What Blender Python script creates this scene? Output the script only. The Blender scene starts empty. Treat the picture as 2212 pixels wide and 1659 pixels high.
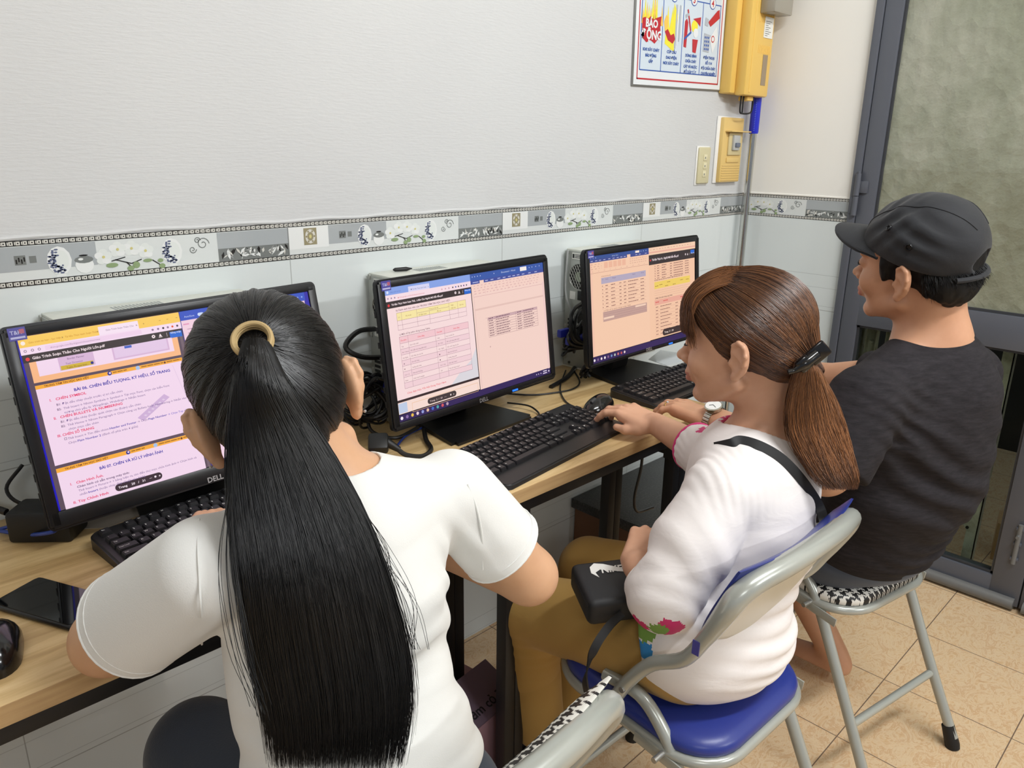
import bpy, bmesh, math, random, os
import numpy as np
from mathutils import Vector, Matrix
try:
    import openvdb as vdb
except ImportError:
    import pyopenvdb as vdb

# ---------------------------------------------------------------- camera, world, lamps, exposure
SC = bpy.context.scene
COL = SC.collection
IMW, IMH, FPX = 2212, 1659, 1664.17
CAM = np.array([-2.58828, -1.42754, 1.35791])
RIGHT = np.array([0.70906913, -0.70502206, 0.0128401])
UP = np.array([0.20035506, 0.21889716, 0.95495648])
BACK = np.array([-0.67607604, -0.67455758, 0.29646796])
cd = bpy.data.cameras.new('camera'); cam = bpy.data.objects.new('camera', cd); COL.objects.link(cam)
cam.matrix_world = Matrix([[RIGHT[i], UP[i], BACK[i], CAM[i]] for i in range(3)] + [[0, 0, 0, 1]])
cd.sensor_width = 36.0; cd.lens = FPX / IMW * 36.0; cd.clip_start = 0.02; cd.clip_end = 100
SC.camera = cam

w = bpy.data.worlds.new('world'); SC.world = w; w.use_nodes = True
w.node_tree.nodes['Background'].inputs[0].default_value = (0.885, 0.95, 1.06, 1)
w.node_tree.nodes['Background'].inputs[1].default_value = 0.33

def lamp(name, loc, size, power, target, color=(0.955, 0.98, 1.0)):
    l = bpy.data.lights.new(name, 'AREA'); l.shape = 'RECTANGLE'; l.size, l.size_y = size; l.energy = power; l.color = color
    o = bpy.data.objects.new(name, l); COL.objects.link(o); o.location = loc
    d = Vector(target) - Vector(loc)
    o.rotation_euler = d.to_track_quat('-Z', 'Y').to_euler()
    return o
lamp('tube_lamp', (-0.9, -4.6, 2.72), (1.2, 0.10), 46, (-0.6, 0.0, 1.0))
lamp('tube_lamp', (-1.35, -2.0, 2.75), (1.2, 0.10), 44, (-0.7, -0.6, 0.8))
lamp('tube_lamp', (-4.2, -3.6, 2.8), (1.2, 0.10), 22, (-2.0, -0.8, 0.6))

SC.view_settings.view_transform = 'Standard'
SC.view_settings.look = 'None'
SC.view_settings.exposure = -0.12
SC.view_settings.gamma = 1.0
SC.view_settings.use_curve_mapping = False

PI = math.pi
rnd = random.Random(7)
NR = np.random.RandomState(11)

def dep(px, py, t):
    """point seen at (px, py) at distance t along the view direction, in metres"""
    return CAM + t * (RIGHT * ((px - IMW / 2) / FPX) - UP * ((py - IMH / 2) / FPX) - BACK)
def onz(px, py, z):
    d = dep(px, py, 1.0) - CAM
    return CAM + d * ((z - CAM[2]) / d[2])
def ony(px, py, y):
    d = dep(px, py, 1.0) - CAM
    return CAM + d * ((y - CAM[1]) / d[1])

# ---------------------------------------------------------------- colours and materials
def lin(c):
    return tuple(((v / 255) / 12.92 if v / 255 <= 0.04045 else ((v / 255 + 0.055) / 1.055) ** 2.4) for v in c[:3])
class X:
    """one number in a shader: X + X, X * X ... make Math nodes"""
    def __init__(s, nt, sock): s.nt, s.s = nt, sock
    def _m(s, op, *a):
        n = s.nt.nodes.new('ShaderNodeMath'); n.operation = op
        for i, v in enumerate((s,) + a):
            if isinstance(v, X): s.nt.links.new(v.s, n.inputs[i])
            else: n.inputs[i].default_value = v
        return X(s.nt, n.outputs[0])
    def __add__(s, o): return s._m('ADD', o)
    def __sub__(s, o): return s._m('SUBTRACT', o)
    def __mul__(s, o): return s._m('MULTIPLY', o)
    def __truediv__(s, o): return s._m('DIVIDE', o)
    def floor(s): return s._m('FLOOR')
    def fract(s): return s._m('FRACT')
    def mod(s, o): return s._m('FLOORED_MODULO', o)
    def abs(s): return s._m('ABSOLUTE')
    def lt(s, o): return s._m('LESS_THAN', o)
    def gt(s, o): return s._m('GREATER_THAN', o)
    def max(s, o): return s._m('MAXIMUM', o)
    def min(s, o): return s._m('MINIMUM', o)
    def sin(s): return s._m('SINE')
    def pow(s, o): return s._m('POWER', o)
MATS = {}
def mat(name, color=(128, 128, 128), rough=0.5, metal=0.0, spec=0.5, build=None, **kw):
    if name in MATS: return MATS[name]
    m = bpy.data.materials.new(name); m.use_nodes = True; nt = m.node_tree
    b = nt.nodes['Principled BSDF']
    b.inputs['Base Color'].default_value = lin(color) + (1,)
    b.inputs['Roughness'].default_value = rough; b.inputs['Metallic'].default_value = metal
    b.inputs['Specular IOR Level'].default_value = spec
    for k, v in kw.items(): b.inputs[k.replace('_', ' ')].default_value = v
    if build: build(nt, b)
    MATS[name] = m
    return m
def emis(color, strength=1.0):
    k = 'glow_%d_%d_%d_%d' % (tuple(color) + (int(strength * 100),))
    if k in MATS: return MATS[k]
    m = bpy.data.materials.new(k); m.use_nodes = True; nt = m.node_tree
    b = nt.nodes['Principled BSDF']
    b.inputs['Base Color'].default_value = (0.01, 0.01, 0.01, 1); b.inputs['Roughness'].default_value = 0.35
    b.inputs['Specular IOR Level'].default_value = 0.25
    b.inputs['Emission Color'].default_value = lin(color) + (1,); b.inputs['Emission Strength'].default_value = strength
    MATS[k] = m
    return m
def coords(nt, kind='Object', scale=(1, 1, 1), rot=(0, 0, 0)):
    t = nt.nodes.new('ShaderNodeTexCoord'); mp = nt.nodes.new('ShaderNodeMapping')
    mp.inputs['Scale'].default_value = scale; mp.inputs['Rotation'].default_value = rot
    nt.links.new(t.outputs[kind], mp.inputs[0])
    return mp.outputs[0]
def xyz(nt, vec):
    n = nt.nodes.new('ShaderNodeSeparateXYZ'); nt.links.new(vec, n.inputs[0])
    return [X(nt, o) for o in n.outputs]
def noise(nt, vec, scale=5, detail=3, rough=0.5, dist=0.0):
    n = nt.nodes.new('ShaderNodeTexNoise'); nt.links.new(vec, n.inputs['Vector'])
    n.inputs['Scale'].default_value = scale; n.inputs['Detail'].default_value = detail
    n.inputs['Roughness'].default_value = rough; n.inputs['Distortion'].default_value = dist
    return X(nt, n.outputs['Fac'])
def ramp(nt, fac, stops):
    n = nt.nodes.new('ShaderNodeValToRGB'); nt.links.new(fac.s, n.inputs[0]); e = n.color_ramp.elements
    while len(e) < len(stops): e.new(0.5)
    for el, (p, c) in zip(e, stops): el.position = p; el.color = lin(c) + (1,)
    return n.outputs[0]
def mixc(nt, fac, a, b):
    n = nt.nodes.new('ShaderNodeMix'); n.data_type = 'RGBA'
    if isinstance(fac, X): nt.links.new(fac.s, n.inputs[0])
    else: n.inputs[0].default_value = fac
    for i, c in ((6, a), (7, b)):
        if isinstance(c, tuple): n.inputs[i].default_value = lin(c) + (1,)
        else: nt.links.new(c, n.inputs[i])
    return n.outputs[2]
def bump(nt, b, h, strength=0.3, dist=0.01):
    n = nt.nodes.new('ShaderNodeBump'); n.inputs['Strength'].default_value = strength; n.inputs['Distance'].default_value = dist
    nt.links.new(h.s, n.inputs['Height']); nt.links.new(n.outputs[0], b.inputs['Normal'])

# ---------------------------------------------------------------- objects
def tag(o, label=None, cat=None, group=None, kind=None):
    if label: o['label'] = label
    if cat: o['category'] = cat
    if group: o['group'] = group
    if kind: o['kind'] = kind
    return o
def thing(name, label, cat, loc=(0, 0, 0), rz=0.0, group=None):
    o = bpy.data.objects.new(name, None); COL.objects.link(o); o.location = loc; o.rotation_euler = (0, 0, rz)
    return tag(o, label, cat, group)
def link_mesh(name, me, parent=None):
    o = bpy.data.objects.new(name, me); COL.objects.link(o)
    if parent: o.parent = parent
    return o
class MB:
    """collects shapes, builds them as one mesh object"""
    def __init__(s): s.v = []; s.f = []; s.m = []; s.n = 0; s.mats = []; s.sm = []
    def mi(s, m):
        if m not in s.mats: s.mats.append(m)
        return s.mats.index(m)
    def add(s, V, F, m, smooth=False, M=None):
        V = np.asarray(V, float).reshape(-1, 3)
        if M is not None: V = V @ np.array(M)[:3, :3].T + np.array(M)[:3, 3]
        s.v.append(V); k = s.mi(m)
        for f in F: s.f.append([i + s.n for i in f]); s.m.append(k); s.sm.append(smooth)
        s.n += len(V)
        return s
    def box(s, lo, hi, m, M=None, bev=0.0, seg=2):
        lo, hi = np.minimum(lo, hi), np.maximum(lo, hi)
        if bev <= 0:
            V = [[(lo, hi)[i][0], (lo, hi)[j][1], (lo, hi)[k][2]] for i in (0, 1) for j in (0, 1) for k in (0, 1)]
            return s.add(V, [(0, 1, 3, 2), (4, 6, 7, 5), (0, 4, 5, 1), (2, 3, 7, 6), (0, 2, 6, 4), (1, 5, 7, 3)], m, False, M)
        bm = bmesh.new(); bmesh.ops.create_cube(bm, size=1.0)
        for v in bm.verts: v.co = Vector([(lo[i] + hi[i]) / 2 + v.co[i] * (hi[i] - lo[i]) for i in range(3)])
        bmesh.ops.bevel(bm, geom=list(bm.edges), offset=min(bev, 0.49 * min(hi[i] - lo[i] for i in range(3))), segments=seg, affect='EDGES', profile=0.5)
        return s.bm(bm, m, M, True)
    def bm(s, bm, m, M=None, smooth=False):
        bm.verts.ensure_lookup_table(); bm.verts.index_update()
        V = [tuple(v.co) for v in bm.verts]; F = [[v.index for v in f.verts] for f in bm.faces]; bm.free()
        return s.add(V, F, m, smooth, M)
    def tube(s, pts, r, m, n=10, caps=True, M=None, closed=False):
        P = np.asarray(pts, float); k = len(P); R = np.full(k, r) if np.isscalar(r) else np.asarray(r, float)
        T = np.gradient(P, axis=0) if not closed else np.roll(P, -1, 0) - np.roll(P, 1, 0)
        T /= np.linalg.norm(T, axis=1)[:, None] + 1e-12
        u = np.cross(T[0], (0, 0, 1)); 
        if np.linalg.norm(u) < 0.1: u = np.cross(T[0], (1, 0, 0))
        u /= np.linalg.norm(u); V = []
        for i in range(k):
            u = u - T[i] * (u @ T[i]); u /= np.linalg.norm(u) + 1e-12; v = np.cross(T[i], u)
            for j in range(n):
                a = 2 * PI * j / n; V.append(P[i] + R[i] * (math.cos(a) * u + math.sin(a) * v))
        F = [(i * n + j, i * n + (j + 1) % n, ((i + 1) % k) * n + (j + 1) % n, ((i + 1) % k) * n + j) for i in range(k if closed else k - 1) for j in range(n)]
        if caps and not closed: F += [tuple(range(n))[::-1], tuple((k - 1) * n + j for j in range(n))]
        return s.add(V, F, m, True, M)
    def prism(s, pts, z0, z1, m, axes=(0, 1, 2), M=None):
        """outline (2-D points) extruded along axes[2]"""
        k = len(pts); V = []
        for z in (z0, z1):
            for p in pts:
                v = [0, 0, 0]; v[axes[0]], v[axes[1]], v[axes[2]] = p[0], p[1], z; V.append(v)
        F = [tuple(range(k))[::-1], tuple(range(k, 2 * k))] + [(i, (i + 1) % k, k + (i + 1) % k, k + i) for i in range(k)]
        return s.add(V, F, m, False, M)
    def lathe(s, prof, m, n=24, M=None):
        V = [(r * math.cos(2 * PI * j / n), r * math.sin(2 * PI * j / n), z) for r, z in prof for j in range(n)]
        F = [(i * n + j, i * n + (j + 1) % n, (i + 1) * n + (j + 1) % n, (i + 1) * n + j) for i in range(len(prof) - 1) for j in range(n)]
        F += [tuple(range(n))[::-1], tuple((len(prof) - 1) * n + j for j in range(n))]
        return s.add(V, F, m, True, M)
    def build(s, name, parent=None, loc=None, sharp=40):
        me = bpy.data.meshes.new(name)
        V = np.concatenate(s.v) if s.v else np.zeros((0, 3))
        me.from_pydata(V.tolist(), [], s.f)
        for m in s.mats: me.materials.append(m)
        me.polygons.foreach_set('material_index', s.m); me.polygons.foreach_set('use_smooth', s.sm)
        me.update(); bm = bmesh.new(); bm.from_mesh(me); bmesh.ops.recalc_face_normals(bm, faces=bm.faces); bm.to_mesh(me); bm.free()
        if any(s.sm): me.set_sharp_from_angle(angle=math.radians(sharp))
        o = link_mesh(name, me, parent)
        if loc is not None: o.location = loc
        return o
def spline(pts, n=8):
    """Catmull-Rom through the points"""
    P = np.asarray(pts, float); Q = np.vstack([2 * P[0] - P[1], P, 2 * P[-1] - P[-2]]); out = []
    for i in range(1, len(Q) - 2):
        for k in range(n):
            t = k / n; a, b, c, d = Q[i - 1], Q[i], Q[i + 1], Q[i + 2]
            out.append(0.5 * ((2 * b) + (c - a) * t + (2 * a - 5 * b + 4 * c - d) * t * t + (3 * b - 3 * c + d - a) * t ** 3))
    out.append(P[-1])
    return np.array(out)
def basis(o, x, y, z):
    return Matrix([[x[i], y[i], z[i], o[i]] for i in range(3)] + [[0, 0, 0, 1]])
def rrect(w, h, r, n=5):
    """rounded rectangle outline centred on 0"""
    out = []
    for cx, cy, a0 in ((w / 2 - r, h / 2 - r, 0), (-w / 2 + r, h / 2 - r, 90), (-w / 2 + r, -h / 2 + r, 180), (w / 2 - r, -h / 2 + r, 270)):
        for k in range(n + 1):
            a = math.radians(a0 + 90 * k / n); out.append((cx + r * math.cos(a), cy + r * math.sin(a)))
    return out
TEXTS = {}
def text_geo(body, size, align='LEFT', bold=0.0, shear=0.0):
    """triangles of a line of writing in the XY plane"""
    c = bpy.data.curves.new('t', 'FONT'); c.body = body; c.size = size; c.align_x = align; c.resolution_u = 2; c.offset = bold * size; c.shear = shear
    o = bpy.data.objects.new('t', c); COL.objects.link(o); dg = bpy.context.evaluated_depsgraph_get(); dg.update()
    me = bpy.data.meshes.new_from_object(o.evaluated_get(dg))
    V = np.array([v.co[:] for v in me.vertices]).reshape(-1, 3); F = [tuple(p.vertices) for p in me.polygons]
    bpy.data.objects.remove(o); bpy.data.curves.remove(c); bpy.data.meshes.remove(me)
    return V, F
# ---------------------------------------------------------------- the room
def f_plaster(nt, b):
    v = coords(nt); big = noise(nt, v, 1.3, 2); x, y, z = xyz(nt, v)
    nt.links.new(ramp(nt, big, [(0.3, (202, 203, 203)), (0.7, (209, 210, 209))]), b.inputs['Base Color'])
    st = coords(nt, scale=(9, 9, 60)); bump(nt, b, noise(nt, st, 4, 4, 0.6), 0.22, 0.004)
plaster = mat('wall_plaster', rough=0.6, spec=0.3, build=f_plaster)
def f_plaster2(nt, b):
    v = coords(nt); nt.links.new(ramp(nt, noise(nt, v, 1.5, 2), [(0.3, (240, 238, 230)), (0.7, (244, 241, 234))]), b.inputs['Base Color'])
    bump(nt, b, noise(nt, v, 60, 3), 0.06, 0.002)
plaster2 = mat('wall_plaster_warm', rough=0.6, spec=0.3, build=f_plaster2)
def f_tile(axis):
    def g(nt, b):
        v = coords(nt); c = xyz(nt, v); z, a = c[2], c[axis]
        t = ((z * -1.0 + 1.13) / 0.3).fract() * 0.3          # below the upper joint of each course
        def band(q, p, w): return (q - p).abs().lt(w)
        joint = band(t, 0.0, 0.0011).max(band(t, 0.3, 0.0011))
        line = band(t, 0.181, 0.0009).max(band(t, 0.224, 0.0007)).max(band(t, 0.286, 0.0007))
        u = ((a + 0.0) / 0.6).fract() * 0.6
        vj = band(u, 0.0, 0.0010).max(band(u, 0.6, 0.0010))
        j = joint.max(vj)
        base = mixc(nt, j, (216, 222, 221), (168, 172, 170))
        nt.links.new(mixc(nt, line * 0.45, base, (150, 155, 155)), b.inputs['Base Color'])
        nt.links.new((j * 0.5 + 0.07).s, b.inputs['Roughness'])
        bump(nt, b, (j.max(line) * -1.0) + noise(nt, v, 5, 1) * 0.5, 0.35, 0.0012)
    return g
tile_x = mat('wall_tile', spec=0.5, build=f_tile(0)); tile_y = mat('wall_tile_side', spec=0.5, build=f_tile(1))
SF, FX, FY = 0.29937, -0.3411, -0.9101
def f_floor(nt, b):
    v = coords(nt); x, y, z = xyz(nt, v)
    u = ((x - FX) / SF).fract(); w_ = ((y - FY) / SF).fract()
    ed = u.min((u * -1.0) + 1.0).min(w_.min((w_ * -1.0) + 1.0)) * SF
    j = ed.lt(0.0013)
    cell = ((x - FX) / SF).floor() * 7.3 + ((y - FY) / SF).floor() * 3.1
    cm = nt.nodes.new('ShaderNodeCombineXYZ'); nt.links.new(cell.s, cm.inputs[2])
    ad = nt.nodes.new('ShaderNodeVectorMath'); ad.operation = 'ADD'
    st = coords(nt, scale=(1.0, 1.5, 1)); nt.links.new(st, ad.inputs[0]); nt.links.new(cm.outputs[0], ad.inputs[1])
    n1 = noise(nt, ad.outputs[0], 16, 8, 0.7, 2.6); n2 = noise(nt, ad.outputs[0], 5, 3, 0.5, 1.5)
    c1 = ramp(nt, n1, [(0.25, (190, 140, 98)), (0.40, (222, 184, 138)), (0.50, (230, 204, 166)), (0.58, (212, 168, 122)), (0.66, (230, 202, 164)), (0.8, (236, 216, 184))])
    c2 = mixc(nt, n2 * 0.40, c1, (222, 200, 168))
    nt.links.new(mixc(nt, j, c2, (120, 98, 80)), b.inputs['Base Color'])
    nt.links.new((j * 0.5 + 0.10 + n2 * 0.10).s, b.inputs['Roughness'])
    bump(nt, b, n1 * 0.5 - j, 0.12, 0.001)
floor_m = mat('floor_tile', spec=0.5, build=f_floor)

def quadbox(name, lo, hi, m, kind='structure'):
    o = MB().box(lo, hi, m).build(name); tag(o, kind=kind); return o
quadbox('floor', (-7, -7, -0.1), (2.2, 0.0, 0.0), floor_m)
quadbox('ceiling', (-7, -7, 3.0), (0.3, 0.3, 3.1), mat('ceiling_paint', (235, 235, 232), 0.8))
b = MB()
b.box((-7, 0.0, 0.0), (0.0, 0.15, 1.13), tile_x)
b.box((-7, 0.0, 1.2027), (0.0, 0.15, 3.0), plaster); b.box((-7, 0.002, 1.13), (0, 0.15, 1.2027), plaster)
# lip where the plaster stops above the border
lip = []
for i in range(281):
    xx = -7 + i * 0.025; lip.append((xx, 0.0015 - 0.0012 * math.sin(i * 1.7) * math.sin(i * 0.6), 1.2065 + 0.0013 * math.sin(i * 0.9)))
b.tube(lip, 0.0042, plaster, n=8)
tag(b.build('wall_back'), kind='structure')
b = MB()
b.box((0.0, -0.388, 0.0), (0.15, 0.15, 1.13), tile_y); b.box((0.0, -0.388, 1.13), (0.15, 0.15, 3.0), plaster2)
b.tube([(-0.0005, 0, 1.206), (0.0, -0.2, 1.207), (0, -0.388, 1.206)], 0.0035, plaster2, n=8)
b.box((0.0, -7, 0.0), (0.15, -1.95, 3.0), plaster2); b.box((0.0, -1.95, 2.3), (0.15, -0.388, 3.0), plaster2)
tag(b.build('wall_side'), kind='structure')

# decorated border course: flat print, laid as thin inlays in one mesh per wall
cream = mat('border_ground', (214, 218, 216), 0.12); bgrey = mat('border_grey', (168, 173, 175), 0.12); bwhite = mat('border_white', (228, 230, 228), 0.12)
bdark = mat('border_black', (40, 40, 40), 0.15); bbead = mat('border_bead', (212, 210, 202), 0.15)
bblue = mat('border_blue', (96, 104, 132), 0.15); borchid = mat('border_petal', (222, 226, 222), 0.15); byel = mat('border_yellow', (205, 196, 130), 0.15)
bgreen = mat('border_green', (140, 160, 118), 0.15); bsil = mat('border_silver', (120, 124, 122), 0.15); bedge = mat('border_line', (150, 152, 150), 0.15)
btan = mat('border_tan', (150, 142, 112), 0.2)
def border(name, P, x0, x1, tiles):
    """P(u, v, d) -> point; u along the wall, v height 0..0.073, d out of the wall"""
    B = MB()
    def poly(pts, d, m):
        V = [P(u, v, d) for u, v in pts]; k = len(V); B.add(V, [tuple(range(k))], m)
    def rect(u0, v0, u1, v1, d, m): poly([(u0, v0), (u1, v0), (u1, v1), (u0, v1)], d, m)
    def ell(u, v, a, c, d, m, n=12, t0=0, t1=2 * PI): poly([(u + a * math.cos(t0 + (t1 - t0) * k / n), v + c * math.sin(t0 + (t1 - t0) * k / n)) for k in range(n + (t1 - t0 < 6))], d, m)
    H = 0.0727
    for T in tiles:
        def cl(a): return min(max(T + a, x0), x1)
        def R_(a, v0, c, v1, d, m):
            if cl(c) - cl(a) > 1e-4: rect(cl(a), v0, cl(c), v1, d, m)
        def E_(u, v, a, c, d, m, **k):
            if x0 + a < T + u < x1 - a: ell(T + u, v, a, c, d, m, **k)
        def Q_(pts, d, m):
            if all(x0 <= T + u <= x1 for u, v in pts): poly([(T + u, v) for u, v in pts], d, m)
        R_(0, 0, 0.6, H, 0.0004, cream)
        R_(0.0, 0.019, 0.092, 0.063, 0.0006, bwhite); R_(0.092, 0.024, 0.24, 0.063, 0.0006, bgrey); R_(0.24, 0.03, 0.40, 0.063, 0.0006, cream)
        R_(0.452, 0.033, 0.6, 0.063, 0.0006, bgrey); R_(0.452, 0.009, 0.6, 0.033, 0.0006, bsil)
        for v0, v1 in ((0.0, 0.0088), (0.0640, H)):
            R_(0, v0, 0.6, v1, 0.0006, bdark)
            for k in range(60):
                u = 0.0015 + k * 0.01
                R_(u, v0 + 0.0018, u + 0.0016, v1 - 0.0018, 0.0009, bbead); R_(u + 0.0022, v0 + 0.0014, u + 0.0082, v1 - 0.0014, 0.0009, bbead)
                R_(u + 0.0042, v0 + 0.0033, u + 0.0062, v1 - 0.0033, 0.0011, bdark)
        # framed medallion
        R_(0.034, 0.026, 0.064, 0.060, 0.0009, btan); E_(0.049, 0.043, 0.012, 0.0145, 0.0011, bbead); E_(0.049, 0.043, 0.0075, 0.009, 0.0012, btan)
        E_(0.049, 0.043, 0.003, 0.004, 0.0013, byel)
        for k in range(6): E_(0.049 + 0.0095 * math.cos(k * PI / 3), 0.043 + 0.0115 * math.sin(k * PI / 3), 0.002, 0.0022, 0.0013, btan)
        # two small pictures
        R_(0.118, 0.034, 0.134, 0.049, 0.0009, bsil); R_(0.139, 0.036, 0.149, 0.047, 0.0009, bsil)
        for k in range(4): R_(0.1195 + 0.0038 * k, 0.036 + 0.003 * (k % 2), 0.1215 + 0.0038 * k, 0.043 + 0.003 * (k % 2), 0.0011, bdark)
        # vases
        for cu in (0.182, 0.366):
            E_(cu, 0.036, 0.0185, 0.0235, 0.0009, bwhite); E_(cu + 0.003, 0.037, 0.0115, 0.016, 0.0010, borchid)
            for k in range(46):
                a = 1.9 + k * 0.074 + 0.2 * math.sin(k * 5); q = 0.72 + 0.26 * math.sin(k * 2.3)
                E_(cu + 0.0158 * q * math.cos(a), 0.036 + 0.0205 * q * math.sin(a), 0.0026 + 0.001 * math.sin(k), 0.0015, 0.0012, bblue, n=6)
            R_(cu - 0.007, 0.010, cu + 0.007, 0.0135, 0.0008, bwhite)
        # bowl
        E_(0.219, 0.026, 0.0145, 0.0145, 0.0009, bwhite); E_(0.219, 0.0345, 0.0148, 0.006, 0.0011, bsil); E_(0.214, 0.0355, 0.004, 0.002, 0.0012, bwhite); E_(0.219, 0.0415, 0.007, 0.0015, 0.0011, bdark)
        # orchids
        for cu, cv in ((0.250, 0.036), (0.274, 0.047), (0.297, 0.047), (0.320, 0.041)):
            for k in range(5):
                a = PI / 2 + k * 2 * PI / 5; E_(cu + 0.0075 * math.cos(a), cv + 0.0075 * math.sin(a), 0.0072, 0.0062, 0.0009 + 0.00005 * k, (borchid, bwhite)[k % 2])
            E_(cu, cv, 0.0024, 0.0024, 0.0014, byel)
        for (ua, va), (ub, vb) in (((0.268, 0.030), (0.294, 0.021)), ((0.294, 0.021), (0.312, 0.027)), ((0.286, 0.024), (0.296, 0.012)), ((0.330, 0.024), (0.346, 0.012)), ((0.262, 0.028), (0.285, 0.033))):
            dx, dy = ub - ua, vb - va; l = math.hypot(dx, dy); nx, ny = -dy / l * 0.0008, dx / l * 0.0008
            Q_([(ua - nx, va - ny), (ub - nx, vb - ny), (ub + nx, vb + ny), (ua + nx, va + ny)], 0.0013, bdark)
        for cu, cv, a, c in ((0.262, 0.021, 0.010, 0.004), (0.292, 0.013, 0.006, 0.0045), (0.302, 0.018, 0.006, 0.006), (0.344, 0.022, 0.005, 0.0035), (0.346, 0.012, 0.0055, 0.0045), (0.322, 0.024, 0.008, 0.003)):
            E_(cu, cv, a, c, 0.0014, bgreen)
        # scrollwork
        for cu, cv, r0, sg in ((0.424, 0.045, 0.012, 1), (0.404, 0.036, 0.007, -1), (0.414, 0.052, 0.006, 1)):
            pr_ = None
            for k in range(22):
                a = sg * k * 0.42; rr = r0 * (1 - k / 26); q = (cu + rr * math.cos(a), cv + rr * math.sin(a))
                if pr_:
                    dx, dy = q[0] - pr_[0], q[1] - pr_[1]; l = math.hypot(dx, dy) + 1e-9; nx, ny = -dy / l * 0.0007, dx / l * 0.0007
                    Q_([(pr_[0] - nx, pr_[1] - ny), (q[0] - nx, q[1] - ny), (q[0] + nx, q[1] + ny), (pr_[0] + nx, pr_[1] + ny)], 0.0010, bsil)
                pr_ = q
        # stones
        rs = random.Random(int(T * 100) + 5)
        for k in range(46):
            cu, cv, a = 0.458 + rs.random() * 0.136, 0.013 + rs.random() * 0.016, rs.random() * PI
            L_, W_ = 0.004 + rs.random() * 0.007, 0.0012 + rs.random() * 0.002
            Q_([(cu + L_ * math.cos(a) * s1 - W_ * math.sin(a) * s2, min(max(cv + L_ * math.sin(a) * s1 + W_ * math.cos(a) * s2, 0.0095), 0.0325)) for s1, s2 in ((-1, -0.3), (0, -1), (1, 0), (0, 1))], 0.0009 + k * 0.00001, (bwhite, bedge, bdark, bwhite, bbead)[k % 5])
        R_(0.5985, 0.0, 0.6, H, 0.0014, bedge)
    return tag(B.build(name), kind='structure')
border('trim_1', lambda u, v, d: (u, -d, 1.13 + v), -4.8, -0.001, [-0.6 * k for k in range(8, 0, -1)])
border('trim_2', lambda u, v, d: (-d, -u, 1.13 + v), 0.001, 0.388, [-0.212])

# door in the side wall
dgrey = mat('door_paint', (88, 91, 99), 0.35, spec=0.5); dseal = mat('door_sweep', (112, 112, 110), 0.4)
b = MB(); X0, X1 = -0.012, 0.05
b.box((X0 - 0.006, -0.412, 0), (X1 + 0.02, -0.388, 2.3), dgrey, bev=0.002)        # jamb
b.box((X0 - 0.002, -0.400, 2.28), (X1 + 0.02, -1.95, 2.32), dgrey, bev=0.002)
tag(b.build('trim_3'), kind='structure')
def f_film(nt, b_):
    v = coords(nt); n1 = noise(nt, v, 2.2, 3); x, y, z = xyz(nt, v)
    n1 = n1 * 0.6 + noise(nt, coords(nt, scale=(1, 1, 0.4)), 16, 4, 0.6) * 0.4
    c = ramp(nt, n1, [(0.3, (124, 126, 106)), (0.48, (146, 149, 130)), (0.65, (170, 170, 154))])
    lo = z.lt(1.30)
    nt.links.new(mixc(nt, lo * 0.25, c, (118, 116, 92)), b_.inputs['Base Color'])
    vo = nt.nodes.new('ShaderNodeTexVoronoi'); vo.inputs['Scale'].default_value = 26
    nt.links.new(coords(nt, scale=(1, 1, 0.8)), vo.inputs['Vector'])
    h = X(nt, vo.outputs['Distance']) * 0.8 + noise(nt, v, 18, 4, 0.6) * 1.2
    bump(nt, b_, h, 0.8, 0.006)
film = mat('frosted_film_glass', rough=0.28, spec=0.6, build=f_film)
clear = mat('clear_glass', (225, 235, 228), 0.02, spec=0.5, Transmission_Weight=1.0, IOR=1.1)
def leaf(name, y0, y1, bolt):
    b = MB()
    for a, c in ((y0, y0 - 0.052), (y1 + 0.082, y1)): b.box((X0, c, 0.012), (X1, a, 2.275), dgrey, bev=0.0015)
    for z0, z1 in ((0.012, 0.091), (0.802, 0.902), (2.2, 2.275)): b.box((X0 + 0.001, y1 + 0.08, z0), (X1 - 0.001, y0 - 0.05, z1), dgrey, bev=0.0015)
    for z0, z1 in ((0.091, 0.802), (0.902, 2.2)):       # glazing beads
        for (ya, yb, za, zb) in ((y0 - 0.052, y0 - 0.060, z0, z1), (y1 + 0.082, y1 + 0.090, z0, z1), (y0 - 0.052, y1 + 0.082, z0, z0 + 0.008), (y0 - 0.052, y1 + 0.082, z1 - 0.008, z1)):
            b.box((X0 + 0.010, ya, za), (X0 + 0.020, yb, zb), mat('glazing_bead', (58, 60, 64), 0.4))
    o = tag(b.build(name), kind='structure')
    MB().box((0.006, y1 + 0.083, 0.903), (0.011, y0 - 0.053, 2.199), film).build('frosted_pane', o)
    MB().box((0.006, y1 + 0.083, 0.092), (0.010, y0 - 0.053, 0.801), clear).build('clear_pane', o)
    s = MB(); s.tube([(X0 - 0.006, y0 - 0.01, 0.022), (X0 - 0.006, y1 + 0.01, 0.022)], 0.019, dseal, n=12); s.build('door_sweep', o)
    if bolt:
        q = MB(); q.tube([(X0 - 0.009, y1 + 0.035, 0.155), (X0 - 0.009, y1 + 0.035, 0.285)], 0.007, dseal, n=10)
        for zz in (0.17, 0.22, 0.27): q.box((X0 - 0.012, y1 + 0.024, zz - 0.005), (X0, y1 + 0.046, zz + 0.005), dgrey, bev=0.002)
        q.tube([(X0 - 0.009, y1 + 0.035, 0.25), (X0 - 0.03, y1 + 0.035, 0.25)], 0.005, dseal, n=8)
        q.build('bolt', o)
    return o
d1 = leaf('door_1', -0.414, -1.073, True); d2 = leaf('door_2', -1.077, -1.74, False)
h = MB()
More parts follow.
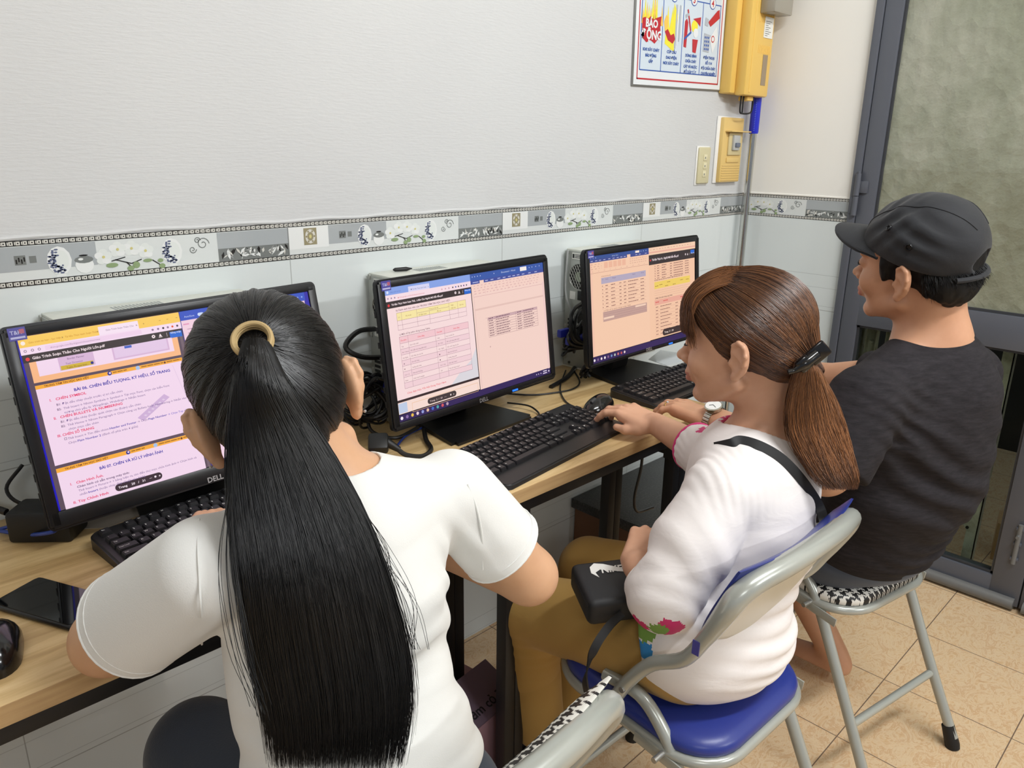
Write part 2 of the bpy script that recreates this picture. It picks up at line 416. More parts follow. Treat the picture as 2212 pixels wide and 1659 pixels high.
for z0, z1, r in ((1.155, 1.215, 0.0085), (1.217, 1.285, 0.0085)): h.tube([(X0 - 0.012, -0.410, z0), (X0 - 0.012, -0.410, z1)], r, dgrey, n=12)
h.box((X0 - 0.008, -0.440, 1.225), (X0 + 0.002, -0.410, 1.262), dgrey, bev=0.002); h.box((X0 - 0.010, -0.408, 1.16), (X0, -0.392, 1.21), dgrey, bev=0.002)
h.tube([(X0 - 0.012, -0.410, 1.285), (X0 - 0.012, -0.410, 1.292)], 0.005, dgrey, n=10)
h.build('hinge', d1)

# folding shutter outside the door
gp = mat('shutter_paint', rough=0.55, build=lambda nt, b_: nt.links.new(ramp(nt, noise(nt, coords(nt), 14, 5, 0.7), [(0.3, (138, 138, 120)), (0.5, (178, 177, 160)), (0.8, (196, 195, 180))]), b_.inputs['Base Color']))
dk = mat('dark_void', (22, 20, 17), 0.9)
sh = thing('folding_shutter', 'grey green folding steel shutter standing folded behind the clear lower door glass', 'shutter', (0.2, -0.6, 0))
for i, (yy, xx, wd) in enumerate(((-0.425, 0.16, 0.024), (-0.47, 0.14, 0.034), (-0.53, 0.15, 0.03), (-0.585, 0.14, 0.034), (-0.64, 0.15, 0.034), (-0.70, 0.14, 0.034), (-0.755, 0.15, 0.03))):
    m_ = MB()
    for s1 in (-1, 1): m_.box((xx - 0.012, yy + s1 * wd / 2 - 0.0015, 0.03), (xx + 0.012, yy + s1 * wd / 2 + 0.0015, 2.2), gp, M=Matrix.Translation((-0.2, 0.6, 0)))
    m_.box((xx + 0.010, yy - wd / 2, 0.03), (xx + 0.013, yy + wd / 2, 2.2), gp, M=Matrix.Translation((-0.2, 0.6, 0)))
    for zz in (0.25, 0.55, 0.72): m_.tube([(xx - 0.2 - 0.014, yy + 0.6, zz), (xx - 0.2 + 0.014, yy + 0.6, zz)], 0.006, gp, n=8)
    m_.build('slat', sh)
m_ = MB(); T_ = Matrix.Translation((-0.2, 0.6, 0))       # slotted lead post
yy = -0.842; ww = 0.040
m_.box((0.118, yy - ww - 0.02, 0.02), (0.124, yy - ww + 0.012, 2.2), gp, M=T_); m_.box((0.118, yy + ww - 0.012, 0.02), (0.124, yy + ww, 2.2), gp, M=T_)
m_.box((0.118, yy - ww - 0.02, 0.02), (0.150, yy - ww - 0.017, 2.2), gp, M=T_)
for za, zb in ((0.175, 0.265), (0.615, 0.70)):
    m_.box((0.118, yy - ww + 0.01, za), (0.124, yy + ww - 0.01, zb), gp, M=T_)
    for s1, z_ in ((-1, za), (1, zb)):                      # rounded ends of the slots
        for sy in (-1, 1):
            c0 = yy + sy * (ww - 0.011); pts = [(c0, z_)] + [(c0 - sy * 0.030 * (1 - math.sin(a)), z_ + s1 * 0.030 * (1 - math.cos(a))) for a in np.linspace(0, PI / 2, 7)]
            m_.prism(pts, 0.118, 0.124, gp, axes=(1, 2, 0), M=T_)
for k in range(4): m_.tube([(-0.084, yy + 0.6 - 0.012 + 0.002 * k, 0.20 + 0.013 * k), (-0.084, yy + 0.6 + 0.012 - 0.001 * k, 0.205 + 0.012 * k)], 0.0016, gp, n=6)
for zz, dy in ((0.275, -0.035), (0.165, -0.03), (0.60, -0.035)): m_.tube([(-0.086, yy + 0.6 + dy, zz), (-0.080, yy + 0.6 + dy, zz)], 0.005, dk, n=10)
m_.build('lead_post', sh)
quadbox('wall_outside', (1.5, -4, 0), (1.6, 0.4, 3), mat('street_dark', (38, 36, 31), 0.9))
gb = thing('cardboard_box', 'small tan box on the ground outside behind the shutter', 'box', (0.36, -0.98, 0), 0.2)
MB().box((-0.06, -0.07, 0), (0.06, 0.07, 0.14), mat('cardboard', (188, 150, 106), 0.8), bev=0.002).build('box_body', gb)
# ---------------------------------------------------------------- desks
DZ, DY = 0.7474, -0.5181
def f_oak(nt, b_):
    v = coords(nt, scale=(0.9, 9, 9)); n1 = noise(nt, v, 5, 6, 0.62, 0.6); n2 = noise(nt, coords(nt, scale=(0.35, 2.2, 2)), 4, 3, 0.5, 0.8)
    c = ramp(nt, n1, [(0.25, (168, 134, 88)), (0.45, (204, 172, 120)), (0.6, (219, 189, 138)), (0.8, (228, 201, 152))])
    nt.links.new(mixc(nt, n2.lt(0.42) * 0.22, c, (160, 126, 84)), b_.inputs['Base Color'])
    bump(nt, b_, n1, 0.08, 0.001)
oak = mat('oak_laminate', rough=0.38, spec=0.4, build=f_oak)
oak_e = mat('oak_edge', rough=0.5, build=lambda nt, b_: nt.links.new(ramp(nt, noise(nt, coords(nt, scale=(1, 1, 14)), 9, 3), [(0.3, (176, 142, 98)), (0.7, (196, 163, 116))]), b_.inputs['Base Color']))
bmet = mat('black_powder_coat', (22, 22, 24), 0.45, spec=0.45)
def desk(x0, x1, label, legs):
    t = thing('computer_desk', label, 'desk', (x0, 0, 0), group='desks along the tiled wall'); W_ = x1 - x0
    m = MB(); m.box((0, DY + 0.0012, DZ - 0.028), (W_, -0.004, DZ), oak, bev=0.0012); m.build('desktop', t)
    m = MB(); m.box((0.0006, DY, DZ - 0.0275), (W_ - 0.0006, DY + 0.0015, DZ - 0.0008), oak_e); m.build('edge_band', t)
    f = MB(); zt = DZ - 0.0285
    f.box((0.03, DY + 0.010, zt - 0.028), (W_ - 0.03, DY + 0.050, zt), bmet, bev=0.0015)
    f.build('front_rail', t)
    f = MB(); f.box((0.03, -0.075, zt - 0.028), (W_ - 0.03, -0.035, zt), bmet, bev=0.0015); f.build('back_rail', t)
    for lx in legs:
        a = lx - x0
        s = MB(); s.box((a, DY + 0.046, zt - 0.066), (a + 0.028, -0.30, zt - 0.001), bmet, bev=0.0015); s.build('side_rail', t)
        for yy in (DY + 0.016, -0.315):
            l = MB(); l.box((a, yy - 0.0, 0.006), (a + 0.028, yy + 0.028, zt - 0.027), bmet, bev=0.002)
            l.box((a + 0.029, yy, 0.006), (a + 0.055, yy + 0.026, zt - 0.027), bmet, bev=0.002)
            if yy < -0.4:
                l.box((a - 0.004, yy - 0.004, zt - 0.075), (a + 0.059, yy + 0.03, zt - 0.02), bmet, bev=0.002)
            l.box((a - 0.002, yy - 0.002, 0), (a + 0.057, yy + 0.03, 0.012), mat('black_rubber', (16, 16, 16), 0.7), bev=0.002)
            l.build('leg', t)
    return t
desk(-1.756, -0.9543, 'oak topped desk with black steel frame, its end corner under the hand wearing a watch', (-1.668, -1.11))
desk(-2.958, -1.758, 'oak topped desk with black steel frame carrying the black phone and the large screen', (-2.87,))

# granite topped step in the corner under the desk
gr = mat('dark_granite', rough=0.35, build=lambda nt, b_: nt.links.new(ramp(nt, noise(nt, coords(nt), 160, 3, 0.8), [(0.35, (26, 26, 25)), (0.55, (52, 52, 50)), (0.7, (86, 86, 82))]), b_.inputs['Base Color']))
st = thing('granite_step', 'dark speckled granite step with brown wooden base against the wall under the desk', 'step', (-0.56, -0.15, 0))
MB().box((-0.33, -0.150, 0.268), (0.33, 0.146, 0.300), gr, bev=0.002).build('granite_top', st)
MB().box((-0.31, -0.130, 0.0), (0.31, 0.146, 0.267), mat('brown_panel', (120, 84, 58), 0.5)).build('base', st)

# pink carton under the desk
pk = mat('pink_carton', (176, 138, 150), 0.6); pkd = mat('mauve_carton', (120, 100, 118), 0.6)
pb = thing('carton_box', 'mauve pink carton lying on the floor behind the front desk leg', 'box', (-1.665, -0.345, 0), 0.12)
m = MB(); m.box((-0.10, -0.10, 0), (0.10, 0.10, 0.19), pk, bev=0.002); m.build('box_body', pb)
m = MB()
m.add([(-0.1, -0.1, 0.191), (0.1, -0.1, 0.191), (0.1, 0.0, 0.232), (-0.1, 0.0, 0.232), (-0.1, -0.1, 0.193), (0.1, -0.1, 0.193), (0.1, 0.0, 0.234), (-0.1, 0.0, 0.234)], [(0, 1, 2, 3), (4, 7, 6, 5), (0, 4, 5, 1), (1, 5, 6, 2), (2, 6, 7, 3), (3, 7, 4, 0)], pkd)
V, F = text_geo('Thảm cỏ 7', 0.03, bold=0.012); m.add([(v[0] * 1.0 - 0.07, -0.085 + v[1] * 0.92, 0.2012 + v[1] * 0.41) for v in V], F, mat('ink_black', (28, 26, 30), 0.6))
m.build('lid', pb)

# ---------------------------------------------------------------- monitors
bzm = mat('monitor_plastic', (24, 25, 28), 0.32, spec=0.5); bzb = mat('base_plastic', (15, 15, 16), 0.42)
silver = mat('logo_silver', (190, 192, 196), 0.3, metal=0.6)
stick = mat('sticker_violet', (74, 70, 150), 0.4); stick2 = mat('sticker_pale', (176, 176, 214), 0.4); stick3 = mat('sticker_red', (170, 90, 110), 0.4)
CW, CH, SW, SH = 1920.0, 1080.0, 0.4766, 0.2681
class Canvas:
    """screen picture: rectangles and writing in 1920 x 1080 units"""
    def __init__(s, fr): s.r, s.t, s.fr = MB(), MB(), fr
    def p(s, x, y, d): return ((x / CW - 0.5) * SW, d, s.fr - y / CH * SH)
    def rect(s, x0, y0, x1, y1, c, l=1, k=1.0): s.r.add([s.p(x0, y1, -0.00012 * l), s.p(x1, y1, -0.00012 * l), s.p(x1, y0, -0.00012 * l), s.p(x0, y0, -0.00012 * l)], [(0, 1, 2, 3)], emis(c, k)); return s
    def poly(s, pts, c, l=2): s.r.add([s.p(x, y, -0.00012 * l) for x, y in pts], [tuple(range(len(pts)))], emis(c))
    def frame(s, x0, y0, x1, y1, c, wd=2, l=3):
        for a in ((x0, y0, x1, y0 + wd), (x0, y1 - wd, x1, y1), (x0, y0, x0 + wd, y1), (x1 - wd, y0, x1, y1)): s.rect(*a, c, l)
    def disc(s, x, y, r, c, l=3): s.poly([(x + r * math.cos(a * PI / 8), y + r * math.sin(a * PI / 8)) for a in range(16)], c, l)
    def pill(s, x0, y0, x1, y1, c, l=4):
        r = (y1 - y0) / 2; s.poly([(x0 + r - r * math.sin(a * PI / 8), y0 + r - r * math.cos(a * PI / 8)) for a in range(9)] + [(x1 - r + r * math.sin(a * PI / 8), y0 + r + r * math.cos(a * PI / 8)) for a in range(9)], c, l)
    def text(s, x, y, size, body, c, bold=0.0, align='LEFT', w=None, shear=0.0):
        V, F = text_geo(body, size, align, bold, shear)
        if len(V) == 0: return
        if w: V[:, 0] *= w / (V[:, 0].max() + 1e-6)
        s.t.add([s.p(x + v[0], y - v[1], -0.0012) for v in V], F, emis(c))
    def words(s, x, y, x1, h, c, seed=1, l=3, gap=5):
        q = random.Random(seed); a = x
        while a < x1:
            b_ = min(a + q.uniform(1.5, 4) * h * 1.6, x1); s.rect(a, y, b_, y + h, c, l); a = b_ + gap
def monitor(v, h, label, draw):
    x, y, z, a, t, r = v
    Xd = Vector((math.cos(a), math.sin(a), 0)); N = Vector((math.sin(a), -math.cos(a), 0)); Z = Vector((0, 0, 1))
    U = Z * math.cos(t) - N * math.sin(t); X2 = Xd * math.cos(r) + U * math.sin(r); U2 = U * math.cos(r) - Xd * math.sin(r)
    root = thing('computer_monitor', label, 'monitor', (x, y + 0.09, DZ), group='monitors on the desks')
    M = basis((x, y, z), X2, -(X2.cross(U2)), U2)
    M = Matrix.Translation((-x, -y - 0.09, -DZ)) @ M        # local frame: x right, y away from the viewer, z up the panel
    W_ = 0.513; fr = h - 0.0175
    hb = MB(); o2 = [(px, pz + h / 2) for px, pz in rrect(W_, h, 0.010)]; o1 = [(px, pz + h / 2) for px, pz in rrect(W_ - 0.012, h - 0.012, 0.012)]
    # housing: front face with an opening, sides, bulged back
    hb.prism(o2, 0.004, 0.013, bzm, axes=(0, 2, 1))
    hb.prism(o1, 0.013, 0.022, bzm, axes=(0, 2, 1)); hb.box((-0.2, 0.018, 0.03), (0.2, 0.036, h - 0.03), bzm, bev=0.010); hb.box((-0.13, 0.03, 0.05), (0.13, 0.052, h - 0.06), bzm, bev=0.008)
    sx, s0, s1 = SW / 2 + 0.0006, fr - SH - 0.0006, fr + 0.0006
    for lo, hi in (((-W_ / 2 + 0.006, 0, s1), (W_ / 2 - 0.006, 0.004, h - 0.004)), ((-W_ / 2 + 0.006, 0, 0.004), (W_ / 2 - 0.006, 0.004, s0)), ((-W_ / 2 + 0.002, 0, 0.008), (-sx, 0.004, h - 0.008)), ((sx, 0, 0.008), (W_ / 2 - 0.002, 0.004, h - 0.008))):
        hb.box(lo, hi, bzm, bev=0.0012)
    for k in range(7): hb.box((-W_ / 2 - 0.0006, 0.012, 0.05 + k * 0.03), (-W_ / 2 + 0.001, 0.018, 0.062 + k * 0.03), bmet)
    g = hb.build('housing', root); g.matrix_local = M
    cv = Canvas(fr); cv.rect(-1, -1, 1921, 1081, (10, 10, 14), 0); draw(cv)
    s_ = cv.r.build('screen', root); s_.matrix_local = M @ Matrix.Translation((0, 0.0028, 0))
    if cv.t.n: tx = cv.t.build('screen_text', s_)
    lg = MB(); V, F = text_geo('DELL', 0.0125, 'CENTER', bold=0.02); lg.add([(q[0], -0.0006, 0.0035 + q[1]) for q in V], F, silver); l_ = lg.build('logo', root); l_.matrix_local = M
    st_ = MB(); st_.box((-W_ / 2 + 0.010, -0.0006, h - 0.022), (-W_ / 2 + 0.033, 0.0004, h - 0.003), stick)
    V, F = text_geo('T&H', 0.008, bold=0.02); st_.add([(q[0] - W_ / 2 + 0.0125, -0.0009, h - 0.013 + q[1]) for q in V], F, stick2)
    st_.box((-W_ / 2 + 0.012, -0.0009, h - 0.0195), (-W_ / 2 + 0.031, -0.0006, h - 0.0165), stick2); st_.box((-W_ / 2 + 0.0245, -0.0010, h - 0.0125), (-W_ / 2 + 0.031, -0.0006, h - 0.006), stick3)
    q_ = st_.build('sticker', root); q_.matrix_local = M
    pl = MB(); pl.box((0.095, -0.0012, 0.0035), (0.113, 0.0, 0.0075), emis((40, 120, 255), 1.6)); q_ = pl.build('power_light', root); q_.matrix_local = M
    bt = MB()
    for k in range(4): bt.box((0.13 + k * 0.022, -0.0008, 0.006), (0.142 + k * 0.022, 0.0005, 0.0085), bmet, bev=0.0006)
    q_ = bt.build('button', root); q_.matrix_local = M
    # stand: neck and flat wedge foot, local to the desk
    nk = MB(); R0 = Matrix.Rotation(a, 4, 'Z'); cz = z - DZ
    nk.prism([(0.0, 0.01), (-0.022, 0.012), (-0.062, cz + 0.12), (-0.045, cz + 0.13), (0.02, 0.016)], -0.035, 0.035, bzb, axes=(1, 2, 0), M=R0 @ Matrix.Translation((0, 0.03, 0)))
    nk.build('stand_neck', root)
    ft = MB(); bm = bmesh.new(); bmesh.ops.create_cube(bm, size=1)
    for v_ in bm.verts:
        back = v_.co.y > 0; v_.co.x *= 0.26 if not back else 0.19; v_.co.y *= 0.178
        v_.co.z = (0.003 if not back else 0.006) + (v_.co.z) * (0.006 if not back else 0.012)
    bmesh.ops.bevel(bm, geom=[e for e in bm.edges if abs(e.verts[0].co.z - e.verts[1].co.z) > 1e-4 and abs(e.verts[0].co.x - e.verts[1].co.x) < 1e-3], offset=0.012, segments=4, affect='EDGES')
    ft.bm(bm, bzb, R0 @ Matrix.Translation((0.0, -0.035, 0.0006))); ft.build('stand_base', root, sharp=30)
    return root
PINK, DARKH = (250, 222, 244), (52, 44, 52)
def header(c, x0, x1, y0, y1, title, tsize, pink=(255, 236, 240)):
    c.rect(x0, y0, x1, y1, (60, 50, 52), 2); ym = (y0 + y1) / 2
    c.disc(x0 + 26, ym + 3, 11, (226, 60, 66)); c.text(x0 + 50, ym + tsize * 0.35, tsize, title, pink, 0.02)
    w_ = x1 - x0; q = x1 - 190
    c.disc(q, ym - 2, 11, pink); c.disc(q, ym - 2, 4, (60, 50, 52), 4)
    c.poly([(q + 44, ym - 14), (q + 54, ym + 5), (q + 34, ym + 5)], pink, 3); c.rect(q + 32, ym + 8, q + 56, ym + 11, pink, 3)
    for k in (-9, 0, 9): c.rect(q + 84, ym + k - 2, q + 88, ym + k + 2, pink, 3)
    c.rect(x1 - 86, y0 + 12, x1 - 6, y0 + 52, (42, 108, 214), 3); c.text(x1 - 46, ym - 1, 15, 'Đăng nhập', (230, 238, 255), 0.01, 'CENTER')
def draw_left(c):
    c.rect(0, 0, 1920, 1080, (60, 48, 170), 0.2, 0.7); c.rect(9, 1, 956, 66, (255, 208, 96)); c.rect(9, 66, 956, 110, (252, 226, 246))
    c.rect(450, 14, 690, 66, (253, 232, 248), 2); c.disc(32, 40, 12, (255, 240, 230), 2)
    for x, s, cc in ((60, 'Giáo trình tin học - Sao Việt', (200, 130, 40)), (256, 'Tài liệu Thực hành Soạn Thảo', (200, 130, 40)), (490, 'Giáo Trình Soạn Thảo Cho', (140, 110, 140))): c.text(x, 46, 15, s, cc)
    for k, x in enumerate((238, 438, 672, 716)): c.text(x, 46, 20, 'x' if k < 3 else '+', (120, 90, 60))
    for x in (820, 870, 930): c.rect(x, 34, x + 12, 37, (190, 140, 50), 3)
    for x in (34, 72, 108): c.disc(x, 88, 8, (120, 96, 120), 3); c.disc(x, 88, 5, (252, 226, 246), 4)
    c.rect(140, 74, 700, 103, (246, 214, 240), 2); c.text(166, 94, 15, 'drive.google.com/file/d/giaotrinhsoanthao/view', (170, 140, 170))
    for k, x in enumerate((770, 805, 838, 868, 898, 930)): c.disc(x, 88, 7, ((150, 120, 150), (150, 120, 150), (60, 50, 60), (150, 120, 150), (235, 96, 50), (90, 70, 90))[k], 3)
    header(c, 10, 956, 110, 158, 'Giáo Trình Soạn Thảo Cho Người Lớn.pdf', 23)
    c.rect(10, 158, 956, 1080, (96, 78, 94), 1); c.rect(0, 108, 9, 1080, (28, 20, 190), 2)
    c.rect(38, 158, 915, 284, (255, 190, 140), 2); c.rect(75, 158, 878, 250, (250, 222, 244), 3); c.rect(190, 158, 390, 240, (222, 186, 220), 4); c.rect(196, 212, 380, 238, (214, 182, 60), 5)
    c.disc(372, 226, 9, (40, 50, 140), 6); c.text(226, 234, 17, 'Table Properties...', (130, 90, 40)); c.text(226, 208, 16, 'Text Direction', (120, 90, 130)); c.text(240, 180, 16, 'Border Painter', (120, 90, 130))
    c.rect(500, 158, 850, 236, (222, 186, 220), 4); c.rect(510, 158, 840, 226, (234, 206, 236), 5); c.rect(576, 160, 620, 176, (70, 100, 200), 6)
    c.rect(38, 301, 915, 802, PINK, 2); c.rect(38, 301, 915, 324, (255, 178, 64), 3)
    c.rect(38, 822, 918, 1084, PINK, 2); c.rect(38, 822, 918, 848, (255, 178, 64), 3); c.rect(931, 158, 948, 1078, (120, 100, 112), 2)
    for y in (318, 841):
        c.text(84, y, 17, 'TRUNG TÂM TIN HỌC SAO VIỆT', (110, 50, 40), 0.015); c.disc(456, y - 5, 13, (40, 50, 150), 4); c.disc(458, y - 7, 6, PINK, 5)
        c.disc(628, y - 5, 13, (170, 200, 240), 4); c.words(476, y - 10, 560, 7, (170, 110, 30), 3, 4, 4); c.words(650, y - 10, 790, 7, (170, 110, 30), 5, 4, 4); c.disc(800, y - 5, 7, (110, 60, 40), 4); c.words(812, y - 10, 905, 7, (170, 110, 30), 6, 4, 4)
    B, Rr, D, G = (46, 40, 170), (236, 60, 110), (90, 66, 110), (120, 96, 150)
    c.text(236, 378, 25, 'BÀI 06. CHÈN BIỂU TƯỢNG, KÝ HIỆU, SỐ TRANG', B, 0.022, w=585)
    c.text(94, 410, 22, 'I.', Rr, 0.02); c.text(127, 410, 22, 'CHÈN SYMBOL', Rr, 0.02, w=172)
    c.text(124, 444, 19, 'B1:', D, 0.01); c.text(156, 444, 19, 'Đặt dấu nháy chuột trước vị trí cần chèn', G, w=350)
    c.text(121, 474, 19, 'B2:', D, 0.01); c.text(156, 474, 19, 'Thẻ Insert→ Nhóm Symbols→ Symbol→ Tại mục Font, chọn các kiểu Font', G, w=640)
    c.text(156, 500, 19, 'tượng chủ yếu là: Wingdings, Webdings→ Nhấn Insert', G, w=480)
    c.text(92, 524, 22, 'II.', Rr, 0.02); c.text(127, 524, 22, 'CHÈN BULLETS VÀ NUMBERING', Rr, 0.02, w=362)
    c.text(124, 552, 19, 'B1:', D, 0.01); c.text(156, 552, 19, 'Đặt dấu nháy (hoặc quét chọn các đoạn) cần chèn', G, w=440)
    c.text(121, 580, 19, 'B2:', D, 0.01); c.text(156, 580, 19, 'Thẻ Home→ Nhóm Paragraph→ Chọn công cụ Bullets hoặc Numbering→ Nhấn vào', G, w=730)
    c.text(156, 606, 19, 'chọn mục cần chèn', G, w=172)
    c.text(88, 634, 22, 'III. CHÈN SỐ TRANG', Rr, 0.02, w=208)
    c.frame(122, 646, 136, 661, D); c.text(140, 662, 19, 'Thẻ Insert→ Tìm đến nhóm', G, w=235); c.text(380, 662, 19, 'Header and Footer', B, 0.012, w=165); c.text(550, 662, 19, '→ Chọn', G, w=66); c.text(620, 662, 19, 'Page Number', B, 0.012, w=120); c.text(744, 662, 19, '→ Chọn Top of Page', (70, 60, 200), w=165)
    c.text(137, 690, 19, 'Chọn', G, w=46); c.text(188, 690, 19, 'Plain Number 2', B, 0.01, w=136); c.text(330, 690, 19, '(đánh số phía trên ở giữa)', G, w=218)
    c.poly([(559, 632), (590, 660), (783, 545), (752, 517)], (214, 182, 222), 2.5)
    for k in range(6): c.poly([(600 + k * 26, 626 - k * 15), (612 + k * 26, 634 - k * 15), (622 + k * 26, 628 - k * 15), (610 + k * 26, 620 - k * 15)], (232, 208, 236), 2.8)
    for k in range(9): c.poly([(843 + 6 * k, 340 + 30 * k), (846 + 6 * k, 340 + 30 * k), (852 + 6 * k, 370 + 30 * k), (849 + 6 * k, 370 + 30 * k)], (232, 204, 232), 2.8)
    c.text(271, 896, 25, 'BÀI 07. CHÈN VÀ XỬ LÝ HÌNH ẢNH', B, 0.022, w=392)
    c.text(92, 944, 22, 'I.', Rr, 0.02); c.text(126, 944, 22, 'Chèn Hình Ảnh.', Rr, 0.02, w=158); c.text(125, 971, 19, 'Chèn hình có sẵn trong máy tính:', D, 0.014, w=310)
    c.text(128, 996, 19, 'Thẻ Insert→ Picture→ 1 bảng hiện ra, tìm đến thư mục chứa hình ảnh→ Chọn hình và', G, w=740); c.text(129, 1022, 19, 'nhấn', G, w=44); c.text(178, 1022, 19, 'Insert', B, 0.012, w=58); c.text(242, 1022, 19, '(hoặc nháy đúp chuột vào hình)', G, w=280)
    c.text(84, 1062, 22, 'II. Tùy Chỉnh Hình', Rr, 0.02, w=205)
    c.pill(333, 1018, 628, 1066, (62, 46, 56), 6); c.text(352, 1050, 20, 'Trang    20   /   31', (250, 235, 245), 0.02, w=165); c.rect(546, 1040, 562, 1043, (200, 180, 190), 7); c.disc(584, 1040, 7, (250, 235, 245), 7); c.text(604, 1050, 24, '+', (250, 235, 245), 0.02)
    # word processor window on the right
    c.rect(960, 0, 1890, 62, (54, 84, 196), 2); c.rect(960, 62, 1882, 1050, (250, 218, 236), 2); c.rect(960, 62, 1882, 260, (248, 212, 228), 3); c.rect(1890, 0, 1920, 1080, (48, 40, 170), 2)
    c.text(985, 44, 18, 'AutoSave', (200, 214, 250)); c.pill(1078, 26, 1120, 48, (210, 224, 255), 4); c.text(1150, 46, 20, '↶ ↷  ▾', (200, 214, 250))
    c.words(970, 84, 1850, 8, (232, 150, 190), 5, 4, 40)
    for k in range(5): c.words(990, 120 + k * 26, 1860, 6, (206, 166, 190), k, 4, 26)
    for x in (1740, 1790, 1832, 1866): c.disc(x, 32, 6, (150, 176, 240), 4)
    c.words(1040, 420, 1800, 7, (226, 186, 206), 4, 4, 8)
def taskbar(c, y0, cols):
    c.rect(0, y0, 1920, 1080, (54, 38, 92), 2); 
    for k, cc in enumerate(cols): c.disc(26 + k * 56, (y0 + 1080) / 2, 14, cc, 4)
    for x in (1710, 1740, 1775): c.disc(x, (y0 + 1080) / 2, 6, (220, 205, 235), 4)
    c.rect(1810, y0 + 12, 1866, y0 + 22, (225, 210, 235), 4); c.rect(1806, y0 + 32, 1866, y0 + 42, (225, 210, 235), 4); c.disc(1895, (y0 + 1080) / 2, 9, (235, 225, 240), 4)
ICON = [(250, 240, 250), (140, 110, 170), (240, 196, 80), (240, 214, 220), (150, 160, 220), (238, 196, 170), (70, 110, 200), (80, 170, 170), (220, 90, 100), (190, 160, 180)]
def ribbon(c, x0, x1, y0, base, ink):
    for k in range(4):
        c.words(x0 + 12, y0 + 12 + k * 23, x1 - 40, 5, ink, k + 3, 4, 26)
    for k in range(5): c.rect(x0 + 150 + k * 150, y0 + 8, x0 + 152 + k * 150, y0 + 96, ink, 3)
    c.rect(x0, y0 + 108, x1, y0 + 111, ink, 3)
def draw_mid(c):
    pk_, pr2 = (254, 226, 226), (252, 216, 204)
    c.rect(0, 0, 940, 58, (140, 168, 236)); c.rect(240, 16, 466, 58, (222, 220, 252), 2); c.rect(0, 58, 940, 108, (254, 228, 236), 1); c.disc(28, 36, 11, (225, 232, 255), 2)
    c.text(52, 42, 15, 'Giáo trình tin học', (90, 110, 190)); c.text(262, 46, 15, '● Tài liệu Thực hành Soạn', (110, 100, 140)); c.text(446, 46, 16, 'x', (90, 80, 110))
    c.text(120, 92, 15, '▲ drive.google.com/file/d/tailieuthuchanh/view', (216, 120, 130))
    for k, x in enumerate((26, 60, 94)): c.disc(x, 84, 7, (160, 140, 170), 3)
    for k, x in enumerate((600, 640, 680, 726, 760, 792, 824, 856, 888)): c.disc(x, 84, 7, ((220, 170, 180), (220, 170, 180), (200, 160, 180), (60, 60, 70), (60, 90, 180), (60, 60, 70), (60, 60, 70), (90, 60, 140), (80, 80, 90))[k], 3)
    header(c, 0, 940, 108, 162, 'Tài liệu Thực Hành Soạn Thả... à Bản Cho Người Mới Bắt đầu.pdf', 20)
    c.rect(0, 162, 934, 902, pk_, 1); c.rect(0, 902, 940, 922, (56, 40, 44), 2); c.rect(0, 922, 940, 1018, (254, 226, 216), 1); c.rect(6, 930, 96, 1012, (196, 210, 236), 2); c.frame(146, 952, 914, 1030, (240, 190, 140), 3)
    c.rect(934, 108, 941, 1030, (56, 40, 44), 4)
    ink, dk2, red = (150, 110, 130), (110, 70, 90), (236, 56, 76)
    c.text(88, 192, 19, 'b) Danh sách học viên của TRUNG TÂM TIN HỌC SAO VIỆT:', dk2, 0.01, w=590)
    yb = (254, 236, 170); c.rect(92, 206, 860, 268, yb, 2)
    for y in (206, 268, 306, 343): c.rect(92, y, 860, y + 2, ink, 4)
    c.rect(300, 237, 660, 239, ink, 4)
    for x, ya in ((92, 206), (140, 206), (300, 206), (435, 237), (660, 206), (760, 206), (858, 206)): c.rect(x, ya, x + 2, 345, ink, 4)
    for x, y, t_ in ((104, 250, 'TT'), (180, 246, 'Họ và tên'), (430, 230, 'Thông tin liên hệ'), (316, 260, 'Số điện thoại'), (520, 260, 'Địa chỉ'), (680, 234, 'Ngày'), (676, 258, 'nhập học'), (780, 246, 'Ghi chú')): c.text(x, y, 15, t_, (150, 110, 50))
    c.text(94, 386, 19, 'c) Một số ký phím dùng trong Table:', dk2, 0.005, w=330)
    c.rect(92, 398, 865, 452, (250, 206, 212), 2)
    for r_ in range(8):
        if r_ % 2: c.rect(92, 452 + r_ * 46, 865, 498 + r_ * 46, (248, 214, 220), 2)
    for r_ in range(10): yy = 398 if r_ == 0 else 452 + (r_ - 1) * 46; c.rect(92, yy, 865, yy + 2, ink, 4)
    for x in (92, 180, 475, 580, 864): c.rect(x, 398, x + 2, 820, ink, 4)
    for x, t_ in ((100, 'Các phím'), (280, 'Chức năng'), (490, 'Các phím'), (680, 'Chức năng')): c.text(x, 434, 16, t_, red, 0.01)
    L_ = [('Tab', 'Qua ô bên cạnh', 'Shift', 'Qua ô trước đó'), ('Alt + Home', 'Về ô đầu tiên dòng hiện hành', 'Alt + End', 'Về ô cuối dòng hiện hành'), ('Alt+PgUp', 'Về ô đầu tiên của cột', 'Alt + PgDn', 'Về ô cuối cùng của cột'), ('▲', 'Lên một dòng', '■', 'Qua trái một ký tự'), ('▼', 'Xuống một dòng', '■', 'Xuống dòng dưới'), ('Ctrl + X', 'Xóa toàn bộ bảng', 'Ctrl + Tab', 'Chèn tab trong ô'), ('Enter', 'Chèn một Paragraph', 'Del', 'Xóa nội dung trong ô')]
    for k, r4 in enumerate(L_):
        for x, t_ in zip((104, 190, 492, 590), r4): c.text(x, 484 + k * 52 * 0.89, 14, t_, dk2)
    c.poly([(934, 640), (934, 902), (600, 902), (740, 800), (860, 740)], (226, 222, 228), 1.5)
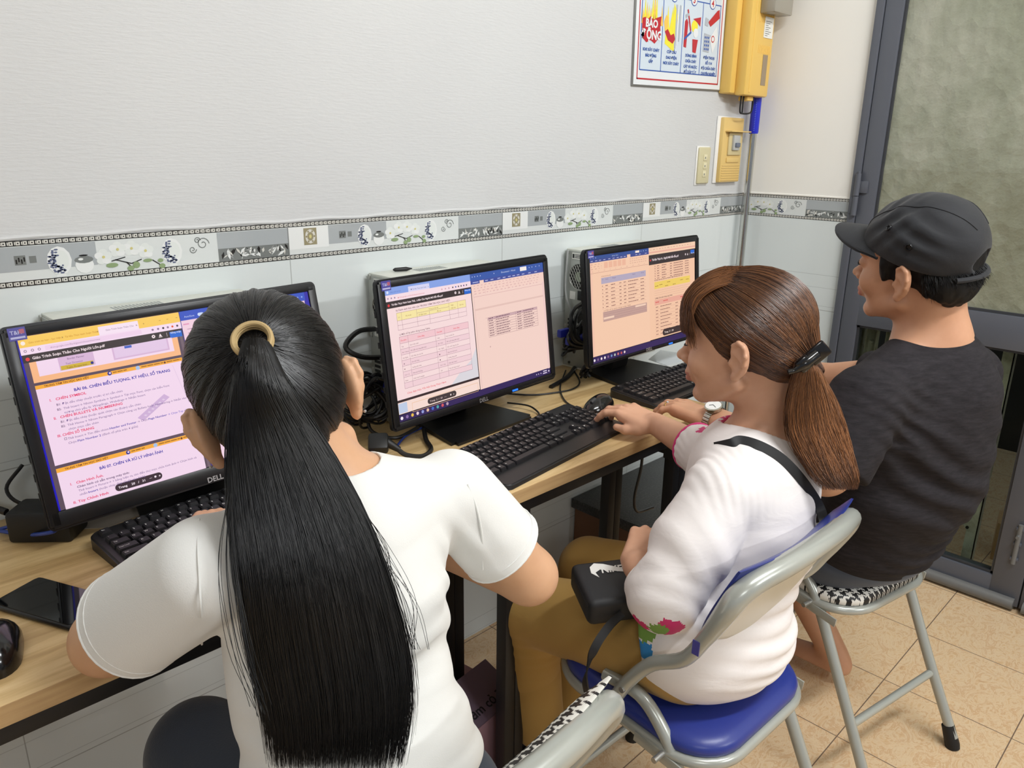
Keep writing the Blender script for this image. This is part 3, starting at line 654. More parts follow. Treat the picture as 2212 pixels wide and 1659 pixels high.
    c.text(108, 868, 20, 'Chúc Bạn Học Tốt Nội Dung Thực Hành', red, 0.005, w=430)
    c.pill(313, 958, 645, 1008, (70, 58, 60), 6); c.text(336, 992, 20, 'Trang  2  /  20   —', (225, 200, 200), 0.01, w=190); c.disc(578, 984, 8, (235, 215, 215), 7); c.text(604, 994, 24, '+', (235, 215, 215), 0.02)
    c.rect(941, 0, 1920, 88, (60, 92, 172), 2); c.rect(941, 60, 1920, 90, (70, 82, 160), 3); c.rect(941, 88, 1920, 300, pr2, 1); c.rect(941, 176, 1920, 1030, (251, 217, 206), 1.5); c.rect(1050, 66, 1102, 90, pr2, 4)
    c.text(1330, 34, 20, 'Document1 - Word', (220, 230, 255), w=190)
    for k, x in enumerate((965, 1000, 1120, 1190, 1280, 1350, 1420, 1480, 1540, 1610, 1700, 1790)): c.rect(x, 72, x + 36, 79, (190, 196, 236), 4)
    c.rect(1590, 10, 1680, 46, (252, 244, 240), 4)
    for x in (965, 995, 1030, 1065, 1240, 1720, 1760, 1815, 1865): c.disc(x, 26, 5, (190, 200, 240), 4)
    ribbon(c, 960, 1890, 92, pr2, (216, 170, 170)); c.rect(960, 306, 1900, 322, (236, 200, 190), 3); c.rect(960, 176, 966, 1020, (238, 200, 196), 3); c.rect(1890, 180, 1912, 1028, (244, 208, 204), 3)
    tk = (150, 110, 120); c.rect(1111, 406, 1790, 426, (214, 178, 182), 3); 
    for r_ in range(9): c.rect(1108, 404 + r_ * 22, 1790, 406 + r_ * 22, tk, 4)
    for x in (1108, 1200, 1480, 1580, 1788): c.rect(x, 404, x + 2, 582, tk, 4)
    for r_ in range(8):
        c.words(1120, 411 + r_ * 22, 1180, 6, dk2, r_, 5, 4); c.words(1212, 411 + r_ * 22, 1400 - 10 * (r_ % 3), 6, dk2, r_ + 20, 5, 4); c.words(1500, 411 + r_ * 22, 1560, 6, dk2, r_ + 40, 5, 4); c.words(1590, 411 + r_ * 22, 1740 - 20 * (r_ % 2), 6, dk2, r_ + 60, 5, 4)
    c.text(1085, 410, 18, '+', tk); c.words(1110, 660, 1116, 12, tk, 2, 4)
    taskbar(c, 1024, ICON)
def draw_right(c):
    bg, ink, dk2 = (252, 208, 178), (206, 158, 140), (130, 84, 84)
    c.rect(0, 0, 1002, 62, (58, 84, 152), 2); c.rect(0, 34, 1002, 64, (66, 78, 146), 3); c.rect(0, 62, 1002, 1010, bg, 1); c.rect(0, 0, 40, 1010, (248, 200, 176), 1.2)
    for k, x in enumerate((20, 90, 150, 220, 300, 370, 440, 500, 560, 640, 760, 820, 930)): c.rect(x, 46, x + 34, 52, (196, 198, 232), 4)
    c.rect(615, 34, 672, 66, bg, 4); c.rect(760, 8, 830, 30, (254, 236, 220), 4); c.text(360, 28, 16, 'Bài tập - Word', (205, 214, 245))
    for x in (22, 60, 100, 860, 905, 950): c.disc(x, 20, 5, (190, 200, 240), 4)
    for k in range(5): c.rect(230 + k * 75, 76, 290 + k * 75, 136, (244, 188, 160), 2)
    for k in range(3): c.words(20, 82 + k * 22, 190, 5, ink, k, 4, 30); c.words(660, 82 + k * 22, 960, 5, ink, k + 9, 4, 16)
    c.rect(10, 168, 990, 172, ink, 3); c.words(40, 152, 960, 4, ink, 4, 3, 80)
    c.text(176, 218, 17, 'b) Danh sách học viên', dk2)
    c.rect(176, 228, 940, 290, (186, 174, 196), 2)
    for x, t_ in ((186, 'TT'), (240, 'Họ tên'), (350, 'Thông tin'), (700, 'Địa chỉ'), (850, 'Ghi chú')): c.text(x, 252, 16, t_, (96, 76, 130))
    for r_ in range(7):
        y = 300 + r_ * 36
        c.rect(176, y + 26, 940, y + 28, ink, 3)
        for x, x2 in ((186, 200), (240, 280), (330, 400 - 10 * (r_ % 2)), (470, 505), (545, 585), (620, 800 - 30 * (r_ % 3)), (840, 905)): c.words(x, y + 8, x2, 7, dk2, r_ + x, 4, 4)
    c.text(194, 568, 18, 'c) Một số ký phím dùng trong Table', dk2, w=460); c.rect(190, 576, 950, 676, (196, 158, 150), 2)
    for k in range(4): c.rect(194, 592 + k * 24, 948, 594 + k * 24, (226, 186, 168), 3)
    c.rect(740, 582, 930, 602, (248, 212, 190), 4); c.rect(196, 632, 370, 654, (248, 212, 190), 4)
    c.rect(1002, 0, 1920, 78, (252, 212, 182), 1); c.words(1030, 20, 1860, 6, ink, 8, 3, 30); c.rect(1002, 44, 1920, 60, (240, 180, 160), 2)
    header(c, 1004, 1905, 78, 184, 'Tài liệu Thực H... Người Mới Bắt đầu.pdf', 30); c.rect(1002, 184, 1905, 1004, (251, 204, 172), 1); c.rect(1905, 78, 1912, 1004, (60, 44, 40), 3)
    for r_ in range(6):
        y = 196 + r_ * 27; c.rect(1095, y + 20, 1800, y + 22, ink, 3)
        for x, x2 in ((1105, 1120), (1150, 1190), (1240, 1330 - 20 * (r_ % 2)), (1400, 1440), (1470, 1660), (1700, 1780)): c.words(x, y + 4, x2, 7, dk2, r_ + x, 4, 4)
    c.text(1095, 362, 17, 'b) Danh sách học viên của TRUNG TÂM TIN HỌC SAO VIỆT:', (90, 50, 60), 0.02, w=560); c.rect(1095, 376, 1805, 452, (246, 212, 104), 2)
    for x, y in ((1110, 420), (1190, 412), (1340, 398), (1300, 436), (1450, 436), (1600, 404), (1720, 410)): c.words(x, y, x + 60, 6, (150, 110, 50), x, 4, 4)
    for k in range(4): c.rect(1095, 474 + k * 24, 1805, 476 + k * 24, ink, 3)
    c.text(1098, 562, 17, 'c) Một số ký phím dùng trong Table:', (90, 50, 60), 0.02, w=340); c.rect(1095, 574, 1805, 632, (240, 176, 156), 2)
    c.words(1110, 596, 1180, 8, (220, 70, 70), 3, 4, 4); c.words(1260, 596, 1350, 8, (220, 70, 70), 4, 4, 4); c.words(1600, 596, 1700, 8, (220, 70, 70), 5, 4, 4)
    for r_ in range(9):
        y = 640 + r_ * 38; c.rect(1095, y + 30, 1805, y + 32, ink, 3)
        for x, x2 in ((1115, 1160), (1200, 1420 - 30 * (r_ % 3)), (1500, 1550), (1600, 1780)): c.words(x, y + 10, x2, 7, dk2, r_ + x, 4, 4)
    c.pill(1237, 920, 1640, 992, (66, 50, 50), 6); c.text(1270, 966, 28, 'Trang  2  /  20', (240, 220, 210), 0.02, w=180)
    taskbar(c, 1014, [(250, 240, 246), (130, 100, 140), (245, 226, 230), (250, 240, 246), (140, 100, 140), (120, 150, 200), (190, 200, 190), (216, 120, 120), (200, 90, 90), (245, 220, 220)])
monitor((-2.084, -0.2043, 0.7933, -0.0256, 0.1913, 0.0263), 0.3153, 'black monitor partly hidden by the long black ponytail, pink lesson page on its screen', draw_left)
monitor((-1.4827, -0.2378, 0.8093, 0.0558, 0.1216, 0.0059), 0.3027, 'black monitor fully in view showing red and yellow tables beside a blank document', draw_mid)
monitor((-0.8845, -0.2544, 0.8237, 0.0072, 0.0997, 0.0032), 0.2960, 'black monitor nearest the corner, orange tinted document with a lilac table header', draw_right)

# ---------------------------------------------------------------- system units behind the monitors
pcg = mat('pc_steel', (168, 170, 164), 0.38, metal=0.35); pcw = mat('pc_cover', (214, 216, 206), 0.4); pck = mat('pc_black', (20, 20, 20), 0.5); pcl = mat('pc_label', (232, 232, 226), 0.5)
def pc(x0, label, ln=0.33):
    t = thing('computer_tower', label, 'computer', (x0, -0.055, DZ), group='slim computer cases against the wall'); H = 0.338; D = 0.047
    m = MB(); m.box((0.002, -D, 0.004), (ln, D, H), pcw, bev=0.002)
    for k in range(14): m.box((0.10 + k * 0.006, -0.012, H - 0.0005), (0.103 + k * 0.006, 0.02, H + 0.0004), bsil)
    m.build('cover', t)
    m = MB(); m.box((-0.001, -D + 0.003, 0.006), (0.004, D - 0.003, H - 0.004), pcg, bev=0.001)
    for zz in (0.03, 0.12, 0.2, 0.33): m.box((-0.003, D - 0.012, zz - 0.006), (0.001, D - 0.003, zz + 0.006), pcg, bev=0.002)
    for k in range(9): m.box((-0.0022, 0.010, 0.05 + k * 0.011), (0.0, 0.030, 0.056 + k * 0.011), pck)
    m.box((-0.002, -0.036, 0.135), (0, -0.006, 0.19), pck); m.box((-0.0026, -0.03, 0.20), (0, -0.002, 0.226), pck, bev=0.002)
    for zz in (0.016, 0.06): m.tube([(-0.0028, 0.02, zz), (0.0, 0.02, zz)], 0.004, pck, n=8)
    m.build('rear_panel', t)
    m = MB(); fz, fy, fr = 0.265, -0.006, 0.036                     # fan grille: ring, black well, mesh of bars, grey hub
    m.tube([(-0.0012, fy, fz), (0.0, fy, fz)], fr, pck, n=32)
    for k in range(-4, 5):
        c_ = k * 0.0080; l_ = math.sqrt(max(fr * fr - c_ * c_, 0)) * 0.98
        for sg in (1, -1):
            a = sg * PI / 6; dx, dy = math.sin(a), math.cos(a)
            m.tube([(-0.0022, fy + c_ * dy - l_ * dx, fz - c_ * dx - l_ * dy), (-0.0022, fy + c_ * dy + l_ * dx, fz - c_ * dx + l_ * dy)], 0.00095, pcg, n=4)
    m.tube([(-0.0024, fy, fz), (-0.001, fy, fz)], 0.014, mat('fan_hub', (150, 162, 140), 0.5), n=20)
    m.tube([(-0.0022, fy + fr * math.cos(a), fz + fr * math.sin(a)) for a in np.linspace(0, 2 * PI, 33)[:-1]], 0.0014, pcg, n=6, closed=True)
    m.build('fan_grille', t)
    m = MB(); m.box((-0.0022, -0.018, 0.312), (-0.001, 0.022, 0.329), pcl); m.box((-0.0022, 0.006, 0.200), (-0.001, 0.026, 0.222), pcl)
    for k in range(3): m.box((-0.0026, -0.012, 0.316 + k * 0.004), (-0.0022, 0.012, 0.3175 + k * 0.004), pck)
    m.box((-0.0026, 0.014, 0.315), (-0.0022, 0.020, 0.326), pck); m.build('label', t)
    return t
pc(-1.620, 'pale slim computer case with a pen on top, behind the middle monitor')
pc(-0.960, 'pale slim computer case with round fan grille, behind the monitor nearest the corner')
pc(-2.262, 'pale slim computer case with a row of vents, behind the monitor nearest the camera', 0.345)
pn = MB(); p0, p1 = onz(849, 583, 1.0905), onz(890, 580, 1.0905)
pn.tube([p0, p0 + (p1 - p0) * 0.1, p0 + (p1 - p0) * 0.7, p1], [0.0015, 0.0042, 0.0048, 0.0012], pck, n=10)
tag(pn.build('pen'), 'short black pen lying on top of the middle computer case', 'pen')

# ---------------------------------------------------------------- keyboards, mice, phone
kbm = mat('keyboard_body', (26, 26, 28), 0.42); keym = mat('key_black', (30, 30, 33), 0.45); legend = mat('key_legend', (215, 215, 212), 0.5)
ROWS = [[('Esc', 1), None, 1, 'F1', 'F2', 'F3', 'F4', None, .5, 'F5', 'F6', 'F7', 'F8', None, .5, 'F9', 'F10', 'F11', 'F12', None, .25, 'Prt', 'Scr', 'Brk'],
        ['`', '1', '2', '3', '4', '5', '6', '7', '8', '9', '0', '-', '=', ('←', 2), None, .25, 'Ins', 'Hm', 'Up', None, .25, 'Num', '/', '*', '-'],
        [('Tab', 1.5), 'Q', 'W', 'E', 'R', 'T', 'Y', 'U', 'I', 'O', 'P', '[', ']', ('\\', 1.5), None, .25, 'Del', 'End', 'Dn', None, .25, '7', '8', '9', '+'],
        [('Caps Lock', 1.75), 'A', 'S', 'D', 'F', 'G', 'H', 'J', 'K', 'L', ';', "'", ('Enter', 2.25), None, 3.5, '4', '5', '6', '+'],
        [('Shift', 2.25), 'Z', 'X', 'C', 'V', 'B', 'N', 'M', ',', '.', '/', ('Shift', 2.75), None, 1.25, '▲', None, 1.25, '1', '2', '3', '↵'],
        [('Ctrl', 1.5), ('⊞', 1), ('Alt', 1.5), ('', 6), ('Alt', 1.5), ('☰', 1), ('Ctrl', 2.5), None, .25, '◀', '▼', '▶', None, .25, ('0', 2), '.', '↵']]
def keyboard(cx, cy, yaw, label, curved, z0=DZ, wr=0.0, text=True):
    t = thing('keyboard', label, 'keyboard', (cx, cy, z0), yaw, group='black keyboards on the desks')
    W_, D = 0.445, 0.152; U_ = 0.0190; P = Matrix.Rotation(math.radians(4.5), 4, 'X'); P.translation = Vector((0, 0, 0.017))
    bm = bmesh.new(); o = [(px, py) for px, py in rrect(W_, D + wr, 0.016, 6)]
    vs = [bm.verts.new((px, py - wr / 2, 0)) for px, py in o]; bm.faces.new(vs)
    r = bmesh.ops.extrude_face_region(bm, geom=list(bm.faces)); up = [e for e in r['geom'] if isinstance(e, bmesh.types.BMVert)]
    for v in up:
        y = v.co.y; v.co.z = 0.017 + (y) * math.tan(math.radians(4.5)) if y > -D / 2 else 0.010 + 0.001 * (y + D / 2 + wr) / max(wr, 1e-3)
        if curved: v.co.x *= 0.985; v.co.y = v.co.y * 0.985
    if curved:
        for v in bm.verts:
            if v.co.y < 0: v.co.y -= 0.014 * (1 - (v.co.x / (W_ / 2)) ** 2)
    bmesh.ops.bevel(bm, geom=[e for e in bm.edges if abs(e.verts[0].co.z) > 0.005 and abs(e.verts[1].co.z) > 0.005], offset=0.003, segments=3, affect='EDGES')
    b_ = MB(); b_.bm(bm, kbm, smooth=True); b_.build('body', t, sharp=50)
    kx0 = -W_ / 2 + 0.011; lg = MB(); proto = {}; n = 0
    for r_, row in enumerate(ROWS):
        x = 0.0; skip = False; yy = D / 2 - 0.020 - r_ * U_ - (0.006 if r_ else 0.0)
        for i, k in enumerate(row):
            if skip: x += k; skip = False; continue
            if k is None: skip = True; continue
            s, wd = k if isinstance(k, tuple) else (k, 1)
            if wd not in proto:
                bm = bmesh.new(); bmesh.ops.create_cube(bm, size=1)
                for v in bm.verts:
                    q = 0.80 if v.co.z > 0 else 1.0; w2, d2 = wd * U_ - 0.0014, U_ - 0.0014
                    v.co.x = math.copysign((w2 - (0 if q == 1 else 0.0036)) / 2, v.co.x); v.co.y = math.copysign((d2 - (0 if q == 1 else 0.0030)) / 2, v.co.y) + (0.0008 if q < 1 else 0); v.co.z = 0.0085 if v.co.z > 0 else 0.0
                bmesh.ops.bevel(bm, geom=[e for e in bm.edges if e.verts[0].co.z > 0.005 or e.verts[1].co.z > 0.005], offset=0.0011, segments=2, affect='EDGES')
                g = MB().bm(bm, keym, smooth=True); ob = g.build('key', t, sharp=45); proto[wd] = ob.data; o_ = ob
            else: o_ = link_mesh('key', proto[wd], t)
            px = kx0 + (x + wd / 2) * U_ * 0.984; o_.matrix_local = P @ Matrix.Translation((px, yy, -0.001))
            if text and s and s != '':
                sz = 0.0052 if len(s) == 1 else 0.0036
                if (s, sz) not in TEXTS: TEXTS[(s, sz)] = text_geo(s, sz, bold=0.015)
                V, F = TEXTS[(s, sz)]
                if len(V): lg.add([(q[0] + px - wd * U_ / 2 + 0.0042, q[1] + yy + 0.0002, 0.0078) for q in V], F, legend, M=P)
            x += wd; n += 1
    if lg.n: lg.build('key_legends', t)
    return t
keyboard(-2.066, -0.262, math.radians(3.8), 'black keyboard with large white legends, partly under the white sleeved arm', False)
keyboard(-1.467, -0.385, math.radians(6.6), 'black curved keyboard with palm rest in front of the middle monitor', True, wr=0.022)
keyboard(-0.868, -0.352, math.radians(1.0), 'black keyboard under the hand with the ring and wrist watch', False)
def mouse(loc, rz, label):
    t = thing('computer_mouse', label, 'mouse', loc, rz, group='black computer mice')
    bm = bmesh.new(); bmesh.ops.create_uvsphere(bm, u_segments=28, v_segments=18, radius=1)
    for v in bm.verts:
        x, y, z = v.co; sx = 0.030 - 0.004 * (y > 0) * y + 0.002 * math.sin(y * 3); v.co = (x * sx * (1 - 0.08 * math.cos(y * 4)), y * 0.055, max(z, -0.15) * 0.036 * (1 - 0.12 * y) + 0.006)
    g = MB().bm(bm, mat('mouse_gloss', (14, 14, 16), 0.16, spec=0.6), smooth=True); g.build('shell', t)
    m = MB(); m.tube([(0.0, 0.02, 0.037), (0.0, 0.038, 0.0325)], 0.004, mat('wheel_grey', (60, 60, 62), 0.5), n=10); m.build('wheel', t)
    return t
mouse((-2.462, -0.412, DZ), math.radians(-12), 'glossy black mouse at the left edge of the desk, below the phone')
mouse((-1.200, -0.338, DZ), math.radians(-62) + PI / 2 + 1.25, 'black mouse with silver side stripe under the hand beside the middle keyboard')
ph = thing('mobile_phone', 'black mobile phone lying face up on the desk beside the elbow', 'phone', (-2.380, -0.341, DZ), math.radians(-65.5 + 90) + PI / 2 + PI / 2 + math.radians(0))
m = MB(); m.box((-0.038, -0.074, 0.0), (0.038, 0.074, 0.0085), mat('phone_case', (22, 20, 20), 0.4), bev=0.004, seg=3); m.build('case', ph)
m = MB(); m.prism(rrect(0.070, 0.142, 0.008), 0.0086, 0.0092, mat('phone_glass', (6, 7, 9), 0.04, spec=0.7)); m.build('screen', ph)
ph.rotation_euler = (0, 0, math.radians(24.6))

# ---------------------------------------------------------------- things on and around the desks
cb = mat('cable_black', (18, 18, 19), 0.4); cblue = mat('cable_blue', (40, 66, 150), 0.4); vga = mat('plug_blue', (34, 44, 150), 0.4); cgrey = mat('cable_grey', (168, 170, 168), 0.45)
def cable(pts, r, label, m=cb, name='cable', n=6, group=None, cat='cable'):
    b_ = MB(); b_.tube(spline(pts, n), r, m, n=8); return tag(b_.build(name), label, cat, group)
# tied bundle beside the middle computer
t = thing('cable_bundle', 'tangle of black cables looped at the wall, left of the middle monitor', 'cable bundle', (-1.70, -0.11, DZ))
b_ = MB(); q = random.Random(3)
for k in range(15):
    cx, cz, rx, rz_ = q.uniform(-0.012, 0.012), 0.082 + q.uniform(-0.012, 0.016), q.uniform(0.030, 0.058), q.uniform(0.026, 0.056); ph0 = q.random() * 6; yy = q.uniform(-0.012, 0.024); ti = q.uniform(-0.5, 0.5)
    pts = [(cx + rx * math.cos(a + ph0), yy + 0.012 * math.sin(2 * a + k) , cz + rz_ * math.sin(a + ph0 + ti)) for a in np.linspace(0, 2 * PI * 0.92, 26)]
    b_.tube(pts, q.choice((0.0028, 0.0036, 0.0042)), cb, n=7)
b_.build('loops', t)
b_ = MB(); b_.tube([(0.075, -0.004, 0.125), (0.048, -0.006, 0.118), (0.03, -0.01, 0.10)], [0.009, 0.010, 0.004], vga, n=10); b_.box((0.066, -0.022, 0.112), (0.082, 0.016, 0.134), vga, bev=0.003); b_.build('plug', t)
cable([(-1.615, -0.03, DZ + 0.215), (-1.68, -0.05, DZ + 0.222), (-1.725, -0.07, DZ + 0.20), (-1.70, -0.09, DZ + 0.178), (-1.64, -0.10, DZ + 0.168)], 0.0058, 'thick black cable curving out high beside the middle computer')
cable([(-1.80, -0.02, DZ + 0.13), (-1.76, -0.05, DZ + 0.135), (-1.71, -0.08, DZ + 0.12), (-1.66, -0.10, DZ + 0.09)], 0.0042, 'black cable running along the wall into the looped tangle')
t = thing('power_cable', 'black power cable with chunky plug lying on the desk by the earring', 'cable', (0, 0, 0))
b_ = MB(); b_.tube(spline([(-1.735, -0.245, DZ + 0.030), (-1.72, -0.262, DZ + 0.012), (-1.69, -0.28, DZ + 0.006), (-1.655, -0.262, DZ + 0.006), (-1.63, -0.215, DZ + 0.006), (-1.60, -0.17, DZ + 0.01)], 7), 0.0052, cb, n=8); b_.build('cord', t)
b_ = MB(); b_.box((-0.02, -0.028, -0.012), (0.02, 0.012, 0.012), pck, M=basis((-1.757, -0.222, DZ + 0.042), (0.8, -0.6, 0), (0.5, 0.66, 0.55), (-0.33, -0.44, 0.83)), bev=0.006); b_.tube([(-1.748, -0.232, DZ + 0.04), (-1.728, -0.252, DZ + 0.022)], [0.010, 0.006], pck, n=10); b_.build('plug', t)
cable([(-1.70, -0.20, DZ + 0.003), (-1.64, -0.16, DZ + 0.004), (-1.56, -0.14, DZ + 0.004)], 0.0025, 'thin blue cable on the desk under the middle monitor corner', cblue)
cable([(-1.70, -0.10, DZ + 0.05), (-1.705, -0.125, DZ + 0.02), (-1.67, -0.16, DZ + 0.006), (-1.60, -0.15, DZ + 0.01)], 0.0040, 'black cable with a round ferrite sleeve hanging from the looped tangle')
# cables by the monitor nearest the corner
t = thing('cable_bundle', 'black and blue cables hanging from the computer with the round fan grille', 'cable bundle', (-0.975, -0.10, DZ))
b_ = MB()
for k in range(9):
    dx = q.uniform(-0.05, 0.0); b_.tube(spline([(0.012, 0.0 + q.uniform(-0.03, 0.03), 0.21 - k * 0.012), (-0.045 + dx, -0.02, 0.19 - k * 0.014), (-0.055 + dx * 0.8, -0.03, 0.12 - k * 0.004), (-0.015, -0.04 - q.random() * 0.02, 0.08), (-0.02 + q.uniform(-0.02, 0.02), -0.035, 0.03), (-0.03 - 0.02 * (k % 3), -0.05, 0.006 + 0.003 * k)], 6), q.choice((0.003, 0.0045, 0.0055)), cb, n=7)
for k in range(4):
    b_.tube(spline([(-0.02, -0.02, 0.14), (-0.05 - k * 0.01, 0.0, 0.13 - k * 0.02), (-0.075, 0.01, 0.10 - k * 0.01), (-0.04, -0.01, 0.08)], 6), 0.0034, cb, n=7)
b_.build('cords', t)
b_ = MB()
for k in range(2): b_.tube([(-0.055, 0.012 - 0.03 * k, 0.125 - 0.016 * k), (-0.028, 0.002 - 0.03 * k, 0.125 - 0.010 * k), (-0.008, 0.0, 0.12)], [0.010, 0.012, 0.004], vga, n=10); b_.box((-0.095, 0.004 - 0.03 * k, 0.115 - 0.016 * k), (-0.053, 0.02 - 0.03 * k, 0.137 - 0.016 * k), vga, bev=0.004)
b_.build('plug', t)
cable([(-0.967, -0.02, DZ + 0.335), (-0.968, -0.018, DZ + 0.22), (-0.966, -0.045, DZ + 0.16), (-0.962, -0.085, DZ + 0.10)], 0.0026, 'thin pale grey wire running down the back of the computer by the fan', cgrey)
cable([onz(1190, 836, DZ + .004), onz(1225, 815, DZ + .004), onz(1245, 790, DZ + .004), onz(1262, 770, DZ + .02)], 0.0062, 'thick black cable on the desk between the two far monitors')
cable([onz(1092, 850, DZ + .003), onz(1150, 853, DZ + .003), onz(1200, 848, DZ + .003), onz(1238, 840, DZ + .003), onz(1252, 825, DZ + .003), onz(1240, 800, DZ + .003)], 0.0023, 'thin black cable snaking over the desk from the glowing blue light')
cable([onz(1222, 800, DZ + .006), onz(1211, 830, DZ + .003), onz(1212, 850, DZ + .003), onz(1225, 870, DZ + .003), onz(1252, 882, DZ + .004), onz(1275, 884, DZ + 0.008)], 0.0020, 'thin mouse cable hanging down the desk behind the curved keyboard')
cable([onz(1096, 870, DZ + .012), onz(1140, 876, DZ + .012), onz(1160, 888, DZ + .006), onz(1166, 898, DZ + .003)], 0.0022, 'thin cable lying over the foot of the middle monitor')
cable([(-1.16, -0.445, 0.69), (-1.155, -0.44, 0.62), (-1.16, -0.43, 0.54), (-1.10, -0.40, 0.47), (-1.0, -0.38, 0.44)], 0.0035, 'black cable hanging in a loop below the desk edge')
cable([(-2.39, -0.018, DZ + 0.17), (-2.42, -0.03, DZ + 0.11), (-2.40, -0.045, DZ + 0.06), (-2.372, -0.085, DZ + 0.045)], 0.0058, 'thick black cable curving down into the black power block')
cable([(-2.33, -0.04, DZ + 0.10), (-2.36, -0.05, DZ + 0.07), (-2.345, -0.07, DZ + 0.045), (-2.30, -0.10, DZ + 0.05)], 0.0030, 'thin black cable beside the monitor nearest the camera')
cable([onz(0, 1147, DZ + .006), onz(60, 1155, DZ + .012), onz(110, 1150, DZ + .03), onz(125, 1140, DZ + 0.03)], 0.0032, 'blue cable lying in front of the black power block', cblue)
cable([onz(0, 1143, DZ + .006), onz(40, 1131, DZ + .02), onz(75, 1112, DZ + .035), onz(92, 1100, DZ + 0.04)], 0.0030, 'blue cable rising over the black power block', cblue)
pbk = thing('power_block', 'black power block on the desk behind the lower left monitor corner', 'power adapter', (-2.322, -0.118, DZ), math.radians(-42))
MB().box((-0.052, -0.030, 0), (0.045, 0.030, 0.052), pck, bev=0.006).build('block_body', pbk)
pp = MB(); pp.add([(-2.37, -0.055, DZ + 0.0012), (-2.12, -0.075, DZ + 0.0012), (-2.12, -0.135, DZ + 0.003), (-2.25, -0.155, DZ + 0.001), (-2.37, -0.07, DZ + 0.002)] + [(-2.37, -0.055, DZ + 0.0002), (-2.12, -0.075, DZ + 0.0002), (-2.12, -0.135, DZ + 0.002), (-2.25, -0.155, DZ), (-2.37, -0.07, DZ + 0.001)], [(0, 1, 2, 3, 4), (9, 8, 7, 6, 5)] + [(i, (i + 1) % 5, 5 + (i + 1) % 5, 5 + i) for i in range(5)], mat('grey_cloth', (150, 140, 128), 0.8))
tag(pp.build('paper_sheet'), 'crumpled grey sheet under the monitor nearest the camera', 'paper')
# blue pen by the shoulder
b_ = MB(); b_.tube(spline([onz(792, 1006, DZ + .006), onz(806, 988, DZ + .007), onz(819, 975, DZ + .010)], 4), [0.006, 0.006, 0.0055, 0.005, 0.0045, 0.004, 0.003, 0.002, 0.001], mat('pen_blue', (40, 36, 150), 0.3), n=10)
tag(b_.build('pen'), 'dark blue pen tip on the desk above the white shoulder', 'pen')
pl_ = MB(); pl_.add([(-0.72, -0.14, DZ + 0.001), (-0.60, -0.10, DZ + 0.001), (-0.62, -0.25, DZ + 0.016), (-0.77, -0.24, DZ + 0.012), (-0.72, -0.14, DZ), (-0.60, -0.10, DZ), (-0.62, -0.25, DZ + 0.015), (-0.77, -0.24, DZ + 0.011)], [(0, 1, 2, 3), (7, 6, 5, 4), (0, 4, 5, 1), (1, 5, 6, 2), (2, 6, 7, 3), (3, 7, 4, 0)], mat('plastic_sleeve', (214, 220, 224), 0.2))
tag(pl_.build('plastic_sleeve'), 'clear plastic sleeve of papers beside the monitor nearest the corner', 'papers')

# ---------------------------------------------------------------- on the walls: poster, boxes, switches, pole
al = mat('aluminium', (150, 150, 148), 0.4, metal=0.7); pw = mat('poster_white', (226, 230, 232), 0.3); pblue = mat('poster_blue', (44, 88, 168), 0.35); pred = mat('poster_red', (186, 34, 48), 0.35)
pyel = mat('poster_yellow', (238, 226, 60), 0.35); pgold = mat('poster_gold', (240, 196, 90), 0.35); pgry = mat('poster_grey', (176, 182, 190), 0.35); ppal = mat('poster_pale', (206, 218, 228), 0.35)
po = thing('safety_poster', 'fire safety poster with four blue framed panels and red border on the wall', 'poster', (-0.461, 0, 1.528), 0)
PR = Matrix.Rotation(math.radians(-1.2), 4, 'Y')
m = MB(); m.box((-0.236, -0.006, 0), (0.236, -0.0005, 0.52), al, M=PR, bev=0.001); m.build('backing', po)
m = MB()
def pq(x0, z0, x1, z1, mm, d=0.0): m.box((x0, -0.0064 - d - 0.0003, z0), (x1, -0.0064 - d, z1), mm, M=PR)
def ppoly(pts, mm, d): m.prism(pts, -0.0064 - d - 0.0003, -0.0064 - d, mm, axes=(0, 2, 1), M=PR)
pq(-0.232, 0.004, 0.232, 0.516, pw)
for a in ((-0.218, 0.018, 0.218, 0.0222), (-0.218, 0.018, -0.214, 0.51), (0.214, 0.018, 0.218, 0.51)): pq(*a, pred, 0.0004)
pq(-0.206, 0.044, 0.206, 0.50, ppal, 0.0003)
for x in (-0.206, -0.1035, 0.0, 0.1035, 0.2035): pq(x - 0.0015, 0.044, x + 0.0015, 0.246, pblue, 0.0006)
pq(-0.206, 0.0425, 0.206, 0.0455, pblue, 0.0006); pq(-0.206, 0.246, 0.206, 0.249, pblue, 0.0006); pq(-0.206, 0.30, 0.206, 0.33, pblue, 0.0006)
def pdisc(x, z, r, mm, d): ppoly([(x + r * math.cos(a), z + r * math.sin(a)) for a in np.linspace(0, 2 * PI, 25)[:-1]], mm, d)
def ptext(s, x, z, sz, mm, d=0.0016, bold=0.03, w=None):
    V, F = text_geo(s, sz, 'CENTER', bold)
    if w: V[:, 0] *= w / (V[:, 0].max() - V[:, 0].min())
    m.add([(v[0] + x, -0.0064 - d, z + v[1]) for v in V], F, mm, M=PR)
for k, x in enumerate((-0.155, -0.052, 0.052, 0.155)):
    pdisc(x, 0.250, 0.0175, pblue, 0.0009); pdisc(x, 0.250, 0.0150, pw, 0.0012); ptext(str(k + 1), x, 0.241, 0.026, pred)
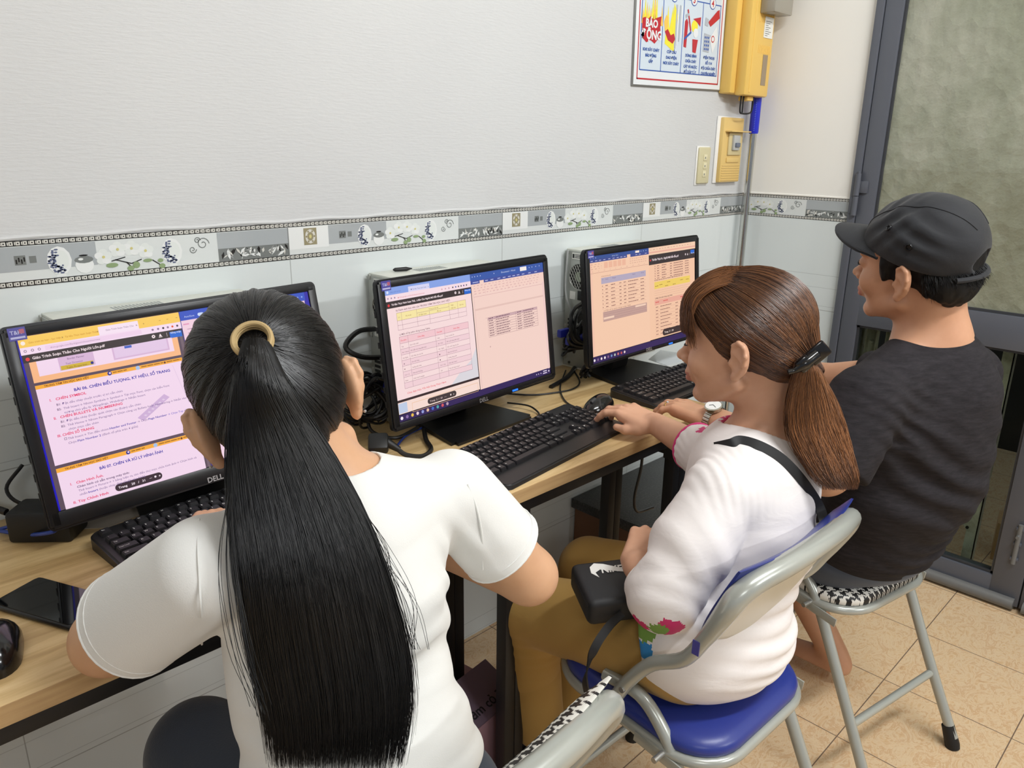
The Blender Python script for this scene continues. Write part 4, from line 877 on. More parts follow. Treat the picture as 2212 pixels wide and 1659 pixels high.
# panel pictures: flames and shout, switch, extinguisher and bucket, hand dialling
q = random.Random(4)
for k in range(11):
    x = -0.200 + k * 0.009; h_ = 0.04 + 0.03 * math.sin(k * 1.3) + 0.03 * (k > 2) * (k < 8)
    ppoly([(x - 0.007, 0.165), (x, 0.165 + h_), (x + 0.007, 0.165)], (pgold, pyel)[k % 2], 0.0009)
ppoly([(-0.203, 0.178), (-0.190, 0.182), (-0.180, 0.176), (-0.165, 0.186), (-0.150, 0.178), (-0.135, 0.184), (-0.112, 0.190), (-0.116, 0.160), (-0.110, 0.135), (-0.125, 0.128), (-0.140, 0.116), (-0.160, 0.124), (-0.18, 0.117), (-0.203, 0.130)], pred, 0.0011)
ptext('BÁO', -0.158, 0.158, 0.029, pw, bold=0.04); ptext('ĐỘNG', -0.156, 0.127, 0.033, pw, bold=0.04)
ppoly([(-0.09, 0.12), (-0.04, 0.10), (-0.055, 0.22), (-0.07, 0.16), (-0.08, 0.22)], pyel, 0.0008); ppoly([(-0.060, 0.10), (-0.040, 0.13), (-0.03, 0.20), (-0.05, 0.23), (-0.055, 0.15)], pyel, 0.0009)
ppoly([(-0.098, 0.178), (-0.088, 0.196), (-0.078, 0.190), (-0.078, 0.164), (-0.092, 0.152)], pgold, 0.0011); ppoly([(-0.092, 0.152), (-0.078, 0.160), (-0.062, 0.144), (-0.046, 0.150), (-0.038, 0.135), (-0.050, 0.122), (-0.075, 0.130)], pred, 0.0012)
for k in range(4): pq(-0.040 + k * 0.009, 0.11 + k * 0.01, -0.034 + k * 0.009, 0.228, (pgry, pw)[k % 2], 0.0012)
ppoly([(0.008, 0.118), (0.022, 0.116), (0.026, 0.186), (0.018, 0.196), (0.009, 0.188)], pred, 0.0012); ppoly([(0.018, 0.22), (0.024, 0.222), (0.044, 0.166), (0.040, 0.160)], pred, 0.0013); ppoly([(0.012, 0.196), (0.030, 0.206), (0.028, 0.212), (0.010, 0.206)], pgry, 0.0014)
pdisc(0.062, 0.178, 0.017, pyel, 0.0010); pdisc(0.070, 0.160, 0.013, pw, 0.0011); ppoly([(0.052, 0.198), (0.094, 0.206), (0.092, 0.180), (0.078, 0.188)], pred, 0.0012); ppoly([(0.058, 0.106), (0.076, 0.104), (0.084, 0.142), (0.054, 0.142)], pred, 0.0013); ppoly([(0.010, 0.136), (0.046, 0.158), (0.044, 0.164), (0.008, 0.142)], pblue, 0.0014)
ppoly([(0.115, 0.112), (0.150, 0.110), (0.156, 0.160), (0.118, 0.164)], pgry, 0.0011)
for i in range(3):
    for j in range(4): pq(0.121 + i * 0.010, 0.116 + j * 0.011, 0.127 + i * 0.010, 0.122 + j * 0.011, pblue, 0.0014)
ppoly([(0.136, 0.196), (0.150, 0.184), (0.200, 0.212), (0.196, 0.236), (0.184, 0.232)], pred, 0.0012); ppoly([(0.118, 0.186), (0.136, 0.184), (0.138, 0.204), (0.120, 0.208)], pgry, 0.0013); ppoly([(0.150, 0.150), (0.186, 0.190), (0.196, 0.150), (0.170, 0.110)], pw, 0.0012); pdisc(0.168, 0.150, 0.010, pred, 0.0014); pdisc(0.168, 0.150, 0.007, pw, 0.0015)
TX = [(-0.155, ['KHI XẢY CHÁY', 'BÁO ĐỘNG', 'GẤP'], .080), (-0.052, ['CÚP CẦU', 'DAO ĐIỆN', 'NƠI XẢY CHÁY'], .082), (0.052, ['DÙNG BÌNH', 'CHỮA CHÁY', 'CÁT VÀ NƯỚC', 'ĐỂ DẬP TẮT'], .074), (0.154, ['ĐIỆN THOẠI', 'SỐ 114', 'ĐỘI CHỮA CHÁY', 'CHUYÊN NGHIỆP'], .082)]
for x, ls, wm in TX:
    for k, s in enumerate(ls): ptext(s, x, 0.0955 - k * 0.0155 - (0.004 if len(ls) == 4 else 0), 0.0108, pblue, w=wm * len(s) / max(len(a) for a in ls), bold=0.035)
m.build('print', po)

yl = mat('yellow_enamel', (232, 192, 100), 0.38, spec=0.5); yd = mat('yellow_plate', (222, 190, 118), 0.45)
eb = thing('electric_box', 'yellow painted metal electric box with paper sticker and small window on the wall', 'electric box', (-0.14, -0.0, 1.52))
m = MB(); m.box((-0.088, -0.045, 0.006), (0.098, -0.0005, 0.60), yl, bev=0.006); m.build('box_body', eb)
m = MB(); m.box((-0.062, -0.082, 0.0), (0.092, -0.044, 0.60), yl, bev=0.007)
for k in range(12): m.tube([(-0.01 + k * 0.008, -0.0825, 0.22), (-0.01 + k * 0.008, -0.0825, 0.27)], 0.0012, yl, n=6)
for k in range(9): m.tube([(0.0 + k * 0.009, -0.0825, 0.13), (0.0 + k * 0.009, -0.0825, 0.155)], 0.0012, yl, n=6)
m.tube([(-0.035, -0.081, 0.01), (-0.035, -0.081, 0.59)], 0.004, yl, n=8)
m.build('cover', eb)
m = MB(); m.box((0.034, -0.0832, 0.035), (0.064, -0.0815, 0.128), mat('window_grey', (150, 132, 108), 0.4)); m.build('window', eb)
m = MB(); m.box((0.022, -0.0840, 0.178), (0.078, -0.0822, 0.240), pcl)
for k in range(8): m.box((0.028, -0.0843, 0.184 + k * 0.006), (0.045 + 0.026 * ((k * 7) % 5) / 5, -0.0840, 0.1853 + k * 0.006), pck)
m.build('sticker', eb)
m = MB(); m.box((-0.008, -0.065, -0.014), (0.030, -0.03, 0.0), yl, bev=0.003)
m.build('lug', eb)
hk = MB(); hk.tube(spline([(-0.172, -0.055, 1.52), (-0.172, -0.055, 1.474), (-0.158, -0.056, 1.466), (-0.115, -0.056, 1.468), (-0.098, -0.056, 1.478), (-0.094, -0.056, 1.52)], 6), 0.0028, bmet, n=8); hk.tube([(-0.152, -0.052, 1.52), (-0.152, -0.052, 1.468)], 0.0026, bmet, n=8)
tag(hk.build('wire_hook'), 'black bent wire hook hanging beneath the yellow electric box', 'hook')
mt = thing('meter_box', 'clear grey plastic cover on the upper front of the yellow box, cut by the frame', 'meter', (-0.10, -0.083, 1.765))
MB().box((-0.055, -0.050, 0), (0.062, 0.0, 0.2), mat('smoke_plastic', (170, 164, 150), 0.12, spec=0.6, Alpha=0.75), bev=0.004).build('cover', mt)
MB().box((-0.045, -0.038, 0.012), (0.05, -0.002, 0.19), mat('meter_inside', (196, 192, 180), 0.5), bev=0.003).build('meter_body', mt)

iv = mat('ivory_plate', (206, 198, 160), 0.4); pwt = mat('paint_white', (236, 235, 230), 0.5)
sw = thing('wall_socket', 'ivory three gang switch plate on the wall, lower and left of the yellow one', 'socket', (-0.2905, -0.0, 1.3005))
m = MB(); m.box((-0.0375, -0.004, -0.062), (0.0375, -0.0003, 0.062), pwt, bev=0.003); m.box((-0.032, -0.012, -0.057), (0.035, -0.003, 0.058), iv, bev=0.005, seg=3); m.build('plate', sw)
for k, zz in enumerate((-0.026, 0.0, 0.026)):
    m = MB(); m.box((-0.009, -0.0145, zz - 0.010), (0.011, -0.0115, zz + 0.010), mat('ivory_key', (222, 214, 178), 0.35), bev=0.002); m.box((-0.003, -0.0150, zz - 0.004), (0.0015, -0.0143, zz + 0.002), bsil); m.build('switch', sw)
bk = thing('breaker_plate', 'tall yellow breaker plate with grey switch under a flap, beside the pole', 'breaker', (-0.141, -0.0, 1.350))
m = MB(); m.box((-0.078, -0.006, -0.107), (0.070, -0.0004, 0.108), pwt, bev=0.003); m.box((-0.062, -0.020, -0.104), (0.068, -0.004, 0.104), yd, bev=0.004)
for k in range(7): m.tube([(-0.055, -0.0205, -0.098 + k * 0.008), (0.06, -0.0205, -0.098 + k * 0.008)], 0.0014, yd, n=6)
m.build('plate', bk)
m = MB(); m.box((-0.03, -0.026, -0.016), (0.052, -0.019, 0.058), mat('breaker_well', (208, 192, 144), 0.4), bev=0.002); m.box((-0.032, -0.024, -0.040), (0.048, -0.0195, -0.024), yd, bev=0.002); m.build('frame', bk)
m = MB(); m.box((-0.012, -0.034, 0.0), (0.028, -0.025, 0.048), mat('breaker_grey', (178, 180, 178), 0.4), bev=0.002); m.box((-0.004, -0.040, 0.010), (0.022, -0.033, 0.024), mat('breaker_lever', (104, 112, 128), 0.4), bev=0.002); m.build('switch', bk)
m = MB(); m.box((-0.05, -0.045, 0.058), (0.078, -0.019, 0.062), yd, bev=0.0015); m.build('flap', bk)

chrome = mat('chrome_tube', (205, 205, 200), 0.16, metal=1.0)
po_ = thing('pole', 'steel pole with blue plastic grip standing in the corner behind the far monitor', 'pole', (-0.045, -0.042, 0))
MB().tube([(0, 0, 0.0), (0, 0, 1.43)], 0.0115, chrome, n=16).build('tube', po_)
m = MB(); m.tube([(0, 0, 1.405), (0, 0, 1.41), (0, 0, 1.56)], [0.0145, 0.0162, 0.0162], mat('grip_blue', (32, 44, 190), 0.35), n=16)
for k in range(26): m.tube([(-0.0145, -0.008, 1.415 + k * 0.0055), (-0.0145, -0.008, 1.4165 + k * 0.0055)], 0.0022, mat('grip_dots', (110, 130, 220), 0.3), n=6)
m.build('grip', po_)
# ---------------------------------------------------------------- folding chairs
tubem = mat('chair_tube', (172, 175, 168), 0.26, metal=0.25, spec=0.6); shell = mat('chair_shell', (206, 200, 182), 0.32)
vin = mat('blue_vinyl', (44, 58, 138), 0.34, spec=0.5, build=lambda nt, b_: bump(nt, b_, noise(nt, coords(nt), 160, 3, 0.6), 0.15, 0.0006))
def hound(ax):
    def g(nt, b_):
        c = xyz(nt, coords(nt)); u, v = c[ax[0]], c[ax[1]]; t = 0.0022
        i = ((u + 5.0) / t).floor(); j = ((v + 5.0) / t).floor()
        warp = i.mod(8.0).lt(4.0); weft = j.mod(8.0).lt(4.0); tw = (i + j).mod(4.0).lt(2.0)
        f = tw * warp + (tw * -1.0 + 1.0) * weft
        nt.links.new(mixc(nt, f, (232, 230, 222), (20, 20, 22)), b_.inputs['Base Color'])
    return g
hs_seat = mat('houndstooth_seat', rough=0.45, build=hound((0, 1))); hs_back = mat('houndstooth_back', rough=0.45, build=hound((0, 2)))
rub = mat('rubber_black', (18, 18, 18), 0.6)
def chair(loc, rz, pad, pad_b, label):
    t = thing('folding_chair', label, 'chair', loc, rz, group='grey steel folding chairs')
    HW = 0.188
    # one bent tube: front feet, pivots, backrest
    def rail(s): return [(s * HW, 0.235, 0.012), (s * HW, 0.115, 0.25), (s * HW, 0.005, 0.470), (s * HW, -0.022, 0.520), (s * HW, -0.062, 0.572), (s * HW, -0.118, 0.612), (s * HW, -0.152, 0.668), (s * HW, -0.178, 0.722), (s * (HW - 0.012), -0.190, 0.752), (s * (HW - 0.042), -0.200, 0.768), (s * 0.08, -0.213, 0.777)]
    L = rail(-1); R_ = rail(1)
    pts = spline(L + [(0, -0.217, 0.780)] + R_[::-1], 5)
    n = len(pts); rad = np.array([0.0118 + 0.0052 * min(1, max(0, (p[2] - 0.66) / 0.08)) for p in pts])
    MB().tube(pts, rad, tubem, n=14).build('back_frame', t)
    for s in (-1, 1):                                        # rear legs
        x = s * (HW - 0.024); q = spline([(x, 0.05, 0.475), (x, -0.025, 0.478), (x, -0.075, 0.440), (x, -0.112, 0.38), (x, -0.20, 0.20), (x + s * 0.004, -0.288, 0.025)], 5)
        MB().tube(q, 0.0118, tubem, n=12).build('rear_leg', t)
        MB().tube([(x + s * 0.003, -0.272, 0.052), (x + s * 0.004, -0.290, 0.008), (x + s * 0.004, -0.292, 0.0)], [0.0142, 0.0165, 0.0158], rub, n=14).build('rubber_foot', t)
        MB().tube([(s * HW, 0.232, 0.028), (s * HW, 0.238, 0.0)], [0.0142, 0.0165], rub, n=14).build('rubber_foot', t)
        m = MB(); m.box((s * (HW - 0.012) - 0.0015, -0.105, 0.395), (s * (HW - 0.012) + 0.0015, 0.02, 0.415), tubem, M=Matrix.Rotation(0.12, 4, 'X'), bev=0.001)
        for yy, zz in ((-0.088, 0.408), (-0.014, 0.50)): m.tube([(s * (HW - 0.02), yy, zz), (s * (HW + 0.0135), yy, zz)], 0.0052, mat('rivet', (190, 190, 186), 0.25, metal=0.8), n=12)
        m.build('hinge', t)
    MB().tube([(-HW + 0.024, -0.215, 0.165), (HW - 0.024, -0.215, 0.165)], 0.0088, tubem, n=12).build('stretcher', t)
    MB().tube([(-HW, 0.165, 0.15), (HW, 0.165, 0.15)], 0.0088, tubem, n=12).build('stretcher', t)
    # seat: rim tube and pad
    o = [(x * (1.0 if y < 0 else 1.0 - 0.06 * y / 0.19), y) for x, y in rrect(0.335, 0.365, 0.085, 8)]
    MB().tube([(x * 1.0, y + 0.01, 0.408 + 0.010 * (y > 0) * y / 0.18) for x, y in o], 0.0105, tubem, n=10, closed=True).build('seat_rim', t)
    V = []; F = []; rings = [(0.96, 0.0), (1.005, 0.008), (1.01, 0.018), (0.985, 0.027), (0.90, 0.034), (0.6, 0.038), (0.25, 0.038)]; k = len(o)
    for sc, z in rings: V += [(x * sc, y * sc + 0.01, 0.412 + z + 0.010 * (y > 0) * y / 0.18) for x, y in o]
    for r in range(len(rings) - 1): F += [(r * k + i, r * k + (i + 1) % k, (r + 1) * k + (i + 1) % k, (r + 1) * k + i) for i in range(k)]
    F += [tuple(range(k))[::-1], tuple((len(rings) - 1) * k + i for i in range(k))]
    MB().add(V, F, pad, True).build('seat', t, sharp=60)
    # backrest: curved plastic shell behind, padded front
    def sheet(y_off, th, x_w, z0, z1, m, name, bulge=0.0, fx=1.0):
        V = []; F = []; nx, nz = 20, 12
        for side in (0, 1):
            for j in range(nz + 1):
                for i in range(nx + 1):
                    u = i / nx * 2 - 1; v = j / nz; xw = x_w * (1 - 0.30 * (1 - v) ** 3)
                    z = z0 + (z1 - z0) * v - (1 - v) * 0.028 * (1 - u * u) * -1 * -1
                    y = -0.118 - (z - 0.612) * 0.47 - 0.022 * (1 - u * u) + y_off + side * th * (1 - 0.85 * max(abs(u), abs(2 * v - 1)) ** 5) + 0.0
                    V.append((u * xw, y, z))
        N_ = (nx + 1) * (nz + 1)
        for j in range(nz):
            for i in range(nx):
                a = j * (nx + 1) + i; F += [(a, a + 1, a + nx + 2, a + nx + 1), (N_ + a, N_ + a + nx + 1, N_ + a + nx + 2, N_ + a + 1)]
        edge = [j * (nx + 1) for j in range(nz + 1)] + [nz * (nx + 1) + i for i in range(1, nx + 1)] + [j * (nx + 1) + nx for j in range(nz - 1, -1, -1)] + [i for i in range(nx - 1, 0, -1)]
        for a, b2 in zip(edge, edge[1:] + edge[:1]): F.append((a, b2, N_ + b2, N_ + a))
        return MB().add(V, F, m, True).build(name, t, sharp=60)
    sheet(-0.004, 0.012, 0.178, 0.622, 0.768, shell, 'back_shell')
    sheet(0.012, 0.026, 0.178, 0.618, 0.790, pad_b, 'backrest')
    MB().box((-HW - 0.0128, -0.150, 0.640), (-HW - 0.0115, -0.138, 0.664), stick, M=None).build('sticker', t)
    return t
chair((-1.500, -0.800, 0), math.radians(-2.0), vin, vin, 'folding chair with royal blue vinyl seat and back, under the white blouse')
chair((-0.885, -0.800, 0), math.radians(-11.0), hs_seat, hs_back, 'folding chair with houndstooth seat in view, under the black capped sitter')
chair((-2.170, -0.808, 0), math.radians(0.5), hs_seat, hs_back, 'folding chair cut by the frame bottom, only its houndstooth backrest end showing')
# ---------------------------------------------------------------- bodies and clothes: blended shapes meshed as one surface
class Fr:
    """a local frame: o + s * R @ p"""
    def __init__(s, o, R=None, k=1.0): s.o = np.array(o, float); s.R = np.eye(3) if R is None else np.array(R, float); s.k = k
    def w(s, p): return s.o + s.k * (s.R @ np.array(p, float))
def HR(yaw, pitch, roll):
    a, b, c = np.radians([yaw, pitch, roll])
    Rz = np.array([[np.cos(a), np.sin(a), 0], [-np.sin(a), np.cos(a), 0], [0, 0, 1]])
    Rx = np.array([[1, 0, 0], [0, np.cos(b), np.sin(b)], [0, -np.sin(b), np.cos(b)]])
    Ry = np.array([[np.cos(c), 0, -np.sin(c)], [0, 1, 0], [np.sin(c), 0, np.cos(c)]])
    return Rz @ Rx @ Ry
WORLD = Fr((0, 0, 0))
def cap(a, b, ra, rb=None, F=WORLD, flat=None):
    """tapered limb from a to b; flat=(axis, factor) squeezes it along a direction"""
    A, B_ = F.w(a), F.w(b); ra, rb = ra * F.k, (ra if rb is None else rb) * F.k; D = B_ - A; L2 = max(D @ D, 1e-12)
    m = max(ra, rb); lo, hi = np.minimum(A, B_) - m, np.maximum(A, B_) + m
    fl = None
    if flat is not None: ax = F.R @ np.array(flat[0], float); ax /= np.linalg.norm(ax); fl = (ax, flat[1])
    def f(X_, Y_, Z_):
        px, py, pz = X_ - A[0], Y_ - A[1], Z_ - A[2]
        t = np.clip((px * D[0] + py * D[1] + pz * D[2]) / L2, 0, 1)
        qx, qy, qz = px - t * D[0], py - t * D[1], pz - t * D[2]; d2 = qx * qx + qy * qy + qz * qz; r = ra + (rb - ra) * t
        if fl is not None:
            c = qx * fl[0][0] + qy * fl[0][1] + qz * fl[0][2]; s2 = d2 + c * c * (1 / fl[1] ** 2 - 1); k0 = np.sqrt(s2) / r
            return (k0 - 1) * r * np.minimum(1, (fl[1] + (1 - fl[1]) * 0.5))
        return np.sqrt(d2) - r
    return f, lo, hi
def ell(c, r, R=None, F=WORLD):
    Cw = F.w(c); Rw = F.R if R is None else F.R @ R; r = np.array(r, float) * F.k; m = np.abs(Rw) @ r
    def f(X_, Y_, Z_):
        px, py, pz = X_ - Cw[0], Y_ - Cw[1], Z_ - Cw[2]; s0 = 0; s1 = 0
        for i in range(3):
            q = px * Rw[0, i] + py * Rw[1, i] + pz * Rw[2, i]; s0 = s0 + (q / r[i]) ** 2; s1 = s1 + (q / r[i] ** 2) ** 2
        k0 = np.sqrt(s0); return k0 * (k0 - 1) / (np.sqrt(s1) + 1e-6)
    return f, Cw - m, Cw + m
def rbox(c, h, r, R=None, F=WORLD):
    Cw = F.w(c); Rw = F.R if R is None else F.R @ R; h = np.array(h, float) * F.k; m = np.abs(Rw) @ h
    def f(X_, Y_, Z_):
        px, py, pz = X_ - Cw[0], Y_ - Cw[1], Z_ - Cw[2]; s = 0; mx = None
        for i in range(3):
            q = np.abs(px * Rw[0, i] + py * Rw[1, i] + pz * Rw[2, i]) - (h[i] - r); s = s + np.maximum(q, 0) ** 2; mx = q if mx is None else np.maximum(mx, q)
        return np.sqrt(s) + np.minimum(mx, 0) - r
    return f, Cw - m, Cw + m
def path(pts, rads, F=WORLD, **k):
    return [cap(pts[i], pts[i + 1], rads[i], rads[i + 1], F, **k) for i in range(len(pts) - 1)]
class Field:
    def __init__(s, lo, hi, h):
        s.lo = np.array(lo, float); s.h = h; s.n = np.ceil((np.array(hi) - s.lo) / h).astype(int) + 1
        s.a = np.full(s.n, 0.06, np.float32); s.ax = [s.lo[i] + h * np.arange(s.n[i], dtype=np.float64) for i in range(3)]
    def _sub(s, lo, hi, m):
        i0 = np.clip(((lo - m - s.lo) / s.h).astype(int), 0, s.n); i1 = np.clip(((hi + m - s.lo) / s.h).astype(int) + 2, 0, s.n)
        if np.any(i1 <= i0): return None, None
        sl = tuple(slice(i0[k], i1[k]) for k in range(3))
        return sl, (s.ax[0][sl[0]][:, None, None], s.ax[1][sl[1]][None, :, None], s.ax[2][sl[2]][None, None, :])
    def add(s, prims, k=0.01, inflate=0.0):
        for f, lo, hi in (prims if isinstance(prims, list) else [prims]):
            sl, P = s._sub(lo, hi, 0.03 + k + inflate)
            if sl is None: continue
            d = (f(*P) - inflate).astype(np.float32); a = s.a[sl]
            h_ = np.clip(0.5 + 0.5 * (a - d) / k, 0, 1); s.a[sl] = a * (1 - h_) + d * h_ - k * h_ * (1 - h_)
        return s
    def cut(s, prims, k=0.006, inflate=0.0):
        for f, lo, hi in (prims if isinstance(prims, list) else [prims]):
            sl, P = s._sub(lo, hi, 0.03 + k + inflate)
            if sl is None: continue
            d = -(f(*P) - inflate).astype(np.float32); a = s.a[sl]
            h_ = np.clip(0.5 - 0.5 * (a - d) / k, 0, 1); s.a[sl] = a * (1 - h_) + d * h_ + k * h_ * (1 - h_)
        return s
    def plane(s, p, n, k=0.004):
        """keep the side n points away from"""
        n = np.array(n, float); n /= np.linalg.norm(n); X_, Y_, Z_ = s.ax[0][:, None, None], s.ax[1][None, :, None], s.ax[2][None, None, :]
        d = ((X_ - p[0]) * n[0] + (Y_ - p[1]) * n[1] + (Z_ - p[2]) * n[2]).astype(np.float32)
        h_ = np.clip(0.5 - 0.5 * (s.a - d) / k, 0, 1); s.a = s.a * (1 - h_) + d * h_ + k * h_ * (1 - h_)
        return s
    def mesh(s):
        g = vdb.FloatGrid(background=0.06); s.a[0] = s.a[-1] = 0.06; s.a[:, 0] = s.a[:, -1] = 0.06; s.a[:, :, 0] = s.a[:, :, -1] = 0.06
        g.copyFromArray(s.a); p, q = g.convertToQuads(0.0)
        return np.asarray(p, float) * s.h + s.lo, np.asarray(q)[:, ::-1].astype(int)
def vnoise(P, seed=0):
    """smooth value noise, -1..1"""
    r = np.random.RandomState(seed); T = r.rand(4096) * 2 - 1; I = np.floor(P).astype(int); Fq = P - I; Fq = Fq * Fq * (3 - 2 * Fq); out = 0
    for dx in (0, 1):
        for dy in (0, 1):
            for dz in (0, 1):
                h = ((I[:, 0] + dx) * 73856093 ^ (I[:, 1] + dy) * 19349663 ^ (I[:, 2] + dz) * 83492791) & 4095
                w_ = (Fq[:, 0] if dx else 1 - Fq[:, 0]) * (Fq[:, 1] if dy else 1 - Fq[:, 1]) * (Fq[:, 2] if dz else 1 - Fq[:, 2]); out = out + T[h] * w_
    return out
def vnormals(V, Q):
    n = np.cross(V[Q[:, 2]] - V[Q[:, 0]], V[Q[:, 3]] - V[Q[:, 1]]); N = np.zeros_like(V)
    for i in range(4): np.add.at(N, Q[:, i], n)
    return N / (np.linalg.norm(N, axis=1)[:, None] + 1e-12)
def smooth(V, Q, it=2, lam=0.5):
    E = np.concatenate([Q[:, [0, 1]], Q[:, [1, 2]], Q[:, [2, 3]], Q[:, [3, 0]]]); n = len(V)
    for _ in range(it):
        S = np.zeros_like(V); c = np.zeros(n)
        np.add.at(S, E[:, 0], V[E[:, 1]]); np.add.at(S, E[:, 1], V[E[:, 0]]); np.add.at(c, E[:, 0], 1); np.add.at(c, E[:, 1], 1)
        V = V + lam * (S / np.maximum(c, 1)[:, None] - V)
    return V
def skin_obj(name, parts, mats, parent, matf=None, col=None):
    """parts: list of (V, Q) joined in one mesh; matf(face centres) -> material index"""
    V = np.concatenate([p[0] for p in parts]); off = np.cumsum([0] + [len(p[0]) for p in parts[:-1]]); Q = np.concatenate([p[1] + o for p, o in zip(parts, off)])
    me = bpy.data.meshes.new(name); me.vertices.add(len(V)); me.vertices.foreach_set('co', V.astype(np.float32).ravel())
    me.loops.add(Q.size); me.loops.foreach_set('vertex_index', Q.ravel().astype(np.int32)); me.polygons.add(len(Q))
    me.polygons.foreach_set('loop_start', np.arange(0, Q.size, Q.shape[1], dtype=np.int32))
    for m in mats: me.materials.append(m)
    if matf is not None: me.polygons.foreach_set('material_index', matf(V[Q].mean(1)).astype(np.int32))
    me.polygons.foreach_set('use_smooth', np.ones(len(Q), bool))
    me.update(calc_edges=True); me.validate()
    if col is not None:
        a = me.color_attributes.new('tone', 'FLOAT_COLOR', 'POINT'); c4 = np.ones((len(V), 4), np.float32); c4[:, :3] = col[:, None] if col.ndim == 1 else col; a.data.foreach_set('color', c4.ravel())
    o = link_mesh(name, me); 
    if parent is not None: o.parent = parent; o.matrix_parent_inverse = parent.matrix_basis.inverted()
    return o
def strands(paths, rad, up=None):
    """(N, M, 3) paths as three sided hairs; returns V, Q, per-vertex (u along, random per hair)"""
    P = np.asarray(paths); N, M, _ = P.shape; R = np.broadcast_to(np.asarray(rad), (N, M))
    T = np.gradient(P, axis=1); T /= np.linalg.norm(T, axis=2)[..., None] + 1e-9
    u = np.cross(T, np.broadcast_to(np.array([0.3, 0.2, 0.93]), T.shape) if up is None else up); u /= np.linalg.norm(u, axis=2)[..., None] + 1e-9; v = np.cross(T, u)
    V = np.stack([P + R[..., None] * (math.cos(a) * u + math.sin(a) * v) for a in (PI / 2, PI / 2 + 2 * PI / 3, PI / 2 + 4 * PI / 3)], 2).reshape(-1, 3)
    base = (np.arange(N) * M * 3)[:, None, None] + (np.arange(M - 1) * 3)[None, :, None]; k = np.arange(3)[None, None, :]; k2 = (k + 1) % 3
    Q = np.stack([base + k, base + k2, base + 3 + k2, base + 3 + k], -1).reshape(-1, 4)
    al = np.broadcast_to(np.linspace(0, 1, M)[None, :, None], (N, M, 3)).reshape(-1); rr = np.broadcast_to(NR.rand(N)[:, None, None], (N, M, 3)).reshape(-1)
    return V, Q, al, rr
def head(f, H, male=False):
    """skull, face and ears added to field f in head frame H (x right, y forward, z up)"""
    f.add(ell((0, -0.012, 0.045), (0.073, 0.093, 0.079), F=H), 0.02)
    f.add(ell((0, 0.040, 0.050), (0.060, 0.048, 0.052), F=H), 0.02)
    f.add(ell((0, 0.034, -0.012), (0.060, 0.058, 0.074), F=H), 0.02)
    f.add(ell((0, 0.030, -0.058), (0.052 + 0.003 * male, 0.052, 0.042), F=H), 0.015)
    f.add(ell((0, 0.076, -0.090), (0.018, 0.015, 0.014), F=H), 0.016)
    f.add([cap((s * 0.055, 0.0, -0.052), (s * 0.020, 0.066, -0.088), 0.014, 0.013, F=H) for s in (-1, 1)], 0.016)
    f.add([ell((s * 0.036, 0.062, -0.024), (0.026, 0.024, 0.025), F=H) for s in (-1, 1)], 0.014)
    f.cut([ell((s * 0.033, 0.104, 0.013), (0.019, 0.019, 0.013), F=H) for s in (-1, 1)], 0.010)
    f.add([ell((s * 0.032, 0.079, 0.010), (0.0135, 0.0135, 0.0115), F=H) for s in (-1, 1)], 0.004)
    f.add([cap((s * 0.014, 0.090, 0.031), (s * 0.048, 0.078, 0.032), 0.008, 0.007, F=H) for s in (-1, 1)], 0.010)
    f.add([cap((0, 0.088, 0.014), (0, 0.104, -0.020), 0.0065, 0.0095, F=H)], 0.008)
    f.add([ell((0, 0.1085, -0.022), (0.0112, 0.0110, 0.0095), F=H)], 0.006)
    f.add([ell((s * 0.0115, 0.098, -0.026), (0.0075, 0.0095, 0.0075), F=H) for s in (-1, 1)], 0.004)
    f.cut([ell((s * 0.006, 0.102, -0.034), (0.0032, 0.0045, 0.003), F=H) for s in (-1, 1)], 0.002)
    f.add(ell((0, 0.086, -0.050), (0.024, 0.015, 0.018), F=H), 0.012)
    f.add(cap((-0.015, 0.095, -0.049), (0.015, 0.095, -0.049), 0.0052, F=H), 0.005)
    f.add(cap((-0.013, 0.094, -0.0595), (0.013, 0.094, -0.0595), 0.0062, F=H), 0.005)
    f.cut([cap((-s * 0.0, 0.1010, -0.0535), (s * 0.021, 0.0965, -0.0562), 0.0015, F=H) for s in (-1, 1)], 0.002)
    for s in (-1, 1):
        E = Fr(H.w((s * 0.0735, -0.010, -0.004)), H.R @ np.array([[math.cos(0.42), -s * math.sin(0.42), 0], [s * math.sin(0.42), math.cos(0.42), 0], [0, 0, 1]]) @ HR(0, -9, 0), H.k)
        # E: x outward(s), y forward, z up; a plate with a rolled rim, bowl and lobe
        f.add(ell((s * 0.005, -0.005, 0.002), (0.0075, 0.0180, 0.0315), F=E), 0.006)
        rim = [(s * 0.008, 0.010, 0.010), (s * 0.010, 0.008, 0.024), (s * 0.012, -0.003, 0.0325), (s * 0.0135, -0.015, 0.028), (s * 0.0135, -0.0205, 0.014), (s * 0.012, -0.0185, -0.002), (s * 0.009, -0.011, -0.017), (s * 0.007, -0.003, -0.028)]
        f.add(path(rim, [0.0028, 0.0034, 0.0038, 0.0040, 0.0040, 0.0036, 0.0040, 0.0062], F=E), 0.003)
        f.add(ell((s * 0.0065, -0.0005, -0.030), (0.0052, 0.0085, 0.0085), F=E), 0.004)
        f.cut(ell((s * 0.0145, -0.003, -0.004), (0.0060, 0.0085, 0.0120), F=E), 0.0025); f.cut(ell((s * 0.0160, -0.007, 0.018), (0.0040, 0.0085, 0.0090), F=E), 0.0025)
        f.add(cap((s * 0.0105, 0.004, 0.012), (s * 0.0105, -0.012, 0.002), 0.0026, 0.0024, F=E), 0.003)
        f.add(ell((s * 0.008, 0.011, -0.008), (0.0034, 0.0045, 0.006), F=E), 0.003)
